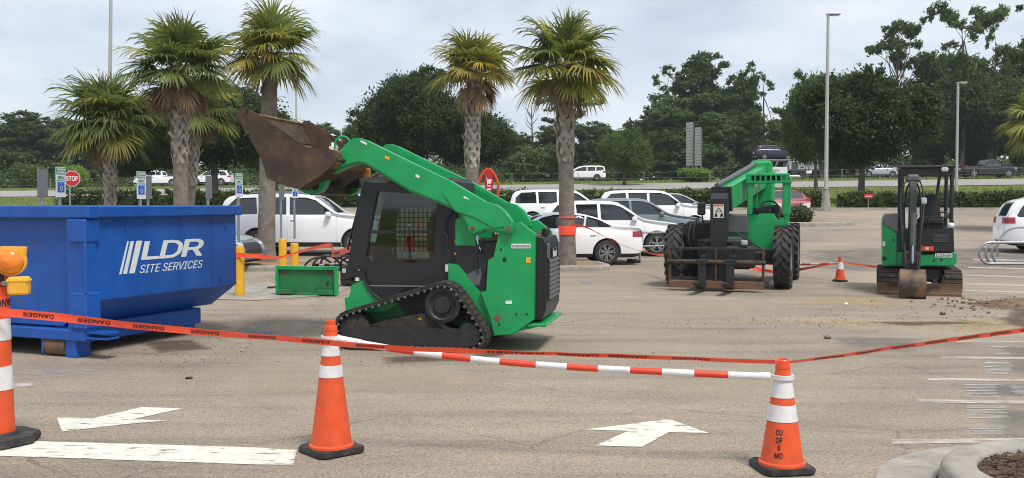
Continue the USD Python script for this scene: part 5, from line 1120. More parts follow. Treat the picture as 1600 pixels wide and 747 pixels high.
# ================================================================ bollards and signs
def zat(x, y): return float(T(x, y))
def bollard(px, ytop, Y, label, base_y=None):
    p = at(px, ytop, Y); h = p[2]; t = thing('bollard', label, 'bollard', (p[0], Y, 0), group='yellow bollards with sign posts')
    r = .088
    part(t, 'pipe', lathe([(0, 0), (r, 0), (r, h - .03), (r * .93, h - .008), (r * .7, h), (0, h)], 2, 26), M['yellow'])
    return p
def parking_sign(px, y0, y1, Y, w, yaw, label, ground=0.0, front=True, name='parking_sign', grp='reserved parking signs'):
    a, b = at(px, y0, Y), at(px, y1, Y); h = a[2] - b[2]
    t = thing(name, label, 'parking sign', (a[0], Y, 0), yaw, grp)
    part(t, 'post', [bb(-.022, .022, .002, .042, ground, a[2] - .01, .004)], M['galv'])
    z0 = b[2]; o = -.0015
    def pl(nm, x0, x1, za, zb, dep, m, b_=0): return part(t, nm, bb(x0, x1, o - dep - .002, o - dep, za, zb), M[m], smooth=False)
    if not front:
        part(t, 'panel', prism([(-w / 2, z0), (w / 2, z0), (w / 2, z0 + h), (-w / 2, z0 + h)], -.003, .0015, 1), M['sign_back']); return
    part(t, 'panel', prism([(-w / 2, z0), (w / 2, z0), (w / 2, z0 + h), (-w / 2, z0 + h)], -.0015, .0015, 1), M['sign_white'], smooth=False)
    pl('green_field', -w * .46, w * .46, z0 + h * .76, z0 + h * .975, .0, 'sign_green')
    pl('green_border', -w * .46, w * .46, z0 + h * .54, z0 + h * .56, .0, 'sign_green')
    fn = lambda u, v, w_: (u, o - .0045 - w_, v)
    part(t, 'print', lettering('RESERVED', -w * .40, w * .40, z0 + h * .88, z0 + h * .95, fn, True), M['sign_white'], smooth=False)
    part(t, 'print', lettering('PARKING', -w * .40, w * .40, z0 + h * .78, z0 + h * .85, fn, True), M['sign_white'], smooth=False)
    part(t, 'print', lettering('ONLY', -w * .34, w * .34, z0 + h * .61, z0 + h * .70, fn, True), M['sign_green'], smooth=False)
    pl('blue_panel', -w * .36, w * .36, z0 + h * .16, z0 + h * .50, .0, 'sign_blue')
    # wheelchair symbol
    cx, cz, s = 0, z0 + h * .33, h * .15
    q = lambda p: [(cx + a * s * .95, cz + b * s) for a, b in p]
    y_ = o - .0045
    part(t, 'wheelchair_symbol', [prism(q(circle((-.08, .78), .15, 14)), y_ - .002, y_, 1), prism(q([(-.17, .6), (.0, .6), (.02, .12), (.38, .12), (.55, -.42), (.72, -.36), (.5, .28), (.04, .28)]), y_ - .0021, y_, 1),
         prism(q(circle((-.02, -.25), .56, 26, math.radians(115), math.radians(345)) + circle((-.02, -.25), .42, 26, math.radians(115), math.radians(345))[::-1]), y_ - .0022, y_, 1)], M['sign_white'], smooth=False)
def see(px, Y): x = at(px, 300, Y)[0]; return -math.degrees(math.atan2(x, Y))
parking_sign(94.5, 261, 308, 14.4, .30, 89, 'reserved parking sign left of the red stop sign, behind the dumpster')
parking_sign(220.5, 268, 311, 15.8, .30, 84, 'reserved parking sign with a grey sign back right beside it')
parking_sign(373.5, 271, 308, 17.75, .30, 81, 'reserved parking sign on the tall post rising from the nearest yellow bollard', 1.0)
parking_sign(461, 290, 309.5, 22.2, .30, 76, 'reserved parking sign partly hidden under the raised bucket', .9)
parking_sign(564.5, 285, 306, 22.0, .30, 70, 'reserved parking sign just left of the loader cab')
parking_sign(66, 264, 307, 15.7, .30, 85, 'plain grey back of a parking sign at the far left', front=False, grp='backs of parking signs')
parking_sign(232.5, 275, 311, 18.7, .30, 91, 'grey sign back overlapping the right edge of a reserved parking sign', front=False, grp='backs of parking signs')
parking_sign(326, 275, 310, 19.0, .30, 84, 'grey sign back standing alone between two palms', front=False, grp='backs of parking signs')
parking_sign(440, 288, 312, 21.6, .30, 81, 'grey sign back on the post behind the middle yellow bollard', .9, front=False, grp='backs of parking signs')
bollard(374, 385, 17.75, 'yellow bollard nearest the dumpster, wrapped with red tape'); bollard(441.5, 373, 21.6, 'yellow bollard behind the green plate, left of the close pair'); bollard(460, 380, 21.0, 'yellow bollard behind the green plate, right of the close pair')
def stop_sign():
    Y = 27.0; c = at(112.5, 279, Y); t = thing('stop_sign', 'red octagonal stop sign on a thin post behind the dumpster', 'stop sign', (c[0], Y, 0), 8)
    r = 12.3 / FP * Y; oc = lambda k: [(k * r * math.cos(a), c[2] + k * r * math.sin(a)) for a in np.linspace(PI / 8, PI / 8 + 2 * PI, 8, endpoint=False)]
    part(t, 'post', bb(-.09, -.05, .004, .04, zat(c[0], Y), c[2] + .1), M['galv'])
    part(t, 'panel', prism(oc(1.06), -.002, .002, 1), M['sign_white'], smooth=False); part(t, 'red_face', prism(oc(.985), -.005, -.0025, 1), M['sign_red'], smooth=False)
    part(t, 'print', lettering('STOP', -r * .72, r * .72, c[2] - r * .33, c[2] + r * .33, lambda u, v, w: (u, -.0056 - w, v), True), M['sign_white'], smooth=False)
stop_sign()
# tape in the background
def w3(l): return [at(a, b, y) for a, b, y in l]
tape('red tape strung from the nearest yellow bollard to the loader cab', w3([(366, 398, 17.66), (382, 399, 17.62), (430, 403, 19.3), (453, 398, 20.88), (470, 393, 20.5), (520, 388.5, 17), (556, 386, 13)]), [.08, .07, .04, .09, .10, .10, .08], 90, [(.55 + .1 * k, .62 + .1 * k) for k in range(4)])
pt = at(885, 350, 26.5)
q = thing('danger_tape', 'wide band of red tape wound round the palm trunk beside the white sedan', 'warning tape', (at(886.5, 350, 25.0)[0], 25.0, 0))
for a, b in ((367, 353), (341, 338.5)):
    z0, z1 = at(885, a, 25)[2], at(885, b, 25)[2]; part(q, 'wrap', lathe([(.19, z0), (.228, z0), (.232, (z0 + z1) / 2), (.226, z1), (.19, z1)], 2, 30), M['orange_tape'])
tape('sagging red tape from the palm trunk to the telehandler front tyre', w3([(893, 352, 24.78), (915, 355, 24.6), (950, 373, 24.2), (1000, 392, 23.5), (1040, 399, 22), (1058, 400, 20.6)]), [.07, .03, .03, .06, .14, .12], 80, twist=[20, 50, 60, 40, 10, 0])
tape('red tape lying low between the telehandler and the small distant cone', w3([(1150, 413, 23), (1200, 424, 24), (1262, 419, g3[1] + .5), (1308, 411, g3[1])]), [.05, .10, .08, .03], 50)
tape('thin red tape from the small distant cone to the excavator', w3([(1313, 410, g3[1]), (1345, 414, 21), (1380, 417, 19.2)]), [.03, .05, .05], 40)
tape('thin red tape sagging from the excavator towards the bike rack', w3([(1492, 424, 18.8), (1520, 408, 22), (1560, 392, 26)]), [.02, .025, .02], 40, twist=[40, 50, 40])

# ================================================================ bike rack, cart sign, cart rail
def rack():
    Y = 26.6; t = thing('bike_rack', 'galvanised bike rack of long rounded tube loops at the right edge', 'bike rack', (0, 0, 0))
    for k, (dy, sh) in enumerate(((0, 0), (.5, 10), (1.0, 20))):
        y = Y + dy; a, b = at(1552 + sh, 379, y), at(1552 + sh, 412, y); r = (a[2] - b[2]) / 2; zc = (a[2] + b[2]) / 2; x0 = at(1530 + sh, 395, y)[0] + r; x1 = x0 + 2.6
        lp = [(x1, y, zc + r)] + [(x0 - r * math.sin(q), y, zc + r * math.cos(q)) for q in np.linspace(0, PI, 18)] + [(x1, y, zc - r)] + [(x1 + r * math.sin(q), y, zc - r * math.cos(q)) for q in np.linspace(0, PI, 18)]
        part(t, 'loop', tube(lp, .034, 12), M['steel'])
        for x in (x0 + .8, x1 - .3): part(t, 'foot', cyl((x, y, 0), (x, y, zc - r + .02), .03, n=10), M['steel'])
    y = Y + 3.0; a, b = at(1568, 361, y), at(1568, 378, y)
    part(t, 'hoop', tube(spline([(b[0] - .12, y, .05), (b[0] - .12, y, a[2] - .25), (b[0] + .1, y, a[2]), (b[0] + 1.2, y, a[2] + .01), (b[0] + 1.9, y, a[2])], 30), .03, 10), M['steel'])
    part(t, 'rail', tube([(b[0] - .12, Y + .2, at(1540, 380, Y + .2)[2]), (b[0] + .3, y, at(1560, 378, y)[2])], .03, 10), M['steel'])
rack()
def cart_sign():
    Y = 36.0; a, b, c = at(763, 264, Y), at(747, 306, Y), at(777, 306, Y); g = zat(a[0], Y)
    t = thing('cart_return_sign', 'red hoop with an oval red cart return sign behind the loader', 'cart return sign', (a[0], Y, 0), 0)
    w = (c[0] - b[0]) / 2
    part(t, 'hoop', tube(spline([(-w, 0, g), (-w, 0, b[2]), (-w * .7, 0, a[2] - .25), (0, 0, a[2]), (w * .7, 0, a[2] - .25), (w, 0, b[2]), (w, 0, g)], 50), .05, 10), M['red_band'])
    o = at(764, 284, Y); rz_ = 21 / FP * Y; rx_ = 6.5 / FP * Y; dx = o[0] - a[0]
    el = [(dx + rx_ * math.cos(q), o[2] + rz_ * math.sin(q)) for q in np.linspace(0, 2 * PI, 36, endpoint=False)]
    part(t, 'oval_panel', prism(el, -.05, -.01, 1), M['sign_red'])
    S = lambda p: [(dx + u * rx_, o[2] + v * rz_) for u, v in p]
    part(t, 'cart_symbol', prism(S([(-.7, .35), (-.5, .35), (-.4, .2), (.7, .2), (.5, -.15), (-.3, -.15), (-.28, -.28), (.5, -.28), (.5, -.36), (-.4, -.36), (-.52, .28), (-.7, .28)]), -.056, -.0505, 1), M['sign_white'], smooth=False)
    part(t, 'print', prism(S([(-.45, -.62), (.45, -.62), (.45, -.5), (-.45, -.5)]), -.056, -.0505, 1), M['sign_white'], smooth=False)
cart_sign()
def cart_rail():
    Y = 27.5; t = thing('cart_corral', 'low grey cart corral rail behind the white sedan', 'cart corral', (0, 0, 0))
    P = lambda a, b: at(a, b, Y)
    for px in (1000, 1070): p = P(px, 363); part(t, 'post', tube([(p[0], Y, 0), p], .03, 10), M['galv'])
    for y in (364, 385): part(t, 'rail', tube([P(995, y), P(1078, y - 2)], .028, 10), M['galv'])
    part(t, 'base_plate', bb(P(980, 400)[0], P(1000, 400)[0], Y - .15, Y + .15, .0, .12, .02), M['black'])
    for px in (984, 992): p = P(px, 405); part(t, 'caster', cyl((p[0], Y - .1, .07), (p[0], Y - .05, .07), .07), M['black'])
cart_rail()

# ================================================================ vehicles
def interp_curve(pts, xs):
    p = np.array(pts); f = PchipInterpolator(p[:, 0], p[:, 1]); return f(xs)
SUV = dict(top=[(0, .40), (.004, .60), (.018, .665), (.055, .88), (.09, .945), (.16, .985), (.30, 1.0), (.45, .995), (.545, .955), (.615, .83), (.70, .675), (.76, .64), (.86, .605), (.94, .565), (.98, .49), (.995, .40), (1, .33)],
           side=[[(.075, .665), (.10, .80), (.135, .915), (.235, .93), (.250, .645), (.085, .640)], [(.268, .645), (.255, .93), (.395, .935), (.405, .640)], [(.425, .640), (.415, .935), (.50, .93), (.555, .885), (.665, .68), (.655, .640)]],
           wind=[(.553, .985), (.535, .90), (.685, .655), (.715, .69)], rear=[(-.01, .66), (.05, .66), (.075, .90), (.05, .93), (-.01, .80)])
BIGSUV = dict(top=[(0, .42), (.004, .62), (.012, .69), (.035, .90), (.065, .96), (.13, .99), (.30, 1.0), (.48, .995), (.565, .96), (.63, .83), (.705, .685), (.76, .665), (.88, .645), (.95, .61), (.985, .52), (.996, .40), (1, .33)],
           side=[[(.055, .68), (.06, .80), (.105, .92), (.225, .935), (.235, .665), (.075, .655)], [(.255, .66), (.245, .935), (.40, .94), (.405, .655)], [(.425, .655), (.42, .94), (.515, .935), (.575, .89), (.675, .69), (.665, .655)]],
           wind=[(.572, .985), (.555, .905), (.69, .665), (.715, .705)], rear=[(-.01, .68), (.03, .68), (.05, .90), (.035, .93), (-.01, .85)])
SEDAN = dict(top=[(0, .46), (.004, .60), (.02, .70), (.07, .745), (.135, .765), (.17, .785), (.25, .89), (.33, .965), (.42, 1.0), (.50, .995), (.575, .95), (.65, .83), (.725, .705), (.78, .67), (.88, .615), (.95, .545), (.985, .46), (1, .36)],
             side=[[(.185, .735), (.255, .86), (.325, .925), (.335, .72), (.20, .715)], [(.345, .72), (.335, .935), (.415, .955), (.44, .955), (.445, .705)], [(.465, .70), (.46, .955), (.515, .95), (.575, .905), (.695, .715), (.69, .69)]],
             wind=[(.583, .98), (.565, .90), (.715, .665), (.745, .71)], rear=[(.14, .79), (.185, .74), (.335, .925), (.30, .99)])
PICKUP = dict(top=[(0, .48), (.004, .62), (.01, .655), (.20, .655), (.375, .66), (.385, .70), (.405, .93), (.43, .985), (.50, 1.0), (.58, .995), (.625, .95), (.685, .80), (.735, .70), (.80, .675), (.90, .655), (.965, .60), (.99, .50), (1, .36)],
              side=[[(.42, .70), (.425, .92), (.52, .93), (.525, .69)], [(.54, .69), (.535, .93), (.60, .925), (.635, .89), (.715, .71), (.71, .69)]],
              wind=[(.632, .985), (.615, .91), (.70, .70), (.735, .725)], rear=[(.375, .72), (.40, .72), (.42, .92), (.40, .95)])
VAN = dict(top=[(0, .42), (.004, .60), (.012, .70), (.03, .90), (.06, .965), (.16, .995), (.35, 1.0), (.50, .985), (.60, .93), (.70, .79), (.79, .645), (.86, .60), (.94, .54), (.98, .46), (.995, .38), (1, .33)],
           side=[[(.04, .66), (.06, .89), (.215, .905), (.22, .64)], [(.24, .64), (.235, .905), (.41, .91), (.415, .63)], [(.435, .63), (.43, .905), (.53, .895), (.60, .84), (.73, .65), (.72, .62)]],
           wind=[(.605, .96), (.59, .88), (.75, .65), (.785, .69)], rear=[(-.01, .66), (.03, .66), (.05, .90), (.03, .93), (-.01, .85)])
def car(label, shape, paint, loc, rz, L, W, H, wb, wr, name='parked_car', cat_='car', group=None, dark_trim=True, rim='rim', fo=.0, spokes=5, trunk_line=None, scale=None, rails=False, roof=None, lowdetail=False):
    t = thing(name, label, cat_, loc, rz, group)
    xs = np.unique(np.r_[np.linspace(0, .06, 8), np.linspace(.06, .94, 46), np.linspace(.94, 1, 9)])
    topz = interp_curve(shape['top'], xs) * H; X = (xs - .5) * L
    plan = W / 2 * (1 - .16 * np.clip((.10 - xs) / .10, 0, 1) ** 2.2 - .22 * np.clip((xs - .86) / .14, 0, 1) ** 2.2)
    z0 = H * (.135 + .10 * np.clip((.06 - xs) / .06, 0, 1) ** 1.5 + .06 * np.clip((xs - .93) / .07, 0, 1) ** 1.5)
    sect = []
    for x, tz, w, zb in zip(X, topz, plan, z0):
        belt = min(.635 * H, tz - .07 * H * min(1, (tz - zb) / (.25 * H)))
        tz = max(tz, zb + .08)
        belt = max(belt, zb + .55 * (tz - zb)); g = max(0, tz - belt); tum = .38 * max(0, g - .08 * H)
        wr_ = w - tum - .025; sh = .5 * zb + .5 * belt
        half = [(w * .80, zb), (w * .95, zb + .03), (w * .985, zb + .12 * (belt - zb) + .02), (w, zb + .45 * (belt - zb)), (w * 1.0, zb + .70 * (belt - zb)), (w * .982, zb + .86 * (belt - zb)), (w * .965, belt - .004),
                (w * .945 - .02 * min(1, g / .3) - .10 * tum, belt + .12 * g), (wr_ + .45 * (w * .93 - wr_), belt + .5 * g), (wr_ + .03, belt + .80 * g), (wr_ - .03, belt + .925 * g), (wr_ * .86, belt + .975 * g), (wr_ * .5, belt + .995 * g), (0, belt + g)]
        sect.append([(x, y, z) for y, z in half] + [(x, -y, z) for y, z in half[-2::-1]])
    S = np.array(sect); n, k, _ = S.shape; V = S.reshape(-1, 3); F = []
    for i in range(n - 1):
        for j in range(k):
            q = (j + 1) % k; a, b, c, d = i * k + j, i * k + q, (i + 1) * k + q, (i + 1) * k + j; F += [[a, b, c], [a, c, d]]
    V = np.vstack([V, S[0].mean(0), S[-1].mean(0)])
    for j in range(k):
        q = (j + 1) % k; F += [[n * k, q, j], [n * k + 1, (n - 1) * k + j, (n - 1) * k + q]]
    m = trimesh.Trimesh(V, F, process=False)
    if m.volume < 0: m.invert()
    full = man(m)
    xf = wb / 2 + fo; xr = -wb / 2 + fo
    wells = Manifold(); 
    for xc in (xf, xr):
        for s in (-1, 1): wells = wells + man(cyl((xc, s * (W / 2 - .30), wr), (xc, s * (W / 2 + .1), wr), wr * 1.16, n=36))
    ins = lambda a, b, c: full.scale([a, b, c])
    inner = ins(.990, .970, .982)
    px = lambda poly: [((a - .5) * L, b * H) for a, b in poly]
    glass = Manifold()
    sides = [man(prism(px(p), -W, W, 1)) for p in shape['side']]
    for s_ in sides: glass = glass + s_
    hw = W * .385
    wn = man(prism(px(shape['wind']), -hw, hw, 1)); rn = man(prism(px(shape['rear']), -hw * .96, hw * .96, 1))
    winall = glass + wn + rn
    rec = winall - ins(.972, .925, .95)
    gaps = Manifold()
    if not lowdetail:
        for a in (.415, .26, .70): gaps = gaps + man(bb((a - .5) * L - .007, (a - .5) * L + .007, -W, W, .20 * H, .635 * H))
        gaps = gaps - ins(.995, .985, .99)
    body = full - wells - rec - gaps
    part(t, 'body', body, M[paint], smooth=34)
    liner = (wells ^ full)
    part(t, 'wheel_wells', (man(bb((xr - wr * 1.2), xf + wr * 1.2, -W / 2 + .28, W / 2 - .28, .12 * H, .55 * H)) ^ inner), M['black'])
    for s_ in sides:
        g = s_ ^ inner
        for sg in (-1, 1):
            h = g ^ man(bb(-L, L, 0 if sg > 0 else -W, W if sg > 0 else 0, 0, 3)); part(t, 'side_window', h, M['car_glass'], smooth=34)
    part(t, 'windshield', (wn ^ inner) - glass, M['car_glass'], smooth=34); part(t, 'rear_window', (rn ^ inner) - glass, M['car_glass'], smooth=34)
    skin = ins(1.0045, 1.006, 1.003)
    cut = lambda x0, x1, y0, y1, z0_, z1: ((skin - ins(.985, .96, .97)) ^ man(bb(x0, x1, y0, y1, z0_, z1))) - wells
    if dark_trim:
        cl = cut(-L, L, -W, W, 0, .215 * H); 
        part(t, 'lower_trim', cl, M['black'], smooth=34)
    for sg in (-1, 1):
        y0, y1 = (W * .26, W) if sg > 0 else (-W, -W * .26)
        hl = cut(L * .435, L, y0, y1, .455 * H, .555 * H)
        if not hl.is_empty(): part(t, 'headlight', hl, M['headlamp'], smooth=34)
        tl = cut(-L, -L * .435, y0, y1, .53 * H, .64 * H)
        if not tl.is_empty(): part(t, 'taillight', tl, M['taillamp'], smooth=34)
    gr = cut(L * .46, L, -W * .27, W * .27, .30 * H, .50 * H)
    if not gr.is_empty(): part(t, 'grille', gr, M['black'], smooth=34)
    part(t, 'number_plate', bb(-L / 2 - .012, -L / 2 + .05, -.16, .16, .42 * H, .42 * H + .15), M['sign_white'])
    def wheel(xc, s):
        w = .22; Wm = part(t, 'wheel', moved(lathe([(wr * .66, -w / 2), (wr * .90, -w / 2), (wr * .98, -w / 2 + .03), (wr, -.05), (wr, .05), (wr * .98, w / 2 - .03), (wr * .90, w / 2), (wr * .66, w / 2), (wr * .66, -w / 2)], 1, 30), (xc, s * (W / 2 - .125), wr)), M['rubber'])
        y = s * (W / 2 - .125 + w / 2 - .02)
        rm = [cyl((xc, y - s * .06, wr), (xc, y - s * .055, wr), wr * .68, n=26)]
        part(Wm, 'rim_back', rm, M['rim_dark'])
        sp = [cyl((xc, y - s * .05, wr), (xc, y + s * .012, wr), wr * .16, n=14), moved(lathe([(wr * .62, -.02), (wr * .68, -.02), (wr * .68, .02), (wr * .62, .015), (wr * .62, -.02)], 1, 30), (xc, y, wr))]
        for i in range(spokes):
            a = 2 * PI * i / spokes + .3
            for da in (-.16, .16):
                a2 = a + da; sp.append(bar((xc + wr * .10 * math.cos(a), y, wr + wr * .10 * math.sin(a)), (xc + wr * .65 * math.cos(a2), y - s * .005, wr + wr * .65 * math.sin(a2)), wr * .085, .03, (0, 1, 0)))
        part(Wm, 'rim', sp, M[rim])
    for xc in (xf, xr):
        for s in (-1, 1): wheel(xc, s)
    xm = (shape['side'][-1][-2][0] - .5) * L - .12
    for s in (-1, 1):
        part(t, 'mirror', box((xm + .02, s * (W / 2 + .06), .665 * H), (.16, .22, .15), .04), M[paint])
        if not lowdetail:
            for a in ((.33, .49) if shape is not PICKUP else (.47, .56)): part(t, 'door_handle', box(((a - .08 - .5) * L + .2, s * (W / 2 - .002), .575 * H), (.17, .035, .03), .01), M[paint])
    if rails:
        for s in (-1, 1): part(t, 'roof_rail', tube([((.16 - .5) * L, s * W * .345, H * .975), ((.20 - .5) * L, s * W * .345, H * 1.018), ((.48 - .5) * L, s * W * .345, H * 1.022), ((.53 - .5) * L, s * W * .34, H * .965)], .02), M['steel'])
    return t
def place_car(front_px, side_y, Y, off=0): pass
def carloc(px, Y, dz=0): p = at(px, 318, Y); return (p[0], Y, zat(p[0], Y) + dz)
# big white SUV on the left
car('large white SUV parked behind the yellow bollards', BIGSUV, 'white_paint', carloc(484, 30.6), -2, 5.34, 2.03, 1.92, 3.08, .40, fo=.12, rails=True, cat_='SUV')
car('dark car with a silver bonnet, its nose just behind the nearest yellow bollard', SEDAN, 'grey_paint', (at(404, 400, 24.8)[0] - 2.35, 24.8, 0), -8, 4.7, 1.82, 1.45, 2.75, .33)
car('silver car whose roof shows just right of the loader body', SEDAN, 'silver_paint', carloc(782, 34.5), 4, 4.75, 1.82, 1.46, 2.75, .33)
car('white SUV with a slanted white rear pillar, furthest back in the row behind the palm', BIGSUV, 'white_paint', carloc(890, 41.0), -6, 5.05, 2.0, 1.76, 3.02, .39, rails=True, cat_='SUV')
# white sedan facing left, its tail by the palm
car('white sedan facing left with red tail lamp, taped off beside the palm', SEDAN, 'white_paint', (at(1000, 400, 26.4)[0] - 2.40, 27.2, .02), 186, 4.9, 1.85, 1.45, 2.82, .345, rim='rim', spokes=7)
car('white crossover with black wheel arch next to the white sedan', SUV, 'white_paint', (at(1074, 400, 30.2)[0] - 2.33, 30.6, zat(5, 30.6)), -5, 4.68, 1.86, 1.70, 2.72, .36, cat_='SUV')
car('grey-green crossover in the row beyond the white crossover', SUV, 'grey_paint', (at(1105, 380, 34.5)[0] - 2.33, 34.8, zat(5, 34.8)), -5, 4.68, 1.86, 1.66, 2.72, .36, cat_='SUV')
car('white SUV between the grey-green crossover and the telehandler', BIGSUV, 'white_paint', (at(1118, 360, 38.8)[0] - 2.3, 39.2, zat(5, 39.2)), -4, 4.8, 1.9, 1.80, 2.8, .37, cat_='SUV')
car('pale car roof just left of the telehandler boom', SEDAN, 'silver_paint', (at(1135, 350, 43.0)[0] - 2.3, 43.4, zat(5, 43.4)), -4, 4.7, 1.82, 1.50, 2.75, .34)
car('red sedan parked nose-on behind the telehandler cab', SEDAN, 'red_paint', carloc(1226, 47.5), -97, 4.85, 1.84, 1.45, 2.8, .34)
car('pale silver-white SUV at the right edge beyond the bike rack', SUV, 'white_paint', (at(1556, 390, 31.9)[0] + 2.35, 31.0, zat(16, 31.0)), -16, 5.0, 1.98, 1.80, 2.9, .385, cat_='SUV', rails=True)
# on the far highway
car('white minivan driving left on the highway above the row of cars', VAN, 'white_paint', carloc(911, 112.5, .05), 180, 5.15, 1.99, 1.76, 3.09, .36, name='highway_car', cat_='minivan', lowdetail=True)
car('dark grey pickup truck on the far road at the right', PICKUP, 'black_paint', carloc(1541, 103.5, .1), 2, 5.9, 2.03, 1.92, 3.75, .42, name='highway_car', cat_='pickup truck', lowdetail=True)
car('pale silver car half hidden by the tree left of the excavator canopy', SEDAN, 'silver_paint', carloc(1371, 112.5, .05), 180, 4.7, 1.82, 1.5, 2.75, .34, name='highway_car', lowdetail=True)
car('white pickup far off between the two left palms', PICKUP, 'white_paint', carloc(250, 116, .05), 180, 5.8, 2.0, 1.88, 3.7, .42, name='highway_car', cat_='pickup truck', lowdetail=True)
car('white SUV far off behind the tall palm on the left', SUV, 'white_paint', carloc(330, 114, .05), 180, 5.1, 1.98, 1.80, 2.95, .40, name='highway_car', cat_='SUV', lowdetail=True)
# car carrier and its load
def carrier():
    Y = 114.0; g = zat(at(1225, 280, Y)[0], Y) + .05; X0 = at(1172, 250, Y)[0]
    X = lambda px: at(px, 250, Y)[0] - X0
    Z = lambda py: at(1200, py, Y)[2] - g
    t = thing('car_carrier', 'grey car carrier truck with boxy sleeper cab stopped on the highway', 'truck', (X0, Y, g))
    part(t, 'upper_deck', bb(X(1180), X(1262), -1.2, 1.2, Z(250) - .12, Z(250), .03), M['galv'])
    part(t, 'sleeper_cab', bb(X(1228), X(1274), -1.25, 1.25, 1.0, Z(251) - .13, .08), M['beige_box'])
    part(t, 'cab_window', bb(X(1232), X(1242), -1.27, -1.2, Z(265), Z(254), .02), M['car_glass'])
    for k in range(4): part(t, 'cab_rib', bb(X(1246 + 7 * k), X(1246 + 7 * k) + .05, -1.27, -1.2, 1.1, Z(254)), M['galv'])
    part(t, 'fuel_tank', bb(X(1244), X(1252), -1.2, -.6, .5, 1.0, .05), M['black']); part(t, 'step_box', bb(X(1255), X(1264), -1.22, -.6, .55, .95, .05), M['sign_white'])
    part(t, 'engine_hood', bb(X(1274), X(1288), -1.1, 1.1, .8, 2.1, .1), M['black'])
    part(t, 'chassis', bb(X(1176), X(1286), -.5, .5, .6, .95, .03), M['black'])
    for px in (1186, 1197, 1238, 1249, 1282):
        for s in (-1, 1): part(t, 'wheel', cyl((X(px), s * .85, .5), (X(px), s * 1.18, .5), .5, n=22), M['rubber'])
    for px in (1182, 1205, 1222): part(t, 'deck_post', bar((X(px), -1.1, .9), (X(px) + .5, -1.1, Z(250) - .1), .12, .12, (0, 1, 0)), M['galv'])
    part(t, 'lower_deck', bb(X(1176), X(1228), -1.2, 1.2, .9, 1.0), M['galv'])
    p = (X0 + X(1208), Y, g + Z(250))
    car('dark blue SUV loaded on the upper deck of the car carrier', SUV, 'navy_paint', (X0 + X(1209), Y, g + Z(250) + .0), 4, 4.9, 1.95, 1.75, 2.85, .36, name='carried_car', cat_='SUV', lowdetail=True)
    s = thing('roadside_banner', 'white board with red lettering under the car carrier deck', 'banner', (X0 + X(1196), Y - 2.2, g))
    part(s, 'board', bb(0, X(1222) - X(1196), -.03, .03, Z(279), Z(262)), M['sign_white'])
    part(s, 'lettering', lettering('RENTAL', .3, X(1221) - X(1196) - .8, Z(270), Z(265.5), lambda u, v, w: (u, -.032 - w, v), True), M['sign_red'], smooth=False)
    for x in (.1, X(1222) - X(1196) - .1): part(s, 'post', bb(x - .04, x + .04, -.02, .02, -.1, Z(278)), M['galv'])
carrier()

# ================================================================ palms
def unit(v): v = np.array(v, float); return v / (np.linalg.norm(v) + 1e-12)
def frond(rng, R, az, el, droop, dead=False):
    """fan leaf: stalk, then leaflets radiating from its end"""
    d0 = np.array([math.cos(az) * math.cos(el), math.sin(az) * math.cos(el), math.sin(el)])
    R = R * 1.16; pet = R * rng.uniform(.40, .60); n = 6; pts = [np.zeros(3)]
    d = d0.copy()
    for i in range(n): pts.append(pts[-1] + d * pet / n); d = unit(d + np.array([0, 0, -.06 - droop * .10]))
    ms = [tube(pts, np.linspace(.022, .010, n + 1), 4, False)]
    side = unit(np.cross(d, [0, 0, 1.0]) + rng.normal(0, .15, 3)); nm = unit(np.cross(side, d)); e = pts[-1]
    V, F = [], []; K = 32 if not dead else 22; B = R * rng.uniform(.50, .62)
    span = math.radians(132 if not dead else 85)
    for k in range(K):
        ph = -span + 2 * span * (k + .5) / K + rng.normal(0, .02); t_ = abs(ph) / span
        L = B * (1.0 - .42 * t_ ** 2) * rng.uniform(.88, 1.08)
        u = unit(math.cos(ph) * d + math.sin(ph) * side + nm * (.22 * t_ + .05)); w = unit(np.cross(u, nm)); o = e + d * (.02 - .10 * B * (t_))
        gr = (.55 + 1.5 * droop) * rng.uniform(.6, 1.5); ts = (0, .3, .55, .8, 1.0); ws = (.012, .025, .022, .013, .0012)
        k0 = len(V); c = o.copy(); dd = u.copy(); tp = 0
        for tt, ww in zip(ts, ws):
            c = c + dd * L * (tt - tp); tp = tt; dd = unit(u + np.array([0, 0, -gr * (tt + .15) ** 1.6]))
            w = unit(np.cross(dd, nm) + 1e-6); ww *= R / 1.5 * 1.05; V += [c - w * ww - nm * ww * .3, c + w * ww + nm * ww * .3 * (1 if k % 2 else -1)]
        for j in range(4): a = k0 + 2 * j; F += [[a, a + 1, a + 3], [a, a + 3, a + 2]]
    ms.append(trimesh.Trimesh(V, F, process=False)); return cat(ms)
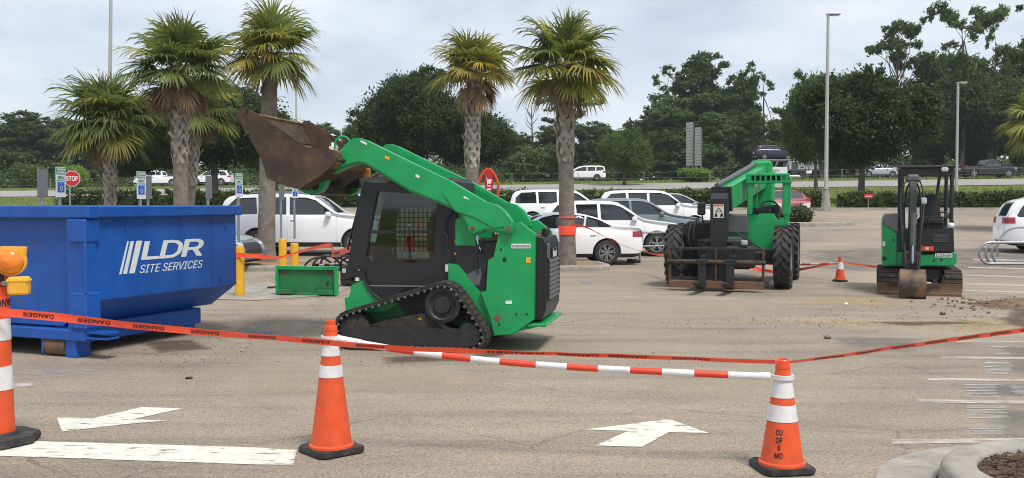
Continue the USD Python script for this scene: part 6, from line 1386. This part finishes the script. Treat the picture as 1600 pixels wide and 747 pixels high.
def palm(label, px, ybase, Y, ycrown, R, tw, boots=None, lean=0.0, seed=1, tone=(.45, .3, .1, .15), nf=46, xtop=None, low=-34):
    """ycrown: photo row of the crown's heart; boots: rows between which old leaf bases stand; tone: share of green, mid, orange, dead fronds"""
    b = at(px, ybase, Y); g = zat(b[0], Y); h = at(px, ycrown, Y); H = h[2] - g; ox = (at(xtop, ycrown, Y)[0] - b[0]) if xtop else 0
    rng = np.random.default_rng(seed); t = thing('palm_tree', label, 'palm tree', (b[0], Y, g), 0, 'sabal palms round the lot')
    zz = np.linspace(-.1, H, 26); cx = lambda z: ox * (np.clip(z, 0, H) / H) ** 1.3
    rad = tw / 2 * (1.0 + .25 * np.exp(-np.clip(zz, 0, 9) / .35) - .14 * zz / H)
    tr = tube([(cx(z), 0, z) for z in zz], rad, 20); v = tr.vertices.copy()
    nn = fbm(v * np.array([5, 5, 9]), 3, seed) - .5; v[:, 0] += .03 * nn; v[:, 1] += .03 * nn
    T_ = part(t, 'trunk', trimesh.Trimesh(v, tr.faces, process=False), M['palm_trunk'], smooth=True)
    if boots:
        z0, z1 = at(px, boots[0], Y)[2] - g, min(at(px, boots[1], Y)[2] - g, H + .1); i = 0; z = z0
        while z < z1:
            for q in range(7):
                a = 2 * PI * (q + .5 * (i % 2)) / 7 + rng.normal(0, .10); s = 1 if (i + q) % 2 else -1
                r = tw / 2 * (1 - .14 * z / H); L = rng.uniform(.40, .56); f = (z - z0) / (z1 - z0 + 1e-6); out = rng.uniform(.04, .08) + (.10 if rng.random() < .08 else 0)
                w0, w1 = rng.uniform(.085, .115), rng.uniform(.04, .07); P = []
                for tt, w, o in ((0, w0, .0), (.5, (w0 + w1) / 2, .035), (1, w1, out)):
                    aa = a + s * 1.0 * tt
                    for sg in (-1, 1):
                        for th in (.0, .028):
                            ab = aa + sg * w / r * .5; rr = r + o + th - .012; P.append((cx(z) + rr * math.cos(ab), rr * math.sin(ab), z + L * tt + sg * s * -.03))
                P = np.array(P); Fq = []
                for j in (0, 4):
                    for (m1, m2) in ((0, 1), (1, 3), (3, 2), (2, 0)): Fq += [[j + m1, j + m2, j + 4 + m2], [j + m1, j + 4 + m2, j + 4 + m1]]
                Fq += [[0, 2, 3], [0, 3, 1], [8, 9, 11], [8, 11, 10]]
                bm = trimesh.Trimesh(P, Fq, process=False); bm.fix_normals()
                part(T_, 'leaf_base', bm, M['boot'], smooth=False)
            z += .19; i += 1
    hd = trimesh.creation.icosphere(2, .26); hd.vertices *= (1, 1, 1.5); part(t, 'crown_heart', moved(hd, (ox, 0, H + .05)), M['palm_trunk'], smooth=True)
    names = ['frond_green', 'frond_mid', 'frond_orange', 'frond_dead']
    for k in range(nf):
        f = (k + .5) / nf; az = k * 2.39996 + rng.normal(0, .2); el = math.radians(84 - (84 - low) * f ** 1.1 + rng.normal(0, 9))
        dead = f > 1 - tone[3]; 
        if dead: el = math.radians(rng.uniform(-42, low + 22)); mm = 'frond_dead'
        else:
            x = rng.random() * (tone[0] + tone[1] + tone[2]) * .75 + f * .3 * (tone[1] + tone[2]); mm = names[0] if x < tone[0] else names[1] if x < tone[0] + tone[1] else names[2]
        fr_ = frond(rng, R * rng.uniform(.90, 1.08) * (rng.uniform(.55, .85) if dead else 1), az, el, (.15 + .5 * f) * (rng.uniform(1.2, 2.2) if dead else 1), dead)
        part(t, 'frond', moved(fr_, (ox, 0, H + .12)), M[mm], smooth=False)
palm('short green palm at the left with dark shaggy skirt above the dumpster', 172, 320, 34.5, 205, 1.95, .40, (330, 205), seed=11, tone=(.52, .34, .0, .20), nf=54, low=-30)
palm('tall palm with a heavy brown skirt and a grey lattice trunk behind the dumpster', 283, 325, 31.0, 128, 1.80, .50, (255, 120), seed=12, tone=(.50, .30, .0, .36), nf=60, low=-40)
palm('palm with smooth reddish trunk and orange-tipped crown rising behind the raised bucket', 416, 405, 26.5, 103, 1.40, .48, None, seed=13, tone=(.28, .40, .24, .10), nf=42, low=-8, xtop=422)
palm('palm with orange and tan fronds behind the loader arms', 735, 330, 32.0, 128, 1.44, .46, (262, 124), seed=14, tone=(.16, .34, .40, .30), nf=48, low=-18, xtop=742)
palm('tallest palm, banded with red tape, standing on the kerbed island right of the loader', 887, 412, 25.0, 124, 1.46, .42, (252, 118), seed=15, tone=(.34, .42, .16, .14), nf=48, low=-14, xtop=881)
palm('palm half hidden behind the tall brown-skirted palm', 293, 318, 36.5, 188, 1.50, .36, (290, 200), xtop=310, seed=16, tone=(.5, .36, .02, .22), nf=57)
palm('palm cut off by the right edge of the picture', 1624, 330, 40.0, 196, 1.60, .42, (290, 200), seed=17, tone=(.35, .45, .1, .2), nf=52)

# ================================================================ broadleaf trees
def leaves(rng, centres, radii, counts, size, up=.35, flat=.95):
    """rhombic leaves scattered through many clumps"""
    C = np.repeat(centres, counts, 0); R = np.repeat(radii, counts, 0); n = len(C)
    d = rng.normal(0, 1, (n, 3)); d /= np.linalg.norm(d, axis=1, keepdims=True); r = np.minimum(np.abs(rng.normal(0, .60, n)), 1.3)
    p = C + d * (r[:, None] * (R[:, None] if R.ndim == 1 else R)) * np.array([1, 1, flat])
    u = rng.normal(0, 1, (n, 3)); u /= np.linalg.norm(u, axis=1, keepdims=True); nn = d + np.array([0, 0, up]) + rng.normal(0, .55, (n, 3)); w = np.cross(u, nn); w /= np.linalg.norm(w, axis=1, keepdims=True) + 1e-9
    s = (size * rng.uniform(.6, 1.35, n))[:, None]; V = np.stack([p - u * s, p + w * s * .55, p + u * s, p - w * s * .55], 1).reshape(-1, 3)
    k = np.arange(n)[:, None] * 4; F = np.vstack([k + [0, 1, 2], k + [0, 2, 3]]); return trimesh.Trimesh(V, F, process=False)
def limbs(rng, h, tr, ends, r0, split=.35, tap=.45):
    ms = []; rr = []
    zz = np.linspace(0, tr, 7); pts = [(0.06 * h * .2 * math.sin(z * 2 / h * 3), 0, z) for z in zz]; ms.append(tube(pts, r0 * (1 - tap * zz / tr) * (1 + .5 * np.exp(-zz / (.04 * h))), 9))
    for e in ends:
        z0 = rng.uniform(split, .97) * tr; s = np.array([0, 0, z0]); e = np.array(e); mid = (s + e) / 2 + np.array([0, 0, .06 * h]) + rng.normal(0, .035 * h, 3)
        ms.append(tube(spline([s, mid, e], 7), np.linspace(r0 * .30, r0 * .05, 7), 6))
    return cat(ms)
PROTO = {}
def proto(kind, seed, h, blobs, size, per, mat_, trunk_h, r0, clumps=26, cr=.34, up=.35, shell=.72):
    """blobs: ellipsoids (cx, cy, cz, rx, ry, rz) filled with leaf clumps"""
    rng = np.random.default_rng(seed); cs_, rs_ = [], []
    for (x, y, z, a, b, c) in blobs:
        n = max(5, int(clumps * (a * b * c) ** .5 / (h * .18) ** 1.5)); d = rng.normal(0, 1, (n, 3)); d /= np.linalg.norm(d, axis=1, keepdims=True)
        q = rng.uniform(shell * .55, 1.0, n)[:, None] ** .5
        cs_.append(np.array([x, y, z]) + d * q * np.array([a, b, c]) * .85); rs_.append(rng.uniform(.7, 1.35, n) * cr * min(a, b, c))
    cs_, rs_ = np.vstack(cs_), np.concatenate(rs_); cnt = np.maximum(20, (per * (rs_ / rs_.mean()) ** 2).astype(int))
    far = rng.choice(len(cs_), min(len(cs_), 4 if kind == 'slender' else 22 if kind in ('sparse', 'pine') else 9), replace=False)
    return dict(h=h, w=float(np.ptp(cs_[:, 0]) + rs_.mean() * 1.6), leaf=leaves(rng, cs_, rs_, cnt, size, up), limb=limbs(rng, h, trunk_h, cs_[far], r0, .35, .88 if kind in ('sparse', 'pine', 'slender') else .45), mat=mat_)
def tree_thing(name, P, label, cat_, loc, sx, sz, rz, group=None):
    t = thing(name, label, cat_, loc, rz, group, scale=(sx, sx, sz))
    part(t, 'trunk', P['limb'], M['trunk'], smooth=True); part(t, 'crown', P['leaf'], M[P['mat']], smooth=False); return t
rg = random.Random(77)
def broad(seed, mat_, size, per, h=10, w=6.0, low=.19):
    r = random.Random(seed); bl = [(0, 0, h * .58, w * .72, w * .72, h * .33)]
    for k in range(9): a = 2 * PI * k / 9 + r.uniform(-.3, .3); q = r.uniform(.45, .62) * w; bl.append((q * math.cos(a), q * math.sin(a), h * r.uniform(low + .20, .70), w * r.uniform(.30, .42), w * r.uniform(.30, .42), h * r.uniform(.15, .22)))
    for k in range(5): bl.append((r.uniform(-.35, .35) * w, r.uniform(-.35, .35) * w, h * r.uniform(.74, .88), w * .3, w * .3, h * .11))
    return proto('broad', seed, h, bl, size, per, mat_, h * .55, .26, cr=.34)
def tall(seed, mat_, size, per, h=16, w=4.2, low=.1):
    r = random.Random(seed); bl = []
    for k in range(10): f = k / 9; rr = w * (.55 + .45 * math.sin(PI * (.18 + .72 * f))) * r.uniform(.55, .85); a = r.uniform(0, 2 * PI); q = w * .30 * (1 - f * .5); bl.append((q * math.cos(a), q * math.sin(a), h * (low + .08 + (.86 - low) * f), rr, rr, h * .10))
    bl.append((0, 0, h * .45, w * .6, w * .6, h * .34)); return proto('tall', seed, h, bl, size, per, mat_, h * .7, .3, cr=.34, clumps=46)
def slender(seed, mat_, size, per, h=18, w=2.6):
    r = random.Random(seed); bl = []
    for k in range(11): f = k / 10; a = r.uniform(0, 2 * PI); rr = w * r.uniform(.35, .75) * (1 - .45 * f); bl.append((r.uniform(-.5, .5) * w * .8, r.uniform(-.5, .5) * w, h * (.10 + .84 * f), rr, rr, h * r.uniform(.045, .08)))
    return proto('slender', seed, h, bl, size, per, mat_, h * .80, .22, cr=.46, clumps=44)
def pine(seed, mat_, size, per, h=18, w=3.6):
    r = random.Random(seed); bl = []
    for k in range(15): f = r.random(); a = r.uniform(0, 2 * PI); q = w * r.uniform(.2, .85) * (1 - .5 * abs(f - .4)); bl.append((q * math.cos(a), q * math.sin(a), h * (.72 + .25 * f), w * .30, w * .30, h * .035))
    return proto('pine', seed, h, bl, size, per, mat_, h * .93, .24, cr=.62, clumps=64)
def sparse(seed, mat_, size, per, h=18, w=4.5):
    r = random.Random(seed); bl = []
    for k in range(32): f = r.random(); a = r.uniform(0, 2 * PI); q = w * r.uniform(.10, .95) * (.4 + .7 * f); bl.append((q * math.cos(a), q * math.sin(a), h * (.30 + .67 * f), w * r.uniform(.18, .30), w * r.uniform(.18, .30), h * r.uniform(.025, .05)))
    return proto('sparse', seed, h, bl, size, per, mat_, h * .82, .24, cr=.62, clumps=60)
def bushp(seed, mat_, size, per, h=3, w=2.2):
    r = random.Random(seed); bl = [(0, 0, h * .5, w * .7, w * .7, h * .42)] + [(r.uniform(-.6, .6) * w, r.uniform(-.6, .6) * w, h * r.uniform(.25, .7), w * .38, w * .38, h * .25) for k in range(6)]
    return proto('bush', seed, h, bl, size, per, mat_, h * .4, .06, cr=.45)
PROTO = {'oak_a': broad(21, 'leaf_dark', .13, 260), 'oak_b': broad(22, 'leaf_dark', .13, 260, w=6.4), 'oak_c': broad(23, 'leaf_mid', .14, 240), 'tall_a': tall(31, 'leaf_far', .21, 130), 'tall_b': tall(32, 'leaf_mid', .21, 130, w=4.8), 'tall_c': tall(33, 'leaf_far', .21, 130, w=5.0), 'tall_d': tall(34, 'leaf_light', .21, 120, w=4.6),
         'vine_a': slender(41, 'leaf_far', .19, 90), 'vine_b': slender(42, 'leaf_mid', .19, 90, w=3.0), 'pine_a': pine(51, 'leaf_mid', .17, 80), 'open_a': sparse(61, 'leaf_far', .17, 80), 'open_b': sparse(62, 'leaf_mid', .17, 100, w=4.0), 'bush_a': bushp(71, 'leaf_light', .16, 120), 'bush_b': bushp(72, 'leaf_bright', .13, 150), 'bush_c': bushp(73, 'leaf_greyish', .055, 260, h=1.0, w=.62)}
if 0: print({k: len(v['leaf'].faces) for k, v in PROTO.items()})
FIRST = {}
def tree(kind, px, ytop, wpx, Y, label, name='tree', cat_='tree', group=None, rz=None):
    P = PROTO[kind]; b = at(px, 300, Y); g = zat(b[0], Y) - .05; top_ = at(px, ytop, Y)[2]; sz = (top_ - g) / (P['h'] * 1.0); sx = (wpx / FP * Y) / P['w']; rz = rg.uniform(0, 360) if rz is None else rz
    if kind not in FIRST: FIRST[kind] = tree_thing(name, P, label, cat_, (0, 0, 0), 1, 1, 0, group); u = FIRST[kind]; X = UsdGeom.Xformable(u); X.ClearXformOpOrder(); s = (sx, sx, sz); X.AddTransformOp().Set(Gf.Matrix4d().SetScale(Gf.Vec3d(*map(float, s))) * Gf.Matrix4d().SetRotate(Gf.Rotation(Gf.Vec3d(0, 0, 1), float(rz))) * Gf.Matrix4d().SetTranslate(Gf.Vec3d(float(b[0]), float(Y), float(g)))); return u
    return copy(FIRST[kind], label, (b[0], Y, g), rz, (sx, sx, sz), group, cat_)
F_ = 'trees beyond the highway'; N_ = 'oaks behind the hedge'
for a in [
 ('oak_a', 335, 112, 275, 70, 'broad dark oak filling the space behind the left palms', N_), ('oak_b', 218, 160, 190, 76, 'dark oak at left between the short palm and the brown-skirted palm', N_), ('oak_b', 645, 100, 190, 84, 'large dark oak behind the loader arms, left of the orange palm', N_), ('oak_a', 735, 158, 170, 88, 'dark oak directly behind the orange-fronded palm', N_),
 ('oak_a', 1345, 96, 240, 63, 'broad dark oak right of the tall lamp post, reaching over the road', N_), ('oak_b', 1548, 106, 215, 113, 'broad dark oak above the dark pickup at the right', N_), ('oak_c', 1275, 104, 110, 80, 'lighter oak just left of the tall lamp post', N_), ('oak_c', 432, 165, 120, 86, 'oak peeping out right of the raised bucket', N_),
 ('oak_c', 975, 196, 92, 96, 'small dark tree right of the white minivan', N_), ('oak_c', 570, 182, 90, 108, 'low oak filling the gap left of the large dark oak', N_),
 ('tall_b', -10, 196, 120, 138, 'dark tree at the far left edge', F_), ('tall_a', 38, 178, 110, 142, 'tall tree left of the short palm, first from the edge', F_), ('tall_c', 92, 186, 110, 146, 'tree just left of the short palm', F_), ('tall_b', 150, 200, 110, 140, 'tree behind the short palm', F_), ('tall_a', 466, 204, 90, 150, 'low far tree under the thin lamp pole', F_), ('tall_d', 512, 196, 80, 150, 'far tree in the dip between bucket and large oak', F_),
 ('tall_c', 800, 204, 100, 150, 'tree between the two centre palms', F_), ('open_a', 885, 148, 100, 148, 'airy tree showing behind the trunk of the tallest palm', F_), ('tall_a', 862, 208, 90, 150, 'low tree behind the white minivan', F_), ('tall_c', 935, 192, 100, 152, 'tree right above the white minivan', F_), ('tall_b', 988, 192, 90, 150, 'tree left of the tall grove', F_),
 ('vine_a', 1036, 99, 48, 136, 'slender vine-covered tree at the left of the tall grove', F_), ('tall_a', 1095, 90, 112, 138, 'highest rounded tree of the grove behind the road signs', F_), ('tall_b', 1152, 118, 96, 134, 'dark tree in the middle of the tall grove', F_), ('vine_b', 1192, 93, 62, 132, 'dark vine-covered snag at the right of the tall grove', F_), ('tall_c', 1040, 152, 110, 130, 'bushy tree low in the left of the grove', F_), ('tall_d', 1110, 180, 110, 128, 'pale lower tree behind the road signs', F_), ('tall_c', 1235, 166, 90, 138, 'tree above the car carrier', F_), ('tall_b', 1175, 178, 80, 128, 'dark lower tree left of the car carrier', F_),
 ('pine_a', 1400, 31, 84, 118, 'tall pine with a rounded head above the right oaks', F_), ('open_b', 1502, 0, 110, 112, 'tall open-crowned tree with bare limbs against the sky at right', F_), ('vine_b', 1553, 2, 44, 114, 'narrow vine-covered tree right of the open-crowned tree', F_), ('tall_b', 1450, 88, 130, 122, 'dense tree between the pine and the open-crowned tree', F_), ('tall_a', 1588, 88, 110, 118, 'tree at the right edge behind the oak', F_), ('tall_c', 1330, 118, 110, 128, 'tree behind the tall lamp post', F_), ('open_a', 1650, -50, 150, 66, 'tree whose branch enters the top right corner', F_), ('tall_a', 1520, 96, 110, 124, 'tree behind the short lamp post', F_), ('tall_c', 1275, 160, 90, 130, 'tree right of the car carrier', F_)]:
    tree(a[0], a[1], a[2], a[3], a[4], a[5], group=a[6])
tree('bush_b', 1088, 262, 62, 104, 'bright yellow-green bush at the foot of the road signs', 'bush', 'bush')
tree('bush_a', 843, 228, 88, 124, 'pale green bush left of the tallest palm trunk', 'bush', 'bush'); tree('bush_a', 50, 256, 50, 112, 'pale green bush at far left by the sign backs', 'bush', 'bush'); tree('bush_b', 118, 258, 44, 112, 'yellow-green bush behind the stop sign', 'bush', 'bush'); tree('bush_b', 1250, 214, 44, 122, 'bright green sapling above the car carrier', 'bush', 'bush')
tree('bush_c', 1246, 322, 36, 44.2, 'small grey-green shrub on the island by the red car', 'bush', 'bush')
# bare snag
def snag():
    Y = 150; b = at(830, 240, Y); g = zat(b[0], Y); h = at(830, 162, Y)[2] - g; t = thing('dead_tree', 'thin bare dead tree between the two centre palms', 'dead tree', (b[0], Y, g)); r = np.random.default_rng(2)
    part(t, 'trunk', tube([(0, 0, 0), (.2, 0, h * .5), (.0, 0, h * .97)], [.22, .15, .05], 7), M['trunk'])
    for k in range(7):
        z = h * r.uniform(.6, .92); a = r.choice([-1, 1]); part(t, 'branch', tube([(0.05, 0, z), (a * r.uniform(.4, .9), 0, z + .8), (a * r.uniform(.5, 1.4), .1, z + r.uniform(1.2, 2.2))], [.07, .05, .02], 5), M['trunk'])
snag()
# undergrowth along the forest edge
r = np.random.default_rng(8); n = 300; X = r.uniform(-110, 110, n); Yy = r.uniform(126, 150, n); hh = r.uniform(2.0, 5.2, n)
cs_ = np.c_[X, Yy, T(X, Yy) + hh * .38]; top('undergrowth', leaves(r, np.vstack([cs_ + r.normal(0, .8, cs_.shape) for _ in range(4)]), np.tile(hh * .62, 4), np.full(n * 4, 42), .27), M['leaf_far'], 'dense dark undergrowth along the foot of the far trees', 'undergrowth', kind='stuff', smooth=False)
X = r.uniform(-150, 150, 260); Yy = r.uniform(152, 172, 260); hh = r.uniform(4, 8.5, 260)
top('far_wood', leaves(r, np.c_[X, Yy, T(X, Yy) + hh * .40], hh * .75, np.full(260, 210), .5), M['leaf_far'], 'far wood closing the gaps behind the tree line', 'wood', kind='stuff', smooth=False)
# hedges
def hedge(x0, x1, label, seed, Y=54.9, ytop=302):
    a, b = at(x0, 318, Y)[0], at(x1, 318, Y)[0]; t = thing('hedge', label, 'hedge', (0, 0, 0), group='clipped hedge along the far side of the lot'); r = np.random.default_rng(seed); L = b - a
    n = int(L * 26); X = r.uniform(a, b, n); base = T(X, np.full(n, Y)); hh = (at(800, ytop, Y)[2] - 1.41) * (0.94 + .16 * noise(np.c_[X * .6, X * 0, X * 0], seed))
    fr = r.random(n) < .62; Yc = np.where(fr, Y - .42 + r.normal(0, .05, n), Y + r.uniform(-.4, .4, n)); z = base + np.where(fr, r.uniform(.06, .95, n), r.uniform(.85, 1.0, n)) * hh - .03
    part(t, 'foliage', leaves(r, np.c_[X, Yc, z], np.full(n, .22), np.full(n, 60), .065), M['leaf_hedge'], smooth=False)
    m = int(L * 5); X2 = r.uniform(a, b, m); z2 = T(X2, np.full(m, Y)) + (at(800, ytop, Y)[2] - 1.41) * .95; sp = []
    V, Fq = [], []
    for x, z0 in zip(X2, z2):
        y = Y + r.uniform(-.4, .4); h = r.uniform(.08, .30); w = .02; k = len(V); dx = r.normal(0, .08); V += [(x - w, y, z0 - .1), (x + w, y, z0 - .1), (x + dx, y, z0 + h)]; Fq.append([k, k + 1, k + 2])
    part(t, 'shoots', trimesh.Trimesh(V, Fq, process=False), M['leaf_hedge'], smooth=False, kind='stuff')
    zc = float(T((a + b) / 2, Y)); part(t, 'core', bb(a + .15, b - .15, Y - .28, Y + .28, min(float(T(a, Y)), float(T(b, Y))) - .2, zc + (at(800, ytop, Y)[2] - 1.41) * .72), M['leaf_dark'], smooth=False)
hedge(92, 570, 'dark clipped hedge at the left behind the palms and signs', 1, ytop=299); hedge(600, 1170, 'clipped hedge behind the row of white cars', 2, ytop=299); hedge(1236, 1292, 'short piece of hedge right of the red sedan', 3); hedge(1306, 1660, 'clipped hedge at the right behind the excavator', 4)
# rough grass on the verges
r = np.random.default_rng(6); n = 9000; X = r.uniform(-75, 75, n); Yy = np.where(r.random(n) < .55, r.uniform(57, 86, n), r.uniform(100, 109, n)); z = T(X, Yy) - .02; h = r.uniform(.05, .17, n) * (1 + 1.2 * (noise(np.c_[X * .15, Yy * .15, X * 0], 4) > .6)); w = .035 + .02 * r.random(n); dx, dy = r.normal(0, .10, n), r.normal(0, .10, n)
V = np.stack([np.c_[X - w, Yy, z], np.c_[X + w, Yy, z], np.c_[X + dx, Yy + dy, z + h]], 1).reshape(-1, 3)
top('rough_grass', trimesh.Trimesh(V, np.arange(n * 3).reshape(-1, 3), process=False), M['grass_blade'], 'uncut grass tufts on the verges beside the road', 'grass', kind='stuff', smooth=False)
# ================================================================ poles, road signs, fence
def lamp(px, y0, Y, label, r0, r1, head=None, base=None, x1=None):
    a = at(px, y0, Y); g = zat(a[0], Y); x1 = at(x1, y0, Y)[0] - a[0] if x1 else 0
    t = thing('lamp_post', label, 'lamp post', (a[0], Y, g)); H = a[2] - g
    part(t, 'pole', tube([(-x1, 0, -.1), (-x1 * .5, 0, H / 2), (0, 0, H)], [r0, (r0 + r1) / 2, r1], 14), M['pole_grey'])
    if base:
        part(t, 'base', lathe([(0, -.1), (base, -.1), (base * .98, .1), (base * .72, .75 * base * 3), (base * .62, base * 4.2), (0, base * 4.2)], 2, 24), M['concrete'])
        part(t, 'base_flange', box((0, 0, base * 4.25), (r0 * 3.2, r0 * 3.2, .05), .01), M['galv'])
    if head:
        h = part(t, 'lamp_head', box((head * .55, 0, H - .02), (head, .32, .10), .04), M['galv']); part(h, 'lens', box((head * .62, 0, H - .08), (head * .6, .24, .03), .01), M['sign_white']); part(t, 'bracket', bb(-.10, .12, -.06, .06, H - .07, H + .03, .01), M['galv'])
lamp(174, -60, 38.0, 'tall pale lamp pole rising behind the short left palm', .10, .055, x1=186)
lamp(462.5, 124, 100.0, 'thin far lamp pole behind the raised bucket', .14, .08, .5)
lamp(1294, 22, 52.5, 'tall lamp post on a concrete base right of the red sedan', .115, .075, .62, .29)
lamp(1497, 129, 58.5, 'shorter lamp post behind the excavator canopy', .10, .07, .5)
def road_sign(px0, px1, y0, y1, yb, Y, posts, label):
    a, b = at(px0, y0, Y), at(px1, y1, Y); g = zat(a[0], Y); t = thing('road_sign', label, 'road sign', (a[0], Y, g), -62); q_ = (px1 - 800) / FP; W = (q_ * Y - a[0]) / (math.cos(math.radians(62)) + q_ * math.sin(math.radians(62))); zb, zt = b[2] - g, a[2] - g
    n = 14
    for k in range(n): part(t, 'panel_slat', bb(0, W, -.03, .0, zb + (zt - zb) * k / n, zb + (zt - zb) * (k + .86) / n), M['pole_grey'], smooth=False)
    for k in range(2): part(t, 'beam', bb(-.02, W + .02, .001, .06, zb + (zt - zb) * (.3 + .4 * k) - .05, zb + (zt - zb) * (.3 + .4 * k) + .05), M['galv'])
    for f in (.08, .85): part(t, 'post', bb(W * f - .12, W * f + .12, .06, .22, -.1, zt - .2), M['trunk'])
road_sign(1072.5, 1081.5, 191, 259, 284, 107.5, 2, 'taller of two edge-on road sign backs behind the white cars'); road_sign(1086, 1094, 199, 259, 284, 106.0, 2, 'shorter of two edge-on road sign backs behind the white cars')
fn_ = thing('wire_fence', 'thin wire fence on metal posts along the near side of the highway', 'fence', (0, 0, 0)); ff = np.arange(-70, 75, 7.0)
for x in ff: g = zat(x, 102); part(fn_, 'post', bb(x - .03, x + .03, 101.97, 102.03, g - .1, g + 1.2), M['galv'], smooth=False)
for dz in (.5, 1.1): part(fn_, 'wire', tube([(x, 101.95, zat(x, 102) + dz) for x in ff], .006, 4), M['galv'], smooth=False)
q = at(1357, 307, 53.9); s = thing('small_red_sign', 'small red sign on a low stake in front of the right hedge', 'sign', (q[0], 53.9, zat(q[0], 53.9)))
hh = at(1357, 303, 53.9)[2] - zat(q[0], 53.9); part(s, 'panel', bb(-.24, .24, -.01, .01, hh - .24, hh), M['sign_red']); part(s, 'stake', bb(-.02, .02, .012, .03, -.05, hh - .02), M['galv']); part(s, 'stripe', bb(-.18, .18, -.014, -.0105, hh - .15, hh - .11), M['sign_white'], smooth=False)
# ================================================================ litter, clods and spilled soil
def clod(rng, s):
    m = trimesh.creation.icosphere(1, s); m.vertices *= rng.uniform(.7, 1.3, 3) * (1, 1, .6); m.vertices += m.vertices * (.6 * (noise(m.vertices / s * 1.7 + rng.uniform(0, 50), 3) - .5))[:, None]; return m
r = np.random.default_rng(12)
for (px, py, s, m, l) in [(1293, 529, .05, 'dirt', 'lone brown clod on the asphalt beyond the shorter cone'), (1473, 492, .05, 'dirt', 'brown clod beside the spilled soil at the right'), (295, 592, .028, 'rubber', 'small black stone behind the left arrow'), (1322, 477, .05, 'white_plain', 'crumpled white paper scrap on the asphalt left of the excavator bucket'), (1505, 474, .04, 'dirt', 'dark clod right of the excavator blade')]:
    p = gnd(px, py); t = top('dirt_clod' if m != 'white_plain' else 'paper_scrap', moved(clod(r, s), (p[0], p[1], s * .4)), M[m], l, 'clod' if m != 'white_plain' else 'litter', smooth=True)
p = gnd(1618, 478); pile = sheet(np.linspace(-1.6, 1.8, 40), np.linspace(-1.1, 1.1, 30)); v = pile.vertices.copy(); rr = np.sqrt((v[:, 0] / 1.7) ** 2 + (v[:, 1] / 1.05) ** 2); v[:, 2] = .22 * np.clip(1 - rr, 0, 1) ** 1.2 * (.5 + fbm(v * 2.2, 4, 7)) - .012 + .10 * (fbm(v * 9, 3, 3) - .5) * np.clip(1.15 - rr, 0, 1)
t = thing('soil_pile', 'low pile of broken brown soil and roots at the right edge', 'soil pile', (p[0] + .5, p[1], 0)); part(t, 'heap', trimesh.Trimesh(v, pile.faces, process=False), M['dirt'], smooth=False)
part(t, 'clods', [moved(clod(r, r.uniform(.006, .028)), (r.normal(0, 1.1), r.normal(0, .55), .01 + .06 * r.random())) for _ in range(420)], M['dirt'], smooth=False, kind='stuff'); part(t, 'roots', chips(420, np.array([0, 0]), 1.4, .7, .05, .028, rng=r), M['mulch_light'], smooth=False, kind='stuff')
def crumbs(n, area, s0, s1, m, label, weights=None):
    ms = []
    for _ in range(n):
        ax = area[r.integers(len(area))]; p = gnd(r.normal(ax[0], ax[2]), min(740, max(405, r.normal(ax[1], ax[3])))); s = r.uniform(s0, s1) ; c = trimesh.creation.icosahedron(); c.vertices *= s * r.uniform(.5, 1.3, (1, 3)); c.vertices += r.normal(0, s * .12, c.vertices.shape); ms.append(moved(c, (p[0], p[1], s * .35)))
    top('rubble', ms, M[m], label, 'rubble', kind='stuff', smooth=False)
crumbs(900, [(1480, 500, 110, 7), (1560, 495, 60, 12), (1330, 505, 90, 4), (1180, 502, 90, 5), (1420, 480, 120, 8)], .0025, .011, 'dirt', 'crumbs of soil scattered in front of the excavator')
crumbs(420, [(250, 556, 60, 8), (330, 545, 60, 10), (700, 560, 120, 8), (420, 500, 60, 15), (900, 530, 200, 25)], .0025, .009, 'mulch', 'dark crumbs of soil scattered by the dumpster and the loader')
crumbs(500, [(900, 620, 450, 60), (1200, 540, 250, 40), (500, 650, 300, 50)], .002, .007, 'concrete', 'pale grit scattered over the near asphalt')


# thin summer haze over the far trees
hz = top('haze', bb(-910, 910, -310, 910, -1.5, 45), None, 'thin pale summer haze over the far trees', 'haze', kind='stuff', smooth=False)
hzm = usdkit.material(stage, '/World/Looks/haze_air', {'v': ('principled_volume', {'color': (0.84, 0.90, 0.92), 'density': HAZE, 'anisotropy': 0.2})}, [], volume='v.volume')
UsdShade.MaterialBindingAPI.Apply(hz).Bind(hzm)
